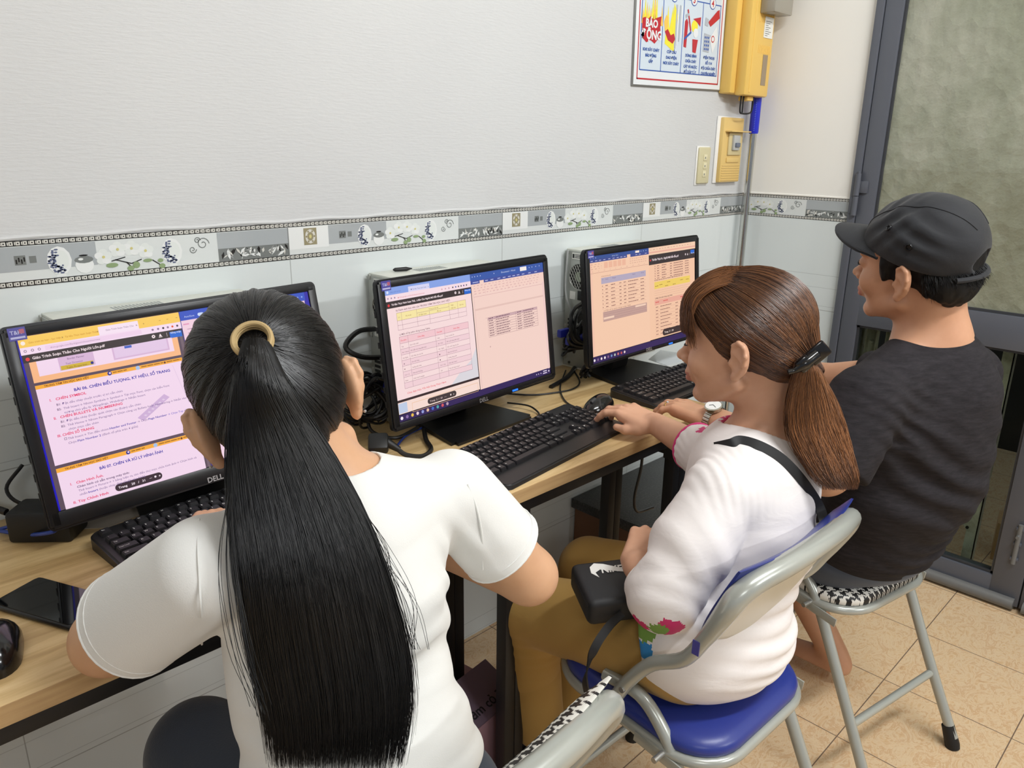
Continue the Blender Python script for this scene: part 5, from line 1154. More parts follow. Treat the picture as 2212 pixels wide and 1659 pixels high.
def hand(f, Fh, right, curl, spread=0.10, thumb=((0.034, 0.020, -0.008), (0.052, 0.045, -0.016), (0.058, 0.070, -0.018)), k=1.0):
    """Fh: origin wrist, y towards the knuckles, z back of the hand, x towards the little finger for a right hand (mirrored for a left)"""
    s = 1 if right else -1
    f.add(rbox((-s * 0.002, 0.045, -0.003), (0.038, 0.046, 0.0145), 0.013, F=Fh), 0.012)
    f.add(ell((-s * 0.026, 0.030, -0.010), (0.017, 0.030, 0.013), F=Fh), 0.010)          # ball of the thumb
    fin = [(-0.0300, 0.086, 0.070, 0.0086), (-0.0105, 0.091, 0.078, 0.0088), (0.0095, 0.088, 0.073, 0.0084), (0.0280, 0.080, 0.058, 0.0075)]
    tips = []
    for i, (x, y, L_, r) in enumerate(fin):
        c = curl[i]; a = (x / 0.03) * spread; p = np.array([s * x, y - 0.012, 0.002]); pts = [p, p + np.array([0, 0.012, 0.0005])]; ang = 0.0
        for j, (fr_, cc) in enumerate(((0.44, c[0]), (0.30, c[1]), (0.22, c[2]))):
            ang += math.radians(cc); d = np.array([s * math.sin(a) * math.cos(ang), math.cos(a) * math.cos(ang), -math.sin(ang)]); pts.append(pts[-1] + d * L_ * fr_)
        rr = [r * 1.05, r * 1.08, r * 1.0, r * 0.92, r * 0.80]
        f.add(path(pts, rr, F=Fh), 0.0035 if i else 0.0035); tips.append(pts)
    tp = [(-s * 0.018, 0.012, -0.006)] + [(-s * t[0], t[1], t[2]) for t in thumb]
    f.add(path(tp, [0.015, 0.0125, 0.0102, 0.0085], F=Fh), 0.006)
    return tips, tp
# ---------------------------------------------------------------- people
def f_skin(c, c2):
    def g(nt, b_):
        nt.links.new(ramp(nt, noise(nt, coords(nt), 22, 4, 0.55), [(0.3, c), (0.7, c2)]), b_.inputs['Base Color'])
        b_.inputs['Subsurface Weight'].default_value = 0.08; b_.inputs['Subsurface Radius'].default_value = (0.012, 0.005, 0.003); b_.inputs['Subsurface Scale'].default_value = 0.5
        bump(nt, b_, noise(nt, coords(nt), 260, 3, 0.6), 0.08, 0.0006)
    return g
skin = mat('skin', rough=0.46, spec=0.4, build=f_skin((205, 158, 122), (214, 168, 132)))
skin2 = mat('skin_face', rough=0.46, spec=0.4, build=f_skin((203, 154, 124), (214, 166, 136)))
skin3 = mat('skin_tan', rough=0.44, spec=0.4, build=f_skin((196, 146, 114), (206, 156, 124)))
lip = mat('lip_rose', (190, 128, 112), 0.42); nailm = mat('nail', (222, 178, 158), 0.25)
def f_hair(dark, light, tint=0.5):
    def g(nt, b_):
        a = nt.nodes.new('ShaderNodeAttribute'); a.attribute_name = 'tone'
        nt.links.new(ramp(nt, X(nt, a.outputs['Fac']), [(0.0, dark), (1.0, light)]), b_.inputs['Base Color'])
    return g
hblack = mat('hair_black', rough=0.34, spec=0.55, build=f_hair((9, 9, 10), (26, 24, 24)))
hbrown = mat('hair_brown', rough=0.36, spec=0.5, build=f_hair((58, 36, 26), (158, 104, 62)))
hman = mat('hair_short_black', rough=0.5, spec=0.3, build=f_hair((12, 12, 12), (34, 33, 32)))
hbase = mat('hair_under_black', (8, 8, 9), 0.55, spec=0.3); hbase2 = mat('hair_under_brown', (78, 48, 34), 0.5, spec=0.3)
def cloth(name, c, rough=0.8, sc=700, st=0.12, sheen=0.2, wr=0.0):
    def g(nt, b_):
        h = noise(nt, coords(nt), sc, 2, 0.5)
        if wr: h = h * 0.3 + noise(nt, coords(nt, scale=(1, 1, 2.2)), 11, 3, 0.5, 0.8) * wr
        bump(nt, b_, h, st, 0.0015); b_.inputs['Sheen Weight'].default_value = sheen
    return mat(name, c, rough, spec=0.25, build=g)
tee_w = cloth('tee_white', (232, 232, 228), 0.85); blouse = cloth('blouse_white', (236, 230, 227), 0.6, 900, 0.2, 0.1, 6.0)
tee_k = mat('tee_charcoal', rough=0.9, spec=0.2, build=lambda nt, b_: (nt.links.new(ramp(nt, noise(nt, coords(nt, scale=(1, 1, 5)), 34, 4, 0.7), [(0.3, (34, 32, 34)), (0.7, (50, 47, 50))]), b_.inputs['Base Color']), bump(nt, b_, noise(nt, coords(nt, scale=(1, 1, 6)), 120, 3), 0.25, 0.001)))
khaki = cloth('khaki_twill', (178, 142, 78), 0.8, 500, 0.2, 0.1, 3.0); denim = cloth('denim_grey', (58, 64, 74), 0.85, 420, 0.3); shorts_m = cloth('shorts_slate', (72, 80, 94), 0.8)
capm = cloth('cap_black', (42, 43, 46), 0.7, 600, 0.3, 0.1, 3.0); pinkm = cloth('pink_trim', (214, 56, 122), 0.7)
def folds(V, Q, specs, seed=0):
    """cloth creases: each (centre, radius, direction across the folds, wavelength, depth)"""
    N = vnormals(V, Q); d = np.zeros(len(V))
    for i, (c, r, ax, wl, am) in enumerate(specs):
        w_ = np.exp(-(np.linalg.norm(V - np.array(c), axis=1) / r) ** 2); ax = np.array(ax, float); ax /= np.linalg.norm(ax)
        ph_ = (V @ ax) / wl * 2 * PI + 2.2 * vnoise(V * 9.0, seed + i) ; s_ = np.sin(ph_); d += w_ * am * (np.sign(s_) * np.abs(s_) ** 0.8)
    return V + N * d[:, None]
def puff(V, Q, am, sc, seed=0, st=(1, 1, 1)):
    return V + vnormals(V, Q) * (am * vnoise(V * sc * np.array(st), seed))[:, None]
def slerp_paths(H, roots, tie, rx, M=12, lift=0.004, jit=0.002, bow=0.0):
    """hairs combed over a skull-shaped surface from unit directions to the tie direction"""
    roots = roots / np.linalg.norm(roots, axis=1)[:, None]; tie = tie / np.linalg.norm(tie); om = np.arccos(np.clip(roots @ tie, -1, 1))[:, None, None]; t = np.linspace(0, 1, M)[None, :, None]
    D = (np.sin((1 - t) * om) * roots[:, None] + np.sin(t * om) * tie[None, None]) / (np.sin(om) + 1e-6)
    D /= np.linalg.norm(D, axis=2)[..., None]; R_ = 1 / np.sqrt((D[..., 0] / rx[0]) ** 2 + (D[..., 1] / rx[1]) ** 2 + (D[..., 2] / rx[2]) ** 2)
    L_ = lift + jit * NR.rand(len(roots))[:, None] * np.sin(np.linspace(0.15, PI, M))[None]
    P = D * (R_ + L_)[..., None] + np.array(rx[3])
    return H.o + H.k * (P @ H.R.T)
def comb(H, tree, c_loc, n, tie, ok, M=14, off=(0.0006, 0.0024), maxr=0.15, seed=0):
    """hairs lying on the meshed hair mass, each from its root over the surface to the tie direction"""
    r = np.random.RandomState(seed); D = r.randn(n * 5, 3); D /= np.linalg.norm(D, axis=1)[:, None]; D = D[ok(D)][:n]; tie = np.array(tie, float) / np.linalg.norm(tie); c = H.w(c_loc); out = []; t = np.linspace(0, 1, M)
    sm = np.sin(np.linspace(0.12, PI, M))
    for d0 in D:
        om = math.acos(max(-1, min(1, float(d0 @ tie))))
        if om < 0.08: continue
        dd = (np.sin((1 - t) * om)[:, None] * d0 + np.sin(t * om)[:, None] * tie) / math.sin(om) if om < 3.1 else None
        if dd is None: continue
        W_ = dd @ H.R.T; rad = np.zeros(M); bad = False
        for k in range(M):
            h = tree.ray_cast(Vector(c + W_[k] * maxr), Vector(-W_[k]), maxr * 0.75)
            if h[0] is None or (k == 0 and Vector(h[1]).dot(Vector(W_[k])) < 0.25 and abs(Vector(h[1]).dot(Vector(W_[k]))) < 0.45):
                if k == 0: bad = True; break
                rad[k] = rad[k - 1]
            else: rad[k] = maxr - h[3]
        if bad: continue
        rad[1:-1] = (rad[:-2] + rad[1:-1] + rad[2:]) / 3; rad[1:-1] = np.maximum(rad[1:-1], (rad[:-2] + rad[2:]) / 2 - 0.0005)
        out.append(c + W_ * (rad + off[0] + (off[1] - off[0]) * r.rand() * sm)[:, None])
    return np.array(out)
def depths(trees, x, y):
    d = dep(x, y, 1.0) - CAM; dn = d / np.linalg.norm(d); b_ = []
    for T_ in trees:
        h = T_.ray_cast(Vector(CAM), Vector(dn))
        if h[0] is not None: b_.append(-((np.array(h[0]) - CAM) @ BACK))
    return min(b_) if b_ else None

from mathutils.bvhtree import BVHTree
def bvh(VQ): return BVHTree.FromPolygons([tuple(v) for v in VQ[0]], [tuple(q) for q in VQ[1]])
def drape(tree, px, py, off=0.004, t0=None):
    """point of a garment seen at (px, py), lifted off it"""
    d = dep(px, py, 1.0) - CAM; d /= np.linalg.norm(d); h = tree.ray_cast(Vector(CAM), Vector(d))
    if h[0] is None: return dep(px, py, t0)
    n = np.array(h[1]); n = n if n @ d < 0 else -n
    return np.array(h[0]) + n * off
def collar(VQ, c, r, ax, m, rt=0.0045, sq=1.0, fwd=(0, 1, 0)):
    """ribbed neckband lying on the cloth around the neck opening"""
    T_ = bvh(VQ); b_ = MB(); ax = np.array(ax, float); ax /= np.linalg.norm(ax); u = np.cross(ax, fwd); u /= np.linalg.norm(u); v = np.cross(u, ax); pts = []
    for a in np.linspace(0, 2 * PI, 49)[:-1]:
        e = math.cos(a) * u + sq * math.sin(a) * v; best = None
        for k in range(16):
            p = c + e * (r + 0.0025 * k) + ax * 0.09; h = T_.ray_cast(Vector(p), Vector(-ax), 0.16)
            if h[0] is not None: best = np.array(h[0]); break
        if best is not None: pts.append(best + ax * rt * 0.35)
    P = np.array(pts)
    for _ in range(3): P = (np.roll(P, 1, 0) + P + np.roll(P, -1, 0)) / 3
    b_.tube(P, rt, m, n=8, closed=True)
    return b_
# ================= the one nearest the camera: white tee, long black ponytail
P1 = thing('person', 'person in a white short sleeved tee seen from behind, long straight black ponytail', 'person', (-2.18, -0.80, 0.44))
H1 = Fr((-2.172, -0.622, 1.055), HR(27, 24, 15), 1.06)
shL, shR = np.array((-2.300, -0.680, 0.915)), np.array((-1.985, -0.715, 0.918)); elL, elR = np.array((-2.372, -0.548, 0.797)), np.array((-1.872, -0.752, 0.762))
wrL, wrR = np.array((-2.20, -0.375, 0.795)), np.array((-1.965, -0.50, 0.790))
f = Field((-2.50, -0.95, 0.42), (-1.76, -0.22, 1.30), 0.0028)
head(f, H1)
nb = np.array((-2.145, -0.700, 0.950))
f.add(cap(H1.w((0, -0.028, -0.035)), nb, 0.052, 0.056), 0.02); f.add(cap(nb + (0, 0.0, 0.0), shL + (0.03, 0, 0.0), 0.045, 0.04), 0.03); f.add(cap(nb, shR + (-0.03, 0, 0.0), 0.045, 0.04), 0.03)
torso1 = [ell((-2.145, -0.690, 0.855), (0.140, 0.082, 0.130)), ell((-2.160, -0.715, 0.740), (0.134, 0.082, 0.11)), ell((-2.175, -0.770, 0.610), (0.150, 0.105, 0.12))]
f.add(torso1, 0.05)
for sh_, el_, wr_ in ((shL, elL, wrL), (shR, elR, wrR)):
    f.add(cap(sh_, el_, 0.047, 0.040), 0.025); f.add(cap(el_, wr_, 0.041, 0.024), 0.012); 
def handframe(wr_, fwd, up, k=0.93):
    y = np.array(fwd, float); y /= np.linalg.norm(y); z = np.array(up, float); z -= y * (z @ y); z /= np.linalg.norm(z); return Fr(wr_, np.stack([np.cross(y, z), y, z], 1), k)
fl_ = [(18, 30, 22)] * 4
hand(f, handframe(wrL, (0.75, 0.62, -0.05), (0, 0, 1)), False, fl_); hand(f, handframe(wrR, (-0.35, 0.9, -0.05), (0, 0, 1)), True, fl_)
V, Q = f.mesh(); V = smooth(V, Q, 1)
body1 = skin_obj('body', [(V, Q)], [skin], P1)
# tee
f = Field((-2.50, -1.0, 0.44), (-1.78, -0.52, 1.06), 0.0032); g_ = 0.011
f.add(torso1, 0.05, g_); f.add(cap(nb, shL + (0.03, 0, 0.0), 0.045, 0.042), 0.03, g_); f.add(cap(nb, shR + (-0.03, 0, 0.0), 0.045, 0.042), 0.03, g_)
f.add(cap(nb + (0, -0.02, -0.04), nb + (0, -0.03, -0.10), 0.085, 0.10), 0.04, 0.0)
cL, cR = shL + 0.76 * (elL - shL), shR + 0.64 * (elR - shR)
f.add(cap(shL, cL + 0.05 * (elL - shL), 0.060, 0.064), 0.010, 0.0); f.add(cap(shR, cR + 0.05 * (elR - shR), 0.059, 0.060), 0.010, 0.0)
def cutlimb(f, c, d, r=0.12):
    """trim the sleeve flat at the cuff"""
    d = d / np.linalg.norm(d); u = np.cross(d, (0, 0, 1)); u /= np.linalg.norm(u); f.cut(rbox(c + d * 0.10, (r, 0.10, r), 0.002, R=np.stack([u, d, np.cross(u, d)], 1)), 0.003)
cutlimb(f, cL, elL - shL, 0.095); cutlimb(f, cR, elR - shR, 0.085)
f.plane((0, 0, 0.545), (0, 0, -1)); f.cut(cap(H1.w((0, -0.02, -0.06)), nb + (0.0, 0.012, 0.036), 0.050, 0.056), 0.006)
V, Q = f.mesh(); V = smooth(V, Q, 2)
V = folds(V, Q, [((-2.06, -0.80, 0.74), 0.10, (0.25, 0, 1), 0.055, 0.0035), ((-2.25, -0.77, 0.66), 0.09, (0.2, 0.1, 1), 0.05, 0.0030), ((-2.03, -0.77, 0.85), 0.05, (0.9, 0, 0.6), 0.03, 0.0028), ((-2.27, -0.70, 0.83), 0.05, (0.8, 0, -0.7), 0.035, 0.0025), ((-2.10, -0.82, 0.63), 0.12, (0.35, 0, 1), 0.07, 0.0045)], 3)
V = puff(V, Q, 0.0022, 7, 5)
tee = skin_obj('t_shirt', [(V, Q)], [tee_w], P1); tree1 = bvh((V, Q)); teeVQ = (V, Q)
o_ = collar((V, Q), nb + np.array((0, 0.012, 0.036)), 0.050, H1.w((0, -0.02, -0.06)) - nb, tee_w, 0.0040).build('collar', tee); o_.matrix_parent_inverse = (P1.matrix_basis @ tee.matrix_parent_inverse).inverted()
def ring(c, d, r, rt, m_, mm, sq=1.0, n=36, up=(0, 0, 1)):
    d = np.array(d, float); d /= np.linalg.norm(d); u = np.cross(d, up); u /= np.linalg.norm(u); v = np.cross(d, u); m_.tube([c + r * (math.cos(a) * u + sq * math.sin(a) * v) for a in np.linspace(0, 2 * PI, n + 1)[:-1]], rt, mm, n=8, closed=True)
fix = lambda o, par, P: setattr(o, 'matrix_parent_inverse', (P.matrix_basis @ par.matrix_parent_inverse).inverted())
for c_, d_, r_ in ((cL, elL - shL, 0.0625), (cR, elR - shR, 0.0588)):
    m = MB(); ring(c_ - 0.004 * (d_ / np.linalg.norm(d_)), d_, r_, 0.0022, m, tee_w)
    ring(c_ - 0.016 * (d_ / np.linalg.norm(d_)), d_, r_ + 0.0006, 0.0010, m, tee_w); fix(m.build('sleeve_hem', tee), tee, P1)
for q in ([(430, 1122), (428, 1180), (431, 1250), (434, 1330), (436, 1392)], [(1010, 1046), (1030, 1100), (1041, 1160), (1043, 1230)]):
    m = MB(); m.tube(spline([drape(tree1, x, y, 0.0004, 0.9) for x, y in q], 5), 0.0013, tee_w, n=6); fix(m.build('shoulder_seam', tee), tee, P1)
# jeans
f = Field((-2.50, -1.05, 0.36), (-1.80, -0.38, 0.72), 0.005)
f.add(ell((-2.178, -0.790, 0.545), (0.172, 0.125, 0.10)), 0.03)
for s_, kx in ((-1, -2.285), (1, -2.055)):
    f.add(cap((-2.178 + s_ * 0.085, -0.80, 0.52), (kx, -0.545, 0.575 if s_ < 0 else 0.53), 0.088, 0.066), 0.03)
f.add(cap((-2.285, -0.545, 0.575), (-2.30, -0.50, 0.40), 0.064, 0.056), 0.02); f.add(cap((-2.055, -0.545, 0.53), (-2.06, -0.50, 0.38), 0.064, 0.056), 0.02)
V, Q = f.mesh(); V = puff(smooth(V, Q, 1), Q, 0.003, 14, 2)
leg = [(V, Q)]
f = Field((-2.42, -0.70, 0.05), (-1.92, -0.35, 0.46), 0.006)
for kx in (-2.295, -2.06): f.add(cap((kx, -0.515, 0.44), (kx, -0.56, 0.10), 0.058, 0.042), 0.02)
leg.append(f.mesh()); skin_obj('jeans', leg, [denim], P1)
for kx in (-2.295, -2.06):
    m = MB(); m.box((kx - 0.042, -0.62, 0.0), (kx + 0.042, -0.39, 0.065), pck, bev=0.03, seg=4)
    o_ = m.build('shoe', P1); o_.matrix_parent_inverse = P1.matrix_basis.inverted()
# scalp hair combed to the tie
RX = (0.0815, 0.1010, 0.0875, (0, -0.014, 0.043)); tie_d = np.array((0.0, -0.92, 0.30))
def scalp(H, RX, k, extra, seed=1, h=0.0025, cuts=(), infl=0.0):
    c = H.w(RX[3]); f = Field(c - 0.16, c + 0.16, h); f.add(ell(RX[3], RX[:3], F=H), 0.01, infl)
    for e in extra: f.add(e, 0.014)
    for c_ in cuts: f.cut(c_, 0.006)
    return f
f = scalp(H1, RX, 1, [ell((0, -0.050, 0.000), (0.070, 0.060, 0.060), F=H1), cap((0, -0.072, 0.0), (0, -0.066, -0.055), 0.044, 0.030, F=H1)],
          cuts=[rbox((0, 0.12, -0.05), (0.12, 0.092, 0.10), 0.03, F=H1), ell((0, 0.135, 0.02), (0.09, 0.075, 0.06), F=H1), ell((0.082, 0.002, -0.012), (0.022, 0.026, 0.040), F=H1), ell((-0.082, 0.002, -0.012), (0.022, 0.026, 0.040), F=H1), rbox((0, -0.02, -0.115), (0.12, 0.14, 0.045), 0.01, F=H1)])
V, Q = f.mesh(); L_ = (V - H1.w(RX[3])) @ H1.R / H1.k; td = tie_d / np.linalg.norm(tie_d)
Ln = L_ / np.linalg.norm(L_, axis=1)[:, None]; az = np.arctan2(Ln[:, 0], Ln[:, 2] * td[1] * -1 + Ln[:, 1] * td[2]); V = V + vnormals(V, Q) * (0.0010 * np.sin(az * 46 + 1.5 * vnoise(L_ * 40, 3)) + 0.0010 * np.sin(az * 21))[:, None]
hair1 = skin_obj('hair', [(V, Q)], [hbase], P1)
def scalp_dirs(n, ok):
    D = NR.randn(n * 4, 3); D /= np.linalg.norm(D, axis=1)[:, None]; D = D[ok(D)]; return D[:n]
Vh, Qh = V, Q; treeh = bvh((Vh, Qh)); hit1 = dep(548, 742, depths([treeh], 548, 742)); cl = H1.w(RX[3]); tie_d = (hit1 - cl) @ H1.R; tie_d /= np.linalg.norm(tie_d)
Pt = comb(H1, treeh, RX[3], 8500, tie_d, lambda D: D[:, 2] > -0.9, 14, (0.0004, 0.0020), 0.17, 3); R_ = np.full(Pt.shape[:2], 0.00050)
V, Q, al, rr = strands(Pt, R_)
fix = lambda o, par, P: setattr(o, 'matrix_parent_inverse', (P.matrix_basis @ par.matrix_parent_inverse).inverted())
fix(skin_obj('scalp_strands', [(V, Q)], [hblack], hair1, col=rr ** 3 * 0.9), hair1, P1)
# ponytail: left and right outlines in space
tie_w = H1.w((0.0, -0.112, 0.052))
EL = [(528, 740), (518, 775), (508, 830), (502, 900), (500, 1000), (506, 1120), (522, 1250), (545, 1400), (575, 1540), (590, 1655)]
ER = [(574, 738), (592, 775), (622, 830), (664, 900), (725, 1000), (785, 1120), (832, 1250), (874, 1400), (886, 1530), (868, 1655)]
def outline(E, trees, offs, tmax, slack=0.012):
    """hangs over whatever lies behind it, never dipping into hollows"""
    t = []
    for i, (x, y) in enumerate(E):
        d_ = depths(trees, x, y); t.append((d_ - offs[min(i, len(offs) - 1)]) if d_ else tmax)
    t = np.array(t); n = len(t)
    for _ in range(60):
        for i in range(1, n - 1): t[i] = min(t[i], (t[i - 1] + t[i + 1]) / 2 + slack * 0.15)
    print('tail', np.round(t, 3))
    return spline([dep(x, y, q) for (x, y), q in zip(E, t)], 3)
PL = outline(EL, [treeh, tree1], [0.020, 0.022, 0.020, 0.018, 0.016], 0.80); PR_ = outline(ER, [treeh, tree1], [0.020, 0.022, 0.020, 0.018, 0.016], 0.84); Mn = len(PL)
def tail(PL, PR_, n, thick, endjit, tie_pts=3, wav=0.004, seed=0, nrm=(-0.68, -0.60, 0.30)):
    r = np.random.RandomState(seed); M = len(PL); u = np.clip(r.uniform(-1, 1, n) * 0.97 + r.randn(n) * 0.06, -1.1, 1.1); v = (r.rand(n) ** 0.5 * np.where(r.rand(n) < 0.2, -1, 1)) * np.sqrt(np.clip(1 - (u / 1.12) ** 2, 0.06, 1)); e = 1 - np.abs(r.randn(n)) * endjit; e = np.clip(e, 0.35, 1.0)
    s = np.linspace(0, 1, 22); t = s[None] * e[:, None] * (M - 1); i0 = np.clip(t.astype(int), 0, M - 2); fr_ = (t - i0)[..., None]
    A = PL[i0] * (1 - fr_) + PL[i0 + 1] * fr_; B_ = PR_[i0] * (1 - fr_) + PR_[i0 + 1] * fr_; C_ = (A + B_) / 2; W_ = (B_ - A) / 2; N0 = np.array(nrm); dC = np.gradient(C_, axis=1); N_ = np.cross(W_, dC); N_ /= np.linalg.norm(N_, axis=2)[..., None] + 1e-9; N_ *= np.sign((N_ * N0).sum(2))[..., None]
    wv = wav * np.sin(s[None] * (5 + 4 * r.rand(n))[:, None] + 6 * r.rand(n)[:, None]) * s[None]
    un = u[:, None] + wv / (np.linalg.norm(W_, axis=2) + 0.01) * 1.0
    tk = thick * np.clip(0.72 + np.sin(np.clip(s * 2.2, 0, PI))[None] * 0.5, 0.3, 1)
    return C_ + un[..., None] * W_ + (v[:, None] * tk)[..., None] * N_
Pt = tail(PL, PR_, 9500, 0.016, 0.11, seed=2); rad = 0.00056 * np.clip((1 - np.linspace(0, 1, 22) ** 6), 0.25, 1)[None] * NR.uniform(0.7, 1.25, (len(Pt), 1))
V, Q, al, rr = strands(Pt, rad)
# loose flyaway hairs left of the tail
r = np.random.RandomState(8); fl = []
for k in range(20):
    a = r.rand() ** 1.5; q = [dep(508, 880 + 90 * r.rand(), 0.80), dep(502 - 14 * a, 1080, 0.775), dep(512 - 50 * a, 1230, 0.765), dep(530 - 55 * a + 20 * r.rand(), 1400, 0.755), dep(560 - 30 * a + 30 * r.rand(), 1500 + 60 * r.rand(), 0.752)]; fl.append(spline(q, 5)[:21])
for k in range(14):
    q = [dep(760 + 20 * r.rand(), 1090, 0.82), dep(800 + 40 * r.rand(), 1180, 0.835), dep(850 + 50 * r.rand(), 1300, 0.84), dep(870 + 70 * r.rand(), 1420, 0.84)]; fl.append(spline(q, 7)[:21])
V2, Q2, al2, rr2 = strands(np.array(fl), 0.00032)
pt = skin_obj('ponytail', [(V, Q), (V2, Q2)], [hblack], P1, col=np.concatenate([rr ** 3, rr2 * 0.3]))
f = Field((-2.45, -1.0, 0.58), (-1.95, -0.60, 1.20), 0.0036)
for i in range(3, Mn - 4):
    a, b2 = (PL[i] + PR_[i]) / 2, (PL[i + 1] + PR_[i + 1]) / 2; W_ = (PR_[i] - PL[i]) / 2; wl = np.linalg.norm(W_); N_ = np.array((-0.68, -0.60, 0.30)); N_ /= np.linalg.norm(N_); W_ /= wl; y_ = np.cross(N_, W_)
    N_ = np.cross(b2 - a, W_); N_ /= np.linalg.norm(N_); y_ = np.cross(N_, W_)
    f.add(ell(a, (wl * 0.84, 0.022, 0.0085 if wl > 0.045 else 0.0045), R=np.stack([W_, y_, N_], 1)), 0.010)
V, Q = f.mesh(); V = puff(V, Q, 0.002, 60, 4, (1, 1, 0.15)); core = skin_obj('ponytail_core', [(V, Q)], [hbase], pt)
core.matrix_parent_inverse = (P1.matrix_basis @ pt.matrix_parent_inverse).inverted()
m = MB(); bd = (PL[1] + PR_[1]) / 2 - (PL[0] + PR_[0]) / 2; c0 = hit1 + H1.R @ tie_d * 0.010; tdw = H1.R @ tie_d
band = mat('hair_band_tan', (186, 160, 112), 0.7)
for k in range(4): ring(c0 + tdw * 0.0030 * (k - 1.5), tdw + 0.10 * math.sin(k * 2) * H1.R[:, 0] + 0.25 * H1.R[:, 2], 0.0180 + 0.0010 * (k % 2), 0.0028, m, band, up=(0.2, 0.1, 1))
o_ = m.build('hair_band', P1); o_.matrix_parent_inverse = P1.matrix_basis.inverted(); o_['label'] = 'tan elastic hair band'
for s_ in (-1, 1):
    m = MB()
    for k in range(2): m.lathe([(0.0001, -0.0018), (0.0016, -0.001), (0.0016, 0.001), (0.0001, 0.0018)], silver, 10, M=Matrix.Translation(Vector(H1.w((s_ * 0.0865, -0.012 - 0.004 * k, -0.036)))))
    o_ = m.build('earring', P1); o_.matrix_parent_inverse = P1.matrix_basis.inverted(); o_['label'] = 'small silver stud earring'

# ================= middle sitter: white blouse, brown hair, khaki trousers
P2 = thing('person', 'person in a white blouse with pink trim and khaki trousers, brown ponytail', 'person', (-1.50, -0.84, 0.44))
H2 = Fr((-1.405, -0.806, 1.036), HR(-15, 5, 2.5), 1.0)
nb = dep(1668, 955, 1.375); shL = dep(1556, 1062, 1.265); shR = dep(1672, 968, 1.49); elL = dep(1430, 1288, 1.235); wrL = dep(1378, 1222, 1.285)
elR = dep(1535, 985, 1.47); wrR = onz(1415, 915, 0.788)
pel = np.array((-1.490, -0.835, 0.535)); ch = (shL + shR) / 2
U2 = np.array(H2.R[:, 0]); tR = HR(-28, 6, 0)
f = Field((-1.82, -1.05, 0.45), (-1.08, -0.30, 1.20), 0.0026)
head(f, H2); f.add(cap(H2.w((0, -0.030, -0.035)), nb, 0.050, 0.054), 0.02)
f.add(cap(nb, shL * 0.8 + nb * 0.2, 0.042, 0.036), 0.03); f.add(cap(nb, shR * 0.8 + nb * 0.2, 0.042, 0.036), 0.03)
torso2 = [ell(ch * 0.82 + pel * 0.18 + (0, 0, 0.02), (0.132, 0.088, 0.115), R=tR), ell(ch * 0.45 + pel * 0.55, (0.128, 0.092, 0.12), R=HR(-20, 4, 0)), ell(pel + (0.0, 0.0, 0.03), (0.142, 0.110, 0.10))]
f.add(torso2, 0.05)
for sh_, el_, wr_, rw in ((shL, elL, wrL, 0.026), (shR, elR, wrR, 0.0235)): f.add(cap(sh_, el_, 0.043, 0.037), 0.025); f.add(cap(el_, wr_, 0.037, rw), 0.012)
# right hand on the mouse, left hand turned in over the lap
FhR = handframe(wrR, onz(1330, 880, 0.80) - wrR + np.array((0, 0, 0.004)), (-0.1, 0.0, 1), 0.92)
tR2, tpR = hand(f, FhR, True, [(18, 26, 16), (20, 30, 20), (26, 34, 24), (30, 36, 26)], 0.16, thumb=((0.034, 0.022, -0.014), (0.048, 0.048, -0.020), (0.050, 0.072, -0.022)))
FhL = handframe(wrL, dep(1404, 1150, 1.345) - wrL, (-0.80, -0.35, 0.45), 0.92)
tL2, tpL = hand(f, FhL, False, [(40, 50, 30), (48, 55, 35), (52, 55, 35), (55, 55, 35)], 0.08, thumb=((0.030, 0.024, -0.016), (0.034, 0.052, -0.020), (0.024, 0.076, -0.026)))
V, Q = f.mesh(); V = smooth(V, Q, 1)
def lipf(H, base=0):
    def g(c):
        L = (c - H.o) @ H.R / H.k; return ((L[:, 1] > 0.088) & (np.abs(L[:, 0]) < 0.0235) & (L[:, 2] > -0.0665 + 0.10 * np.abs(L[:, 0])) & (L[:, 2] < -0.0445 - 0.12 * np.abs(L[:, 0]))).astype(int)
    return g
skin_obj('body', [(V, Q)], [skin2, lip], P2, matf=lipf(H2))
def face_bits(H, P, brow, male=False):
    for s in (-1, 1):
        m = MB(); pts = [H.w((s * x, y + 0.0015, z + 0.002)) for x, y, z in ((0.013, 0.0985, 0.029), (0.024, 0.0975, 0.0335), (0.036, 0.0915, 0.034), (0.048, 0.0815, 0.029))]
        m.tube(spline(pts, 4), [0.0014 + (0.0014 if not male else 0.0026) * math.sin(PI * k / 12) for k in range(13)], brow, n=6)
        o = m.build('eyebrow', P); o.matrix_parent_inverse = P.matrix_basis.inverted()
    for s in (-1, 1):
        m = MB(); pts = [H.w((s * x, y, z)) for x, y, z in ((0.0195, 0.0895, 0.0075), (0.026, 0.0930, 0.0062 - 0.001 * 0), (0.033, 0.0935, 0.0055), (0.040, 0.0905, 0.0060), (0.0455, 0.0850, 0.0078))]
        m.tube(spline(pts, 4), [0.0006 + 0.0010 * math.sin(PI * k / 16) for k in range(17)], hbase, n=6)
        if male:
            m.tube([H.w((s * 0.032, 0.0905, 0.0085)), H.w((s * 0.032, 0.0940, 0.0088))], [0.0052, 0.0040], mat('eye_dark', (30, 22, 18), 0.1), n=12)
        o = m.build('eyelash', P); o.matrix_parent_inverse = P.matrix_basis.inverted()
face_bits(H2, P2, mat('brow_brown', (70, 46, 34), 0.8))
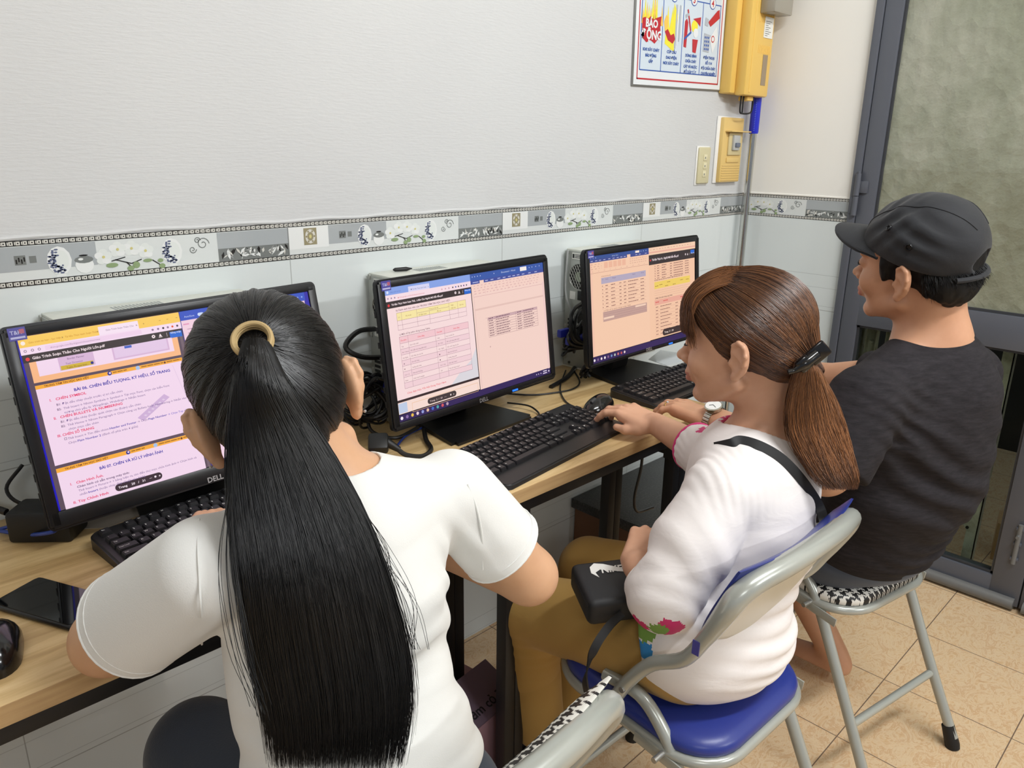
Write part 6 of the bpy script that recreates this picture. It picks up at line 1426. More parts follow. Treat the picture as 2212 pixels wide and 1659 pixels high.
def nails(tips, Fh, P, idx=(0, 1, 2, 3), r=0.0058):
    m = MB()
    for i in idx:
        a, b2 = np.array(tips[i][-2]), np.array(tips[i][-1]); d = b2 - a; d /= np.linalg.norm(d); up = np.array((0, 0, 1.0)); up -= d * (up @ d); up /= np.linalg.norm(up); s = np.cross(d, up)
        c = b2 + up * 0.0052 + d * 0.001; Rm = np.stack([s, d, up], 1); M4 = Matrix.Identity(4)
        for rr_ in range(3):
            for cc in range(3): M4[rr_][cc] = float((Fh.R @ Rm)[rr_, cc]) * Fh.k
        w0 = Fh.w(c)
        for rr_ in range(3): M4[rr_][3] = float(w0[rr_])
        bm = bmesh.new(); bmesh.ops.create_uvsphere(bm, u_segments=12, v_segments=8, radius=1)
        for v in bm.verts: v.co = (v.co.x * 0.0048, v.co.y * 0.0062, v.co.z * 0.0022)
        m.bm(bm, nailm, M4, True)
    o = m.build('fingernails', P); o.matrix_parent_inverse = P.matrix_basis.inverted()
nails(tR2, FhR, P2)
# blouse
g_ = 0.013; f = Field((-1.86, -1.10, 0.42), (-1.06, -0.50, 1.02), 0.0032)
f.add(torso2, 0.05, g_); f.add(cap(nb - (0, 0, 0.012), shL, 0.042, 0.050), 0.03, 0.009); f.add(cap(nb - (0, 0, 0.012), shR, 0.042, 0.050), 0.03, 0.009)
f.add(cap(ch * 0.95 + nb * 0.05 + (0.02, -0.03, -0.03), ch * 0.6 + pel * 0.4 + (0.01, -0.03, 0), 0.085, 0.105), 0.05)
f.add(ell(pel + (0.0, 0.0, -0.005), (0.176, 0.144, 0.100)), 0.03); f.add(cap(pel + (-0.085, 0.0, 0.045), pel + (-0.095, 0.07, 0.045), 0.085, 0.080), 0.03)
f.plane(np.array((-1.5, -0.9, 0.482)), (0.05, 0.10, -1.0)); f.plane(dep(1380, 1400, 1.27), (-0.35, 0.9, -0.20))
f.cut(cap(H2.w((0, -0.025, -0.06)), nb + np.array((0.0, 0.004, 0.012)), 0.060, 0.068), 0.006); f.cut(cap(nb + (-0.03, 0.02, 0.03), nb + (-0.02, 0.01, 0.0), 0.060, 0.064), 0.006)
f.add(cap(shL, shL * 0.5 + elL * 0.5 + (0.0, -0.005, 0.0), 0.057, 0.064), 0.008); f.add(cap(shL * 0.5 + elL * 0.5, elL + (0.004, 0.0, 0.0), 0.064, 0.057), 0.012); cuff = elL + (wrL - elL) * 0.66; f.add(cap(elL, cuff, 0.053, 0.040), 0.014)
cufR = elR + (wrR - elR) * 0.26; f.add(cap(shR, elR, 0.050, 0.050), 0.012); f.add(cap(elR, cufR + 0.03 * (wrR - elR), 0.050, 0.047), 0.012)
cutlimb(f, cuff, wrL - elL, 0.055); cutlimb(f, cufR, wrR - elR, 0.065)
V, Q = f.mesh(); V = smooth(V, Q, 2)
V = folds(V, Q, [(pel + (0.02, -0.10, 0.03), 0.09, (0.12, -0.2, 1), 0.030, 0.0040), (elL + (0.02, 0, 0.0), 0.05, (0.7, 0.2, 0.7), 0.032, 0.0045), (shL + (0, 0, 0.01), 0.045, (0.8, -0.5, 0.1), 0.016, 0.0028), (pel * 0.5 + ch * 0.5 + (0.05, -0.10, 0), 0.10, (0.1, 0, 1), 0.06, 0.0032), (cufR, 0.05, (0.1, -0.3, 1), 0.014, 0.0016), (shL * 0.4 + elL * 0.6, 0.07, (1, -0.3, 0.4), 0.05, 0.003)], 11)
V = puff(V, Q, 0.0035, 8, 15)
fp = [(lin((214, 40, 110)), 'blossom_pink'), (lin((40, 140, 210)), 'blossom_blue'), (lin((110, 160, 60)), 'leaf_green')]
mp_, mb_, mg_ = mat('blossom_pink', (206, 44, 108), 0.6), mat('blossom_blue', (52, 140, 206), 0.6), mat('leaf_green', (120, 158, 70), 0.6)
def flowers(c):
    d = (c - CAM); z = -(d @ BACK); px = IMW / 2 + FPX * (d @ RIGHT) / z; return px
FL = [((1368, 1362), 0.015, 1), ((1376, 1378), 0.011, 1), ((1452, 1362), 0.013, 1), ((1440, 1352), 0.008, 1), ((1388, 1402), 0.011, 2), ((1395, 1408), 0.008, 2), ((1392, 1360), 0.013, 3), ((1424, 1362), 0.010, 3)]
def matb(c):
    out = np.zeros(len(c)); n = 0.35 * vnoise(c * 260, 9) + 0.25 * vnoise(c * 90, 4)
    for p, r_, k in FL: out[np.linalg.norm(c - p, axis=1) < r_ * (1.5 + n)] = k
    col = np.linalg.norm(c - (cufR + shR) / 2 - np.array((-0.02, 0.02, 0.05)), axis=1)
    pk1 = (c @ UP > (cufR @ UP) + 0.032) & (np.linalg.norm(c - dep(1560, 950, 1.42), axis=1) < 0.055 + 0.012 * vnoise(c * 120, 2)) & (vnoise(c * 130, 5) > -0.55)
    out[pk1] = 4
    return out
tree2 = bvh((V, Q)); FL = [(drape(tree2, *q, 0.0, 1.22), r_, k) for q, r_, k in FL]
bl_ = skin_obj('blouse', [(V, Q)], [blouse, mp_, mb_, mg_, pinkm], P2, matf=matb)
m = MB(); ring(cufR, wrR - elR, 0.0462, 0.0042, m, pinkm); o_ = m.build('cuff_trim', P2); o_.matrix_parent_inverse = P2.matrix_basis.inverted(); o_['label'] = 'pink sleeve cuff'
m = MB(); ring(cuff, wrL - elL, 0.0385, 0.003, m, blouse); o_ = m.build('cuff_trim', P2); o_.matrix_parent_inverse = P2.matrix_basis.inverted()
# trousers
hipL, hipR = pel + (-0.085, 0.0, 0.0), pel + (0.095, 0.02, 0.0); knL, knR = np.array((-1.590, -0.500, 0.455)), np.array((-1.400, -0.490, 0.470))
f = Field((-1.78, -1.03, 0.26), (-1.22, -0.38, 0.70), 0.0042)
f.add(ell(pel + (0, -0.01, -0.015), (0.152, 0.120, 0.085)), 0.03); f.add(cap(hipL, knL, 0.088, 0.070), 0.03); f.add(cap(hipR, knR, 0.084, 0.068), 0.012)
f.add(cap(knL, (-1.575, -0.485, 0.30), 0.066, 0.060), 0.014); f.add(cap(knR, (-1.42, -0.46, 0.30), 0.062, 0.056), 0.014)
V, Q = f.mesh(); V = smooth(V, Q, 1); V = folds(V, Q, [(hipL + (0, 0.05, 0.06), 0.07, (0.5, 0.8, 0.2), 0.035, 0.004), (knL + (0, 0, -0.05), 0.05, (0.1, 0.3, 1), 0.022, 0.004), (pel + (-0.08, -0.1, -0.03), 0.06, (0.7, 0, 0.7), 0.03, 0.003)], 4)
parts_ = [(puff(V, Q, 0.002, 12, 6), Q)]; f = Field((-1.70, -0.66, 0.08), (-1.30, -0.34, 0.34), 0.005)
f.add(cap((-1.575, -0.485, 0.32), (-1.555, -0.500, 0.14), 0.060, 0.054), 0.01); f.add(cap((-1.42, -0.46, 0.32), (-1.43, -0.47, 0.12), 0.058, 0.050), 0.01); f.plane((0, 0, 0.125), (0, 0, -1)); V, Q = f.mesh(); parts_.append((puff(V, Q, 0.002, 14, 8), Q))
skin_obj('trousers', parts_, [khaki], P2)
for x, y in ((-1.555, -0.50), (-1.43, -0.47)):
    f = Field((x - 0.07, -0.60, 0.0), (x + 0.07, -0.26, 0.26), 0.005); f.add(cap((x, y, 0.25), (x, y + 0.0, 0.07), 0.036, 0.032), 0.01); f.add(cap((x, y, 0.04), (x - 0.01, y + 0.14, 0.032), 0.036, 0.030), 0.02)
    f.plane((0, 0, 0.004), (0, 0, -1)); V, Q = f.mesh(); skin_obj('shoe', [(V, Q)], [pck], P2)
# brown hair: cap of hair, fringe, low tail held by a clip
RX2 = (0.0805, 0.0995, 0.0875, (0, -0.016, 0.046)); clip = H2.w((0.0, -0.120, -0.038))
f = scalp(H2, RX2, 1, [ell((0, -0.062, -0.006), (0.064, 0.050, 0.050), F=H2), cap((0, -0.085, -0.020), (0, -0.112, -0.036), 0.036, 0.016, F=H2), ell((0, 0.050, 0.075), (0.062, 0.050, 0.045), F=H2)],
          cuts=[rbox((0, 0.135, -0.05), (0.12, 0.095, 0.098), 0.03, F=H2), ell((0, 0.145, 0.02), (0.10, 0.075, 0.055), F=H2), ell((0.082, 0.004, -0.014), (0.024, 0.030, 0.042), F=H2), ell((-0.082, 0.004, -0.014), (0.024, 0.030, 0.042), F=H2), rbox((0, -0.02, -0.122), (0.12, 0.14, 0.058), 0.01, F=H2)])
V, Q = f.mesh(); hair2 = skin_obj('hair', [(V, Q)], [hbase2], P2); treeh2 = bvh((V, Q))
fix = lambda o, par, P: setattr(o, 'matrix_parent_inverse', (P.matrix_basis @ par.matrix_parent_inverse).inverted())
r = np.random.RandomState(5)
tie2 = (clip - H2.w(RX2[3])) @ H2.R; Pt = comb(H2, treeh2, RX2[3], 9500, tie2, lambda D: D[:, 2] > -0.95, 15, (0.0006, 0.0028), 0.17, 6)
end = (Pt[:, -1] - clip); wgt = np.linspace(0, 1, 15) ** 6; Pt = Pt - end[:, None] * wgt[None, :, None] * 0.8
V, Q, al, rr = strands(Pt, 0.00055)
up_t = np.clip(0.55 * rr ** 1.5 + 0.0, 0, 1)
# fringe: from the crown forward and down to the brow
n = 2400; u = r.uniform(-1, 1, n); st_ = np.stack([u * 0.046, 0.005 + 0.03 * r.rand(n), 0.1335 - 0.020 * u * u + 0.002 * r.rand(n)], 1); en = np.stack([u * 0.072, 0.104 - 0.046 * u * u + 0.006 * r.rand(n), 0.026 + 0.034 * r.rand(n) ** 1.5 + 0.0 * u], 1)
far = np.abs(u) > 0.72; en[far, 2] -= 0.022 * r.rand(far.sum()); md = np.stack([u * 0.072, 0.090 - 0.02 * u * u + 0.006 * r.rand(n), 0.118 - 0.016 * u * u], 1)
t_ = np.linspace(0, 1, 14)[None, :, None]; Pf = (1 - t_) ** 2 * st_[:, None] + 2 * t_ * (1 - t_) * md[:, None] + t_ ** 2 * en[:, None]; Pf[:, :, 1] += 0.006 * np.sin(np.linspace(0, PI, 14))[None]; Pf = H2.o + H2.k * (Pf @ H2.R.T)
V2, Q2, al2, rr2 = strands(Pf, 0.00058 * np.clip(1.15 - np.linspace(0, 1, 14) ** 3, 0.3, 1)[None])
o_ = skin_obj('scalp_strands', [(V, Q), (V2, Q2)], [hbrown], hair2, col=np.concatenate([up_t, np.clip(0.12 + 0.6 * rr2, 0, 1)])); fix(o_, hair2, P2)
EL = [(1722, 780), (1718, 805), (1706, 850), (1704, 920), (1730, 980), (1762, 1030), (1786, 1058)]
ER = [(1754, 782), (1772, 806), (1797, 860), (1816, 920), (1832, 980), (1842, 1030), (1838, 1060)]
PL = outline(EL, [treeh2, tree2], [0.016], 1.262, 0.02); PR_ = outline(ER, [treeh2, tree2], [0.016], 1.275, 0.02)
Pt = tail(PL, PR_, 5000, 0.016, 0.16, seed=4, wav=0.012); rad = 0.0006 * np.clip((1 - np.linspace(0, 1, 22) ** 6), 0.2, 1)[None] * NR.uniform(0.7, 1.3, (len(Pt), 1))
V, Q, al, rr = strands(Pt, rad); pt = skin_obj('ponytail', [(V, Q)], [hbrown], P2, col=np.clip(0.2 + 0.75 * rr ** 1.3 * (0.55 + 0.45 * al) - 0.30 * (al > 0.75) * (al - 0.75) * 3, 0, 1))
f = Field(clip - 0.32, clip + 0.2, 0.004)
for i in range(3, len(PL) - 4):
    a = (PL[i] + PR_[i]) / 2; W_ = (PR_[i] - PL[i]) / 2; wl = np.linalg.norm(W_); N_ = np.array((-0.68, -0.60, 0.30)); N_ /= np.linalg.norm(N_); W_ /= wl
    f.add(ell(a, (wl * 0.74, 0.018, 0.008 if i > 4 else 0.004), R=np.stack([W_, np.cross(N_, W_), N_], 1)), 0.012)
V, Q = f.mesh(); o_ = skin_obj('ponytail_core', [(V, Q)], [hbase2], pt); fix(o_, pt, P2)
cpm = mat('clip_black', (14, 14, 15), 0.15, spec=0.7); tc = -(((PL[1] + PR_[1]) / 2 - CAM) @ BACK) - 0.016; cc = dep(1737, 786, tc); e1, e2 = dep(1768, 762, tc + 0.004), dep(1702, 804, tc + 0.004)
m = MB(); m.tube(spline([e1, e1 * 0.6 + cc * 0.4, cc, cc * 0.5 + e2 * 0.5 + (0, 0, -0.003), e2], 5), [0.002 + 0.0075 * min(1, (k + 1) / 3) * (1 if k < 11 else max(0.35, 1 - (k - 10) / 9)) for k in range(21)], cpm, n=14)
m.box((-0.014, -0.017, -0.004), (0.014, 0.017, 0.004), cpm, M=basis(e1, *[tuple(x) for x in (np.array((0.5, -0.5, -0.7)) / 0.995, np.array((0.5, -0.5, 0.7)) / 0.995, np.array((-0.7, -0.7, 0.0)) / 0.99)]), bev=0.0038)
m.box((-0.012, -0.012, -0.006), (0.012, 0.012, 0.006), cpm, M=basis(cc, *[tuple(x) for x in (np.array((0.5, -0.5, -0.7)) / 0.995, np.array((0.5, -0.5, 0.7)) / 0.995, np.array((-0.7, -0.7, 0.0)) / 0.99)]), bev=0.005)
o_ = m.build('hair_clip', P2); o_.matrix_parent_inverse = P2.matrix_basis.inverted(); o_['label'] = 'glossy black hair clip'

# strap and bag
bgm = mat('bag_black', (24, 25, 28), 0.55); stp = mat('strap_black', (16, 16, 18), 0.6)
bag = thing('shoulder_bag', 'small black bag with white swoosh on the khaki lap, strap over the shoulder', 'bag', dep(1352, 1272, 1.335))
bR = handframe((0, 0, 0), (0.80, -0.52, 0.02), (-0.30, 0.10, 1)).R
M4 = Matrix([[float(bR[i, j]) for j in range(3)] + [0] for i in range(3)] + [[0, 0, 0, 1]])
m = MB(); m.box((-0.058, -0.085, -0.024), (0.058, 0.085, 0.026), bgm, M=M4, bev=0.012, seg=3); m.tube([(M4 @ Vector(q))[:] for q in ((-0.02, -0.084, 0.014), (0.05, -0.084, 0.014))], 0.002, stp, n=6); m.build('bag_body', bag)
m = MB()
sw_ = [(0.0, 0.0), (0.012, 0.004), (0.03, 0.016), (0.05, 0.034), (0.02, 0.022), (0.004, 0.016), (-0.004, 0.022), (-0.002, 0.034), (-0.010, 0.022), (-0.008, 0.008)]
m.prism([(-0.046 + q[1] * 1.2, -0.045 + q[0] * 1.3) for q in sw_], 0.0264, 0.0270, pwt, M=M4)
V, F = text_geo('NIKE', 0.024, bold=0.03, shear=0.2); m.add([(-0.016 - q[1], -0.040 + q[0] * 0.75, 0.0272) for q in V], F, pwt, M=M4); m.build('logo', bag)
def strap(pts, wd, name, par, upv):
    S = spline(pts, 8); T = np.gradient(S, axis=0); T /= np.linalg.norm(T, axis=1)[:, None]; U_ = np.cross(T, upv); U_ /= np.linalg.norm(U_, axis=1)[:, None]; N_ = np.cross(U_, T); V = []; n = len(S)
    for i in range(n):
        for a, b2 in ((-1, -1), (1, -1), (1, 1), (-1, 1)): V.append(S[i] + U_[i] * a * wd / 2 + N_[i] * b2 * 0.0012)
    F = [(i * 4 + j, i * 4 + (j + 1) % 4, i * 4 + 4 + (j + 1) % 4, i * 4 + 4 + j) for i in range(n - 1) for j in range(4)] + [(0, 3, 2, 1), (4 * n - 4, 4 * n - 3, 4 * n - 2, 4 * n - 1)]
    o = MB().add(V, F, stp, True).build(name, par); o.matrix_parent_inverse = par.matrix_basis.inverted(); return o
strap([dep(1345, 1325, 1.27), dep(1318, 1350, 1.265), dep(1290, 1390, 1.25), dep(1273, 1430, 1.25), dep(1265, 1475, 1.262), dep(1268, 1500, 1.30)], 0.014, 'strap', bag, (0.3, -0.3, 0.9))
s0 = drape(tree2, 1578, 962, 0.003, 1.3)
strap([s0 + np.array((0.004, 0.030, -0.016))] + [drape(tree2, x, y, 0.003, 1.3) for x, y in ((1578, 962), (1600, 955), (1640, 966), (1685, 992), (1728, 1036), (1764, 1090), (1784, 1140), (1795, 1168))], 0.017, 'strap', bag, (-0.6, -0.6, 0.5))

# ================= far sitter: black cap, charcoal tee
P3 = thing('person', 'person in a black cap and charcoal tee typing at the far screen', 'person', (-0.92, -0.86, 0.44))
H3 = Fr((-0.985, -0.925, 1.140), HR(4, -1, 10), 1.03)
nb = np.array((-0.955, -0.968, 0.995)); shL = np.array((-1.150, -0.930, 0.905)); shR = np.array((-0.785, -0.995, 0.900)); elL = np.array((-1.232, -0.905, 0.785)); wrL = onz(1535, 905, 0.80)
elR = np.array((-0.715, -0.665, 0.795)); wrR = np.array((-0.665, -0.43, 0.80)); pel = np.array((-0.900, -0.875, 0.535))
f = Field((-1.36, -1.20, 0.46), (-0.56, -0.28, 1.32), 0.0030)
head(f, H3, True); f.add(cap(H3.w((0, -0.030, -0.035)), nb, 0.059, 0.066), 0.02)
f.add(cap(nb, shL * 0.7 + nb * 0.3, 0.052, 0.045), 0.04); f.add(cap(nb, shR * 0.7 + nb * 0.3, 0.052, 0.045), 0.04)
t3R = HR(12, 0, 0); torso3 = [ell((-0.962, -0.960, 0.845), (0.185, 0.108, 0.125), R=t3R), ell((-0.945, -0.955, 0.700), (0.168, 0.112, 0.14), R=t3R), ell((-0.915, -0.905, 0.565), (0.168, 0.122, 0.11), R=t3R)]
f.add(torso3, 0.05)
for sh_, el_, wr_ in ((shL, elL, wrL), (shR, elR, wrR)): f.add(cap(sh_, el_, 0.054, 0.046), 0.03); f.add(cap(el_, wr_, 0.046, 0.0285), 0.014)
FL3 = handframe(wrL, onz(1440, 868, 0.808) - wrL, (0.05, 0, 1), 1.0)
t3, tp3 = hand(f, FL3, False, [(14, 24, 18), (16, 28, 20), (20, 30, 22), (24, 34, 24)], 0.20, thumb=((0.038, 0.026, -0.010), (0.060, 0.050, -0.014), (0.072, 0.074, -0.020)))
FR3 = handframe(wrR, (0.05, 1, -0.05), (0, 0, 1), 1.0); hand(f, FR3, True, [(18, 30, 20)] * 4, 0.12)
V, Q = f.mesh(); V = smooth(V, Q, 1); parts_ = [(V, Q)]
f = Field((-1.12, -0.98, 0.03), (-0.62, -0.30, 0.60), 0.005)
kL, kR = np.array((-0.985, -0.50, 0.50)), np.array((-0.76, -0.50, 0.50))
for hx, kk, an in ((-0.985, kL, (-0.90, -0.66, 0.10)), (-0.815, kR, (-0.735, -0.80, 0.08))):
    f.add(cap((hx, -0.85, 0.52), kk, 0.078, 0.058), 0.02); f.add(cap(kk, an, 0.052, 0.036), 0.02); f.add(cap(np.array(an) - (0, 0.02, 0.03), np.array(an) + (0, 0.15, -0.052), 0.034, 0.028), 0.02)
V, Q = f.mesh(); parts_.append((smooth(V, Q, 1), Q)); skin_obj('body', parts_, [skin3, lip], P3, matf=lipf(H3)); face_bits(H3, P3, hbase, True); nails(t3, FL3, P3)
# tee
g_ = 0.014; f = Field((-1.36, -1.22, 0.42), (-0.58, -0.62, 1.08), 0.0034)
f.add(torso3, 0.05, g_); f.add(cap(nb - (0, 0, 0.02), shL, 0.052, 0.054), 0.04, 0.011); f.add(cap(nb - (0, 0, 0.02), shR, 0.052, 0.054), 0.04, 0.011)
f.add(cap((-0.955, -1.00, 0.90), (-0.94, -0.99, 0.72), 0.10, 0.11), 0.05)
cL, cR = shL + 0.92 * (elL - shL), shR + 0.62 * (elR - shR)
f.add(cap(shL, cL + 0.04 * (elL - shL), 0.072, 0.074), 0.012); f.add(cap(shR, cR + 0.04 * (elR - shR), 0.070, 0.068), 0.012)
cutlimb(f, cL, elL - shL, 0.10); cutlimb(f, cR, elR - shR, 0.09)
f.cut(cap(H3.w((0, -0.02, -0.06)), nb + (0.0, 0.012, 0.030), 0.066, 0.078), 0.006); f.plane((0, 0, 0.475), (0, 0, -1))
V, Q = f.mesh(); V = smooth(V, Q, 2)
V = folds(V, Q, [((-1.02, -1.06, 0.70), 0.12, (0.5, 0, 1), 0.06, 0.005), ((-0.90, -1.0, 0.56), 0.11, (0.15, -0.2, 1), 0.035, 0.0055), (shL + (0.02, -0.03, -0.02), 0.07, (0.5, -0.2, 0.9), 0.03, 0.004), ((-1.08, -1.02, 0.80), 0.08, (0.8, 0, 0.7), 0.04, 0.004), ((-0.85, -1.08, 0.85), 0.10, (0.3, 0, 1), 0.07, 0.003)], 21)
V = puff(V, Q, 0.003, 9, 25); te3 = skin_obj('t_shirt', [(V, Q)], [tee_k], P3)
o_ = collar((V, Q), nb + np.array((0.0, 0.012, 0.030)), 0.072, H3.w((0, -0.02, -0.06)) - nb, tee_k, 0.0062).build('collar', te3); fix(o_, te3, P3)
f = Field((-1.12, -1.05, 0.38), (-0.62, -0.42, 0.62), 0.005); f.add(ell(pel + (0, -0.01, -0.03), (0.178, 0.135, 0.075), R=t3R), 0.03)
for hx, kk in ((-0.985, kL), (-0.815, kR)): f.add(cap((hx, -0.85, 0.50), kk, 0.088, 0.074), 0.02)
f.plane((0, -0.50, 0.5), (0, 1, 0)); f.plane((0, 0, 0.425), (0, 0, -1)); V, Q = f.mesh(); skin_obj('shorts', [(puff(V, Q, 0.0025, 12, 3), Q)], [shorts_m], P3)
# short hair
RX3 = (0.0800, 0.0985, 0.088, (0, -0.014, 0.044))
f = scalp(H3, RX3, 1, [ell((0, -0.062, -0.012), (0.068, 0.050, 0.050), F=H3), cap((-0.066, 0.030, 0.020), (-0.068, 0.026, -0.006), 0.010, 0.005, F=H3), cap((0.066, 0.030, 0.020), (0.068, 0.026, -0.006), 0.010, 0.005, F=H3)],
          cuts=[rbox((0, 0.130, -0.04), (0.12, 0.092, 0.105), 0.02, F=H3), ell((0.082, 0.000, -0.012), (0.020, 0.026, 0.038), F=H3), ell((-0.082, 0.000, -0.012), (0.020, 0.026, 0.038), F=H3), rbox((0, 0.03, -0.11), (0.12, 0.10, 0.075), 0.01, F=H3), rbox((0, -0.08, -0.12), (0.12, 0.1, 0.055), 0.02, F=H3)])
V, Q = f.mesh(); V = puff(V, Q, 0.002, 120, 3, (1, 1, 0.4)); hr3 = skin_obj('hair', [(V, Q)], [hbase], P3)
n = 3000; D = scalp_dirs(n, lambda D: (D[:, 1] < 0.12) & (D[:, 2] > -0.72) & (D[:, 2] < -0.26) & ~((np.abs(D[:, 0]) > 0.55) & (D[:, 2] < 0.0) & (D[:, 1] > -0.32)))
Rr = 1 / np.sqrt((D[:, 0] / RX3[0]) ** 2 + (D[:, 1] / RX3[1]) ** 2 + (D[:, 2] / RX3[2]) ** 2); S0 = D * (Rr - 0.002)[:, None] + np.array(RX3[3]); dirn = D * 0.35 + np.array((0, -0.25, -0.9)) + r.randn(len(D), 3) * 0.16; dirn /= np.linalg.norm(dirn, axis=1)[:, None]
ln_ = r.uniform(0.014, 0.026, len(D)); s_ = np.linspace(0, 1, 6); Ph = S0[:, None] + dirn[:, None] * (ln_[:, None] * s_[None])[..., None] + D[:, None] * (0.007 * np.sin(s_ * 2.0))[None, :, None]; Ph = H3.o + H3.k * (Ph @ H3.R.T)
V, Q, al, rr = strands(Ph, 0.0007 * (1.05 - s_ ** 2)[None]); o_ = skin_obj('hair_strands', [(V, Q)], [hman], hr3, col=rr ** 2); fix(o_, hr3, P3)
# cap: crown, curved peak, eyelets, strap
f = Field(H3.w((0, 0, 0.06)) - 0.20, H3.w((0, 0, 0.06)) + 0.20, 0.0030)
f.add(ell((0, -0.012, 0.048), (0.0895, 0.1065, 0.088), F=H3), 0.01); f.add(ell((0, -0.018, 0.054), (0.086, 0.092, 0.086), F=H3), 0.015)
f.cut(rbox((0, 0.0, -0.072), (0.15, 0.20, 0.1), 0.004, F=Fr(H3.o, H3.R @ np.array(Matrix.Rotation(math.radians(14), 3, 'X')), H3.k)), 0.005); f.cut(ell((0, -0.118, 0.030), (0.034, 0.034, 0.019), F=H3), 0.004)
V, Q = f.mesh(); V = smooth(V, Q, 2); L_ = (V - H3.o) @ H3.R / H3.k
V = folds(V, Q, [(H3.w((-0.07, 0.03, 0.11)), 0.05, H3.R @ np.array((0, 0.8, 1)), 0.026, 0.0028), (H3.w((-0.08, -0.03, 0.09)), 0.05, H3.R @ np.array((0, -0.5, 1)), 0.03, 0.0024), (H3.w((0.0, 0.05, 0.14)), 0.05, H3.R @ np.array((0.3, 1, 0.6)), 0.02, 0.002)], 31); V = puff(V, Q, 0.0022, 26, 33)
cp = skin_obj('cap', [(V, Q)], [capm], P3); cp['label'] = 'black cap with curved peak and eyelets'
Vc, Qc = V, Q; V = []; F = []; nx, ny = 22, 10
for side in (0, 1):
    for j in range(ny + 1):
        for i in range(nx + 1):
            u = i / nx * 2 - 1; v = j / ny; xw = 0.082 * (1 - 0.0 * v); x = u * xw * math.sqrt(max(1 - (0.62 * v) ** 4, 0)); y0 = 0.078 - 0.040 * u * u; y = y0 + v * 0.078 * math.sqrt(max(1 - abs(u) ** 3.0, 0.0)); z = 0.066 - 0.030 * u * u + 0.03 * (y - 0.07) - 0.002 + side * 0.0035
            V.append(H3.w((x, y, z)))
N_ = (nx + 1) * (ny + 1)
for j in range(ny):
    for i in range(nx): a = j * (nx + 1) + i; F += [(a, a + 1, a + nx + 2, a + nx + 1), (N_ + a, N_ + a + nx + 1, N_ + a + nx + 2, N_ + a + 1)]
edge = [j * (nx + 1) for j in range(ny + 1)] + [ny * (nx + 1) + i for i in range(1, nx + 1)] + [j * (nx + 1) + nx for j in range(ny - 1, -1, -1)] + [i for i in range(nx - 1, 0, -1)]
for a, b2 in zip(edge, edge[1:] + edge[:1]): F.append((a, b2, N_ + b2, N_ + a))
o_ = MB().add(V, F, capm, True).build('cap_peak', cp, sharp=70); fix(o_, cp, P3)
m = MB(); eyl = mat('eyelet_black', (30, 30, 32), 0.2, metal=0.6)
tcap = bvh((Vc, Qc))
for sx in (-1, 1):
    for q in ((0.9, 0.42, 0.50), (1.0, -0.10, 0.18)):
        dd = H3.R @ np.array((sx * q[0], q[1], q[2])); dd /= np.linalg.norm(dd); c_ = H3.w((0, -0.012, 0.05)); h = tcap.ray_cast(Vector(c_ + dd * 0.2), Vector(-dd)); p_ = np.array(h[0]); nn = np.array(h[1]); nn = nn if nn @ dd > 0 else -nn
        ring(p_ + nn * 0.001, nn, 0.0052, 0.0017, m, eyl, n=18); m.tube([p_ - nn * 0.001, p_ + nn * 0.0006], 0.0045, pck, n=14)
o_ = m.build('eyelets', cp); fix(o_, cp, P3)
m = MB(); arc = [H3.w((0.088 * math.sin(a), -0.012 - 0.106 * math.cos(a), 0.006)) for a in np.linspace(-0.7, 0.7, 15)]
m.tube(arc, 0.0050, capm, n=8); tcap = bvh((Vc, Qc))
for a0, a1 in ((-0.55, 0), (0.55, 0)):
    pts = []
    for t in np.linspace(-1.1, 1.35, 26):
        d_ = H3.R @ np.array((math.sin(a0) * math.cos(t), math.sin(t), math.cos(a0) * math.cos(t))); c_ = H3.w((0, -0.012, 0.05)); h = tcap.ray_cast(Vector(c_ + d_ * 0.2), Vector(-d_))
        if h[0] is not None: pts.append(np.array(h[0]) + d_ * 0.0004)
    m.tube(pts, 0.0011, capm, n=6)
o_ = m.build('cap_seams', cp); fix(o_, cp, P3)
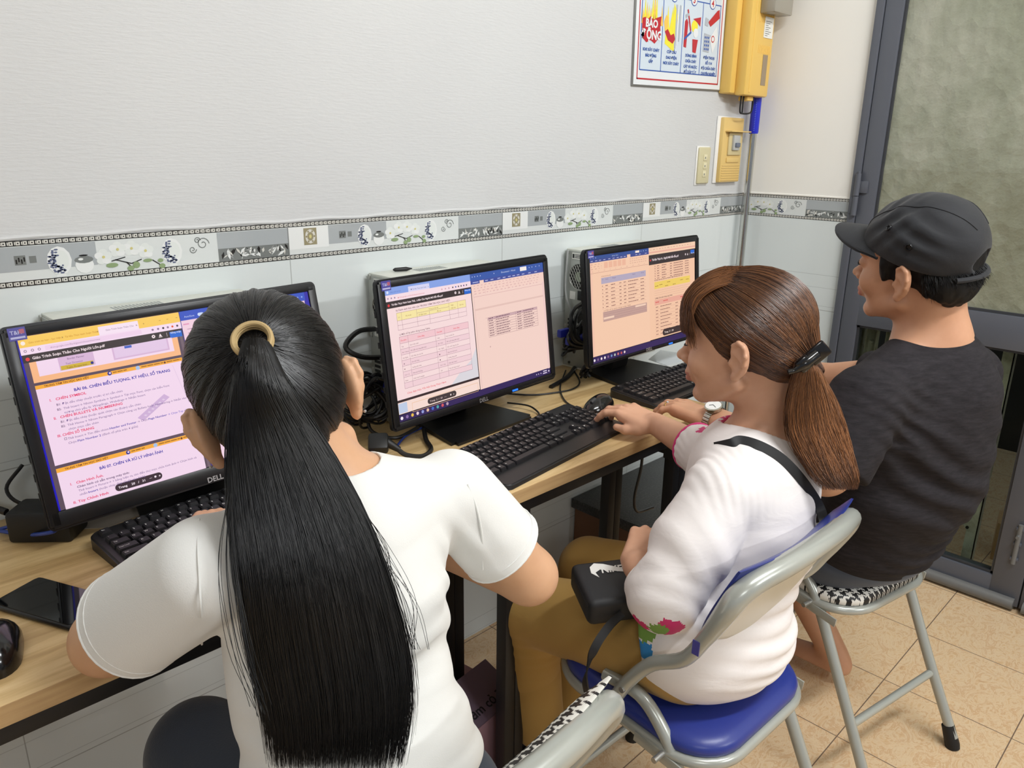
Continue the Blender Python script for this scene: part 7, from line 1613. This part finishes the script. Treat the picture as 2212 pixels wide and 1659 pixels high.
# watch and ring
steel = mat('watch_steel', (186, 184, 172), 0.25, metal=0.9); dial = mat('watch_dial', (236, 236, 232), 0.2, spec=0.6)
ax = elL - wrL; ax /= np.linalg.norm(ax); wc = wrL + ax * 0.012; upw = np.array((-0.35, -0.30, 0.9)); upw -= ax * (upw @ ax); upw /= np.linalg.norm(upw); sd = np.cross(ax, upw)
m = MB()
for k in range(26):
    a = 2 * PI * k / 26; rr_ = 0.0315; c_ = wc + rr_ * (math.cos(a) * upw + math.sin(a) * sd); tn = -math.sin(a) * upw + math.cos(a) * sd; nn = math.cos(a) * upw + math.sin(a) * sd
    m.box((-0.0085, -0.0034, -0.0014), (0.0085, 0.0034, 0.0014), steel, M=basis(c_, ax, tn, nn), bev=0.0010)
o_ = m.build('watch_band', P3); o_.matrix_parent_inverse = P3.matrix_basis.inverted(); o_['label'] = 'steel link watch band'
m = MB(); c_ = wc + upw * 0.036; MM = basis(c_, ax, sd, upw); m.lathe([(0.0185, -0.004), (0.0192, 0.0), (0.0192, 0.003), (0.0170, 0.0042)], steel, 32, M=MM); m.lathe([(0.0165, 0.0040), (0.0165, 0.0046)], dial, 32, M=MM)
m.tube([tuple(MM @ Vector((0.0, 0.0, 0.005))), tuple(MM @ Vector((0.010, 0.004, 0.005)))], 0.0005, pck, n=5); m.tube([tuple(MM @ Vector((0.0, 0.0, 0.005))), tuple(MM @ Vector((-0.006, 0.006, 0.005)))], 0.0006, pck, n=5)
o_ = m.build('watch_case', P3); o_.matrix_parent_inverse = P3.matrix_basis.inverted(); o_['label'] = 'round white watch dial in steel case'
m = MB(); a, b2 = FL3.w(t3[2][1]), FL3.w(t3[2][2]); ring(a * 0.35 + b2 * 0.65, b2 - a, 0.0092, 0.0013, m, mat('gold_ring', (224, 190, 120), 0.2, metal=1.0)); m.lathe([(0.0001, -0.003), (0.003, 0), (0.0001, 0.003)], silver, 10, M=Matrix.Translation(Vector(a * 0.35 + b2 * 0.65 + np.array((0, 0, 0.0095)))))
o_ = m.build('finger_ring', P3); o_.matrix_parent_inverse = P3.matrix_basis.inverted(); o_['label'] = 'thin gold ring with a stone'
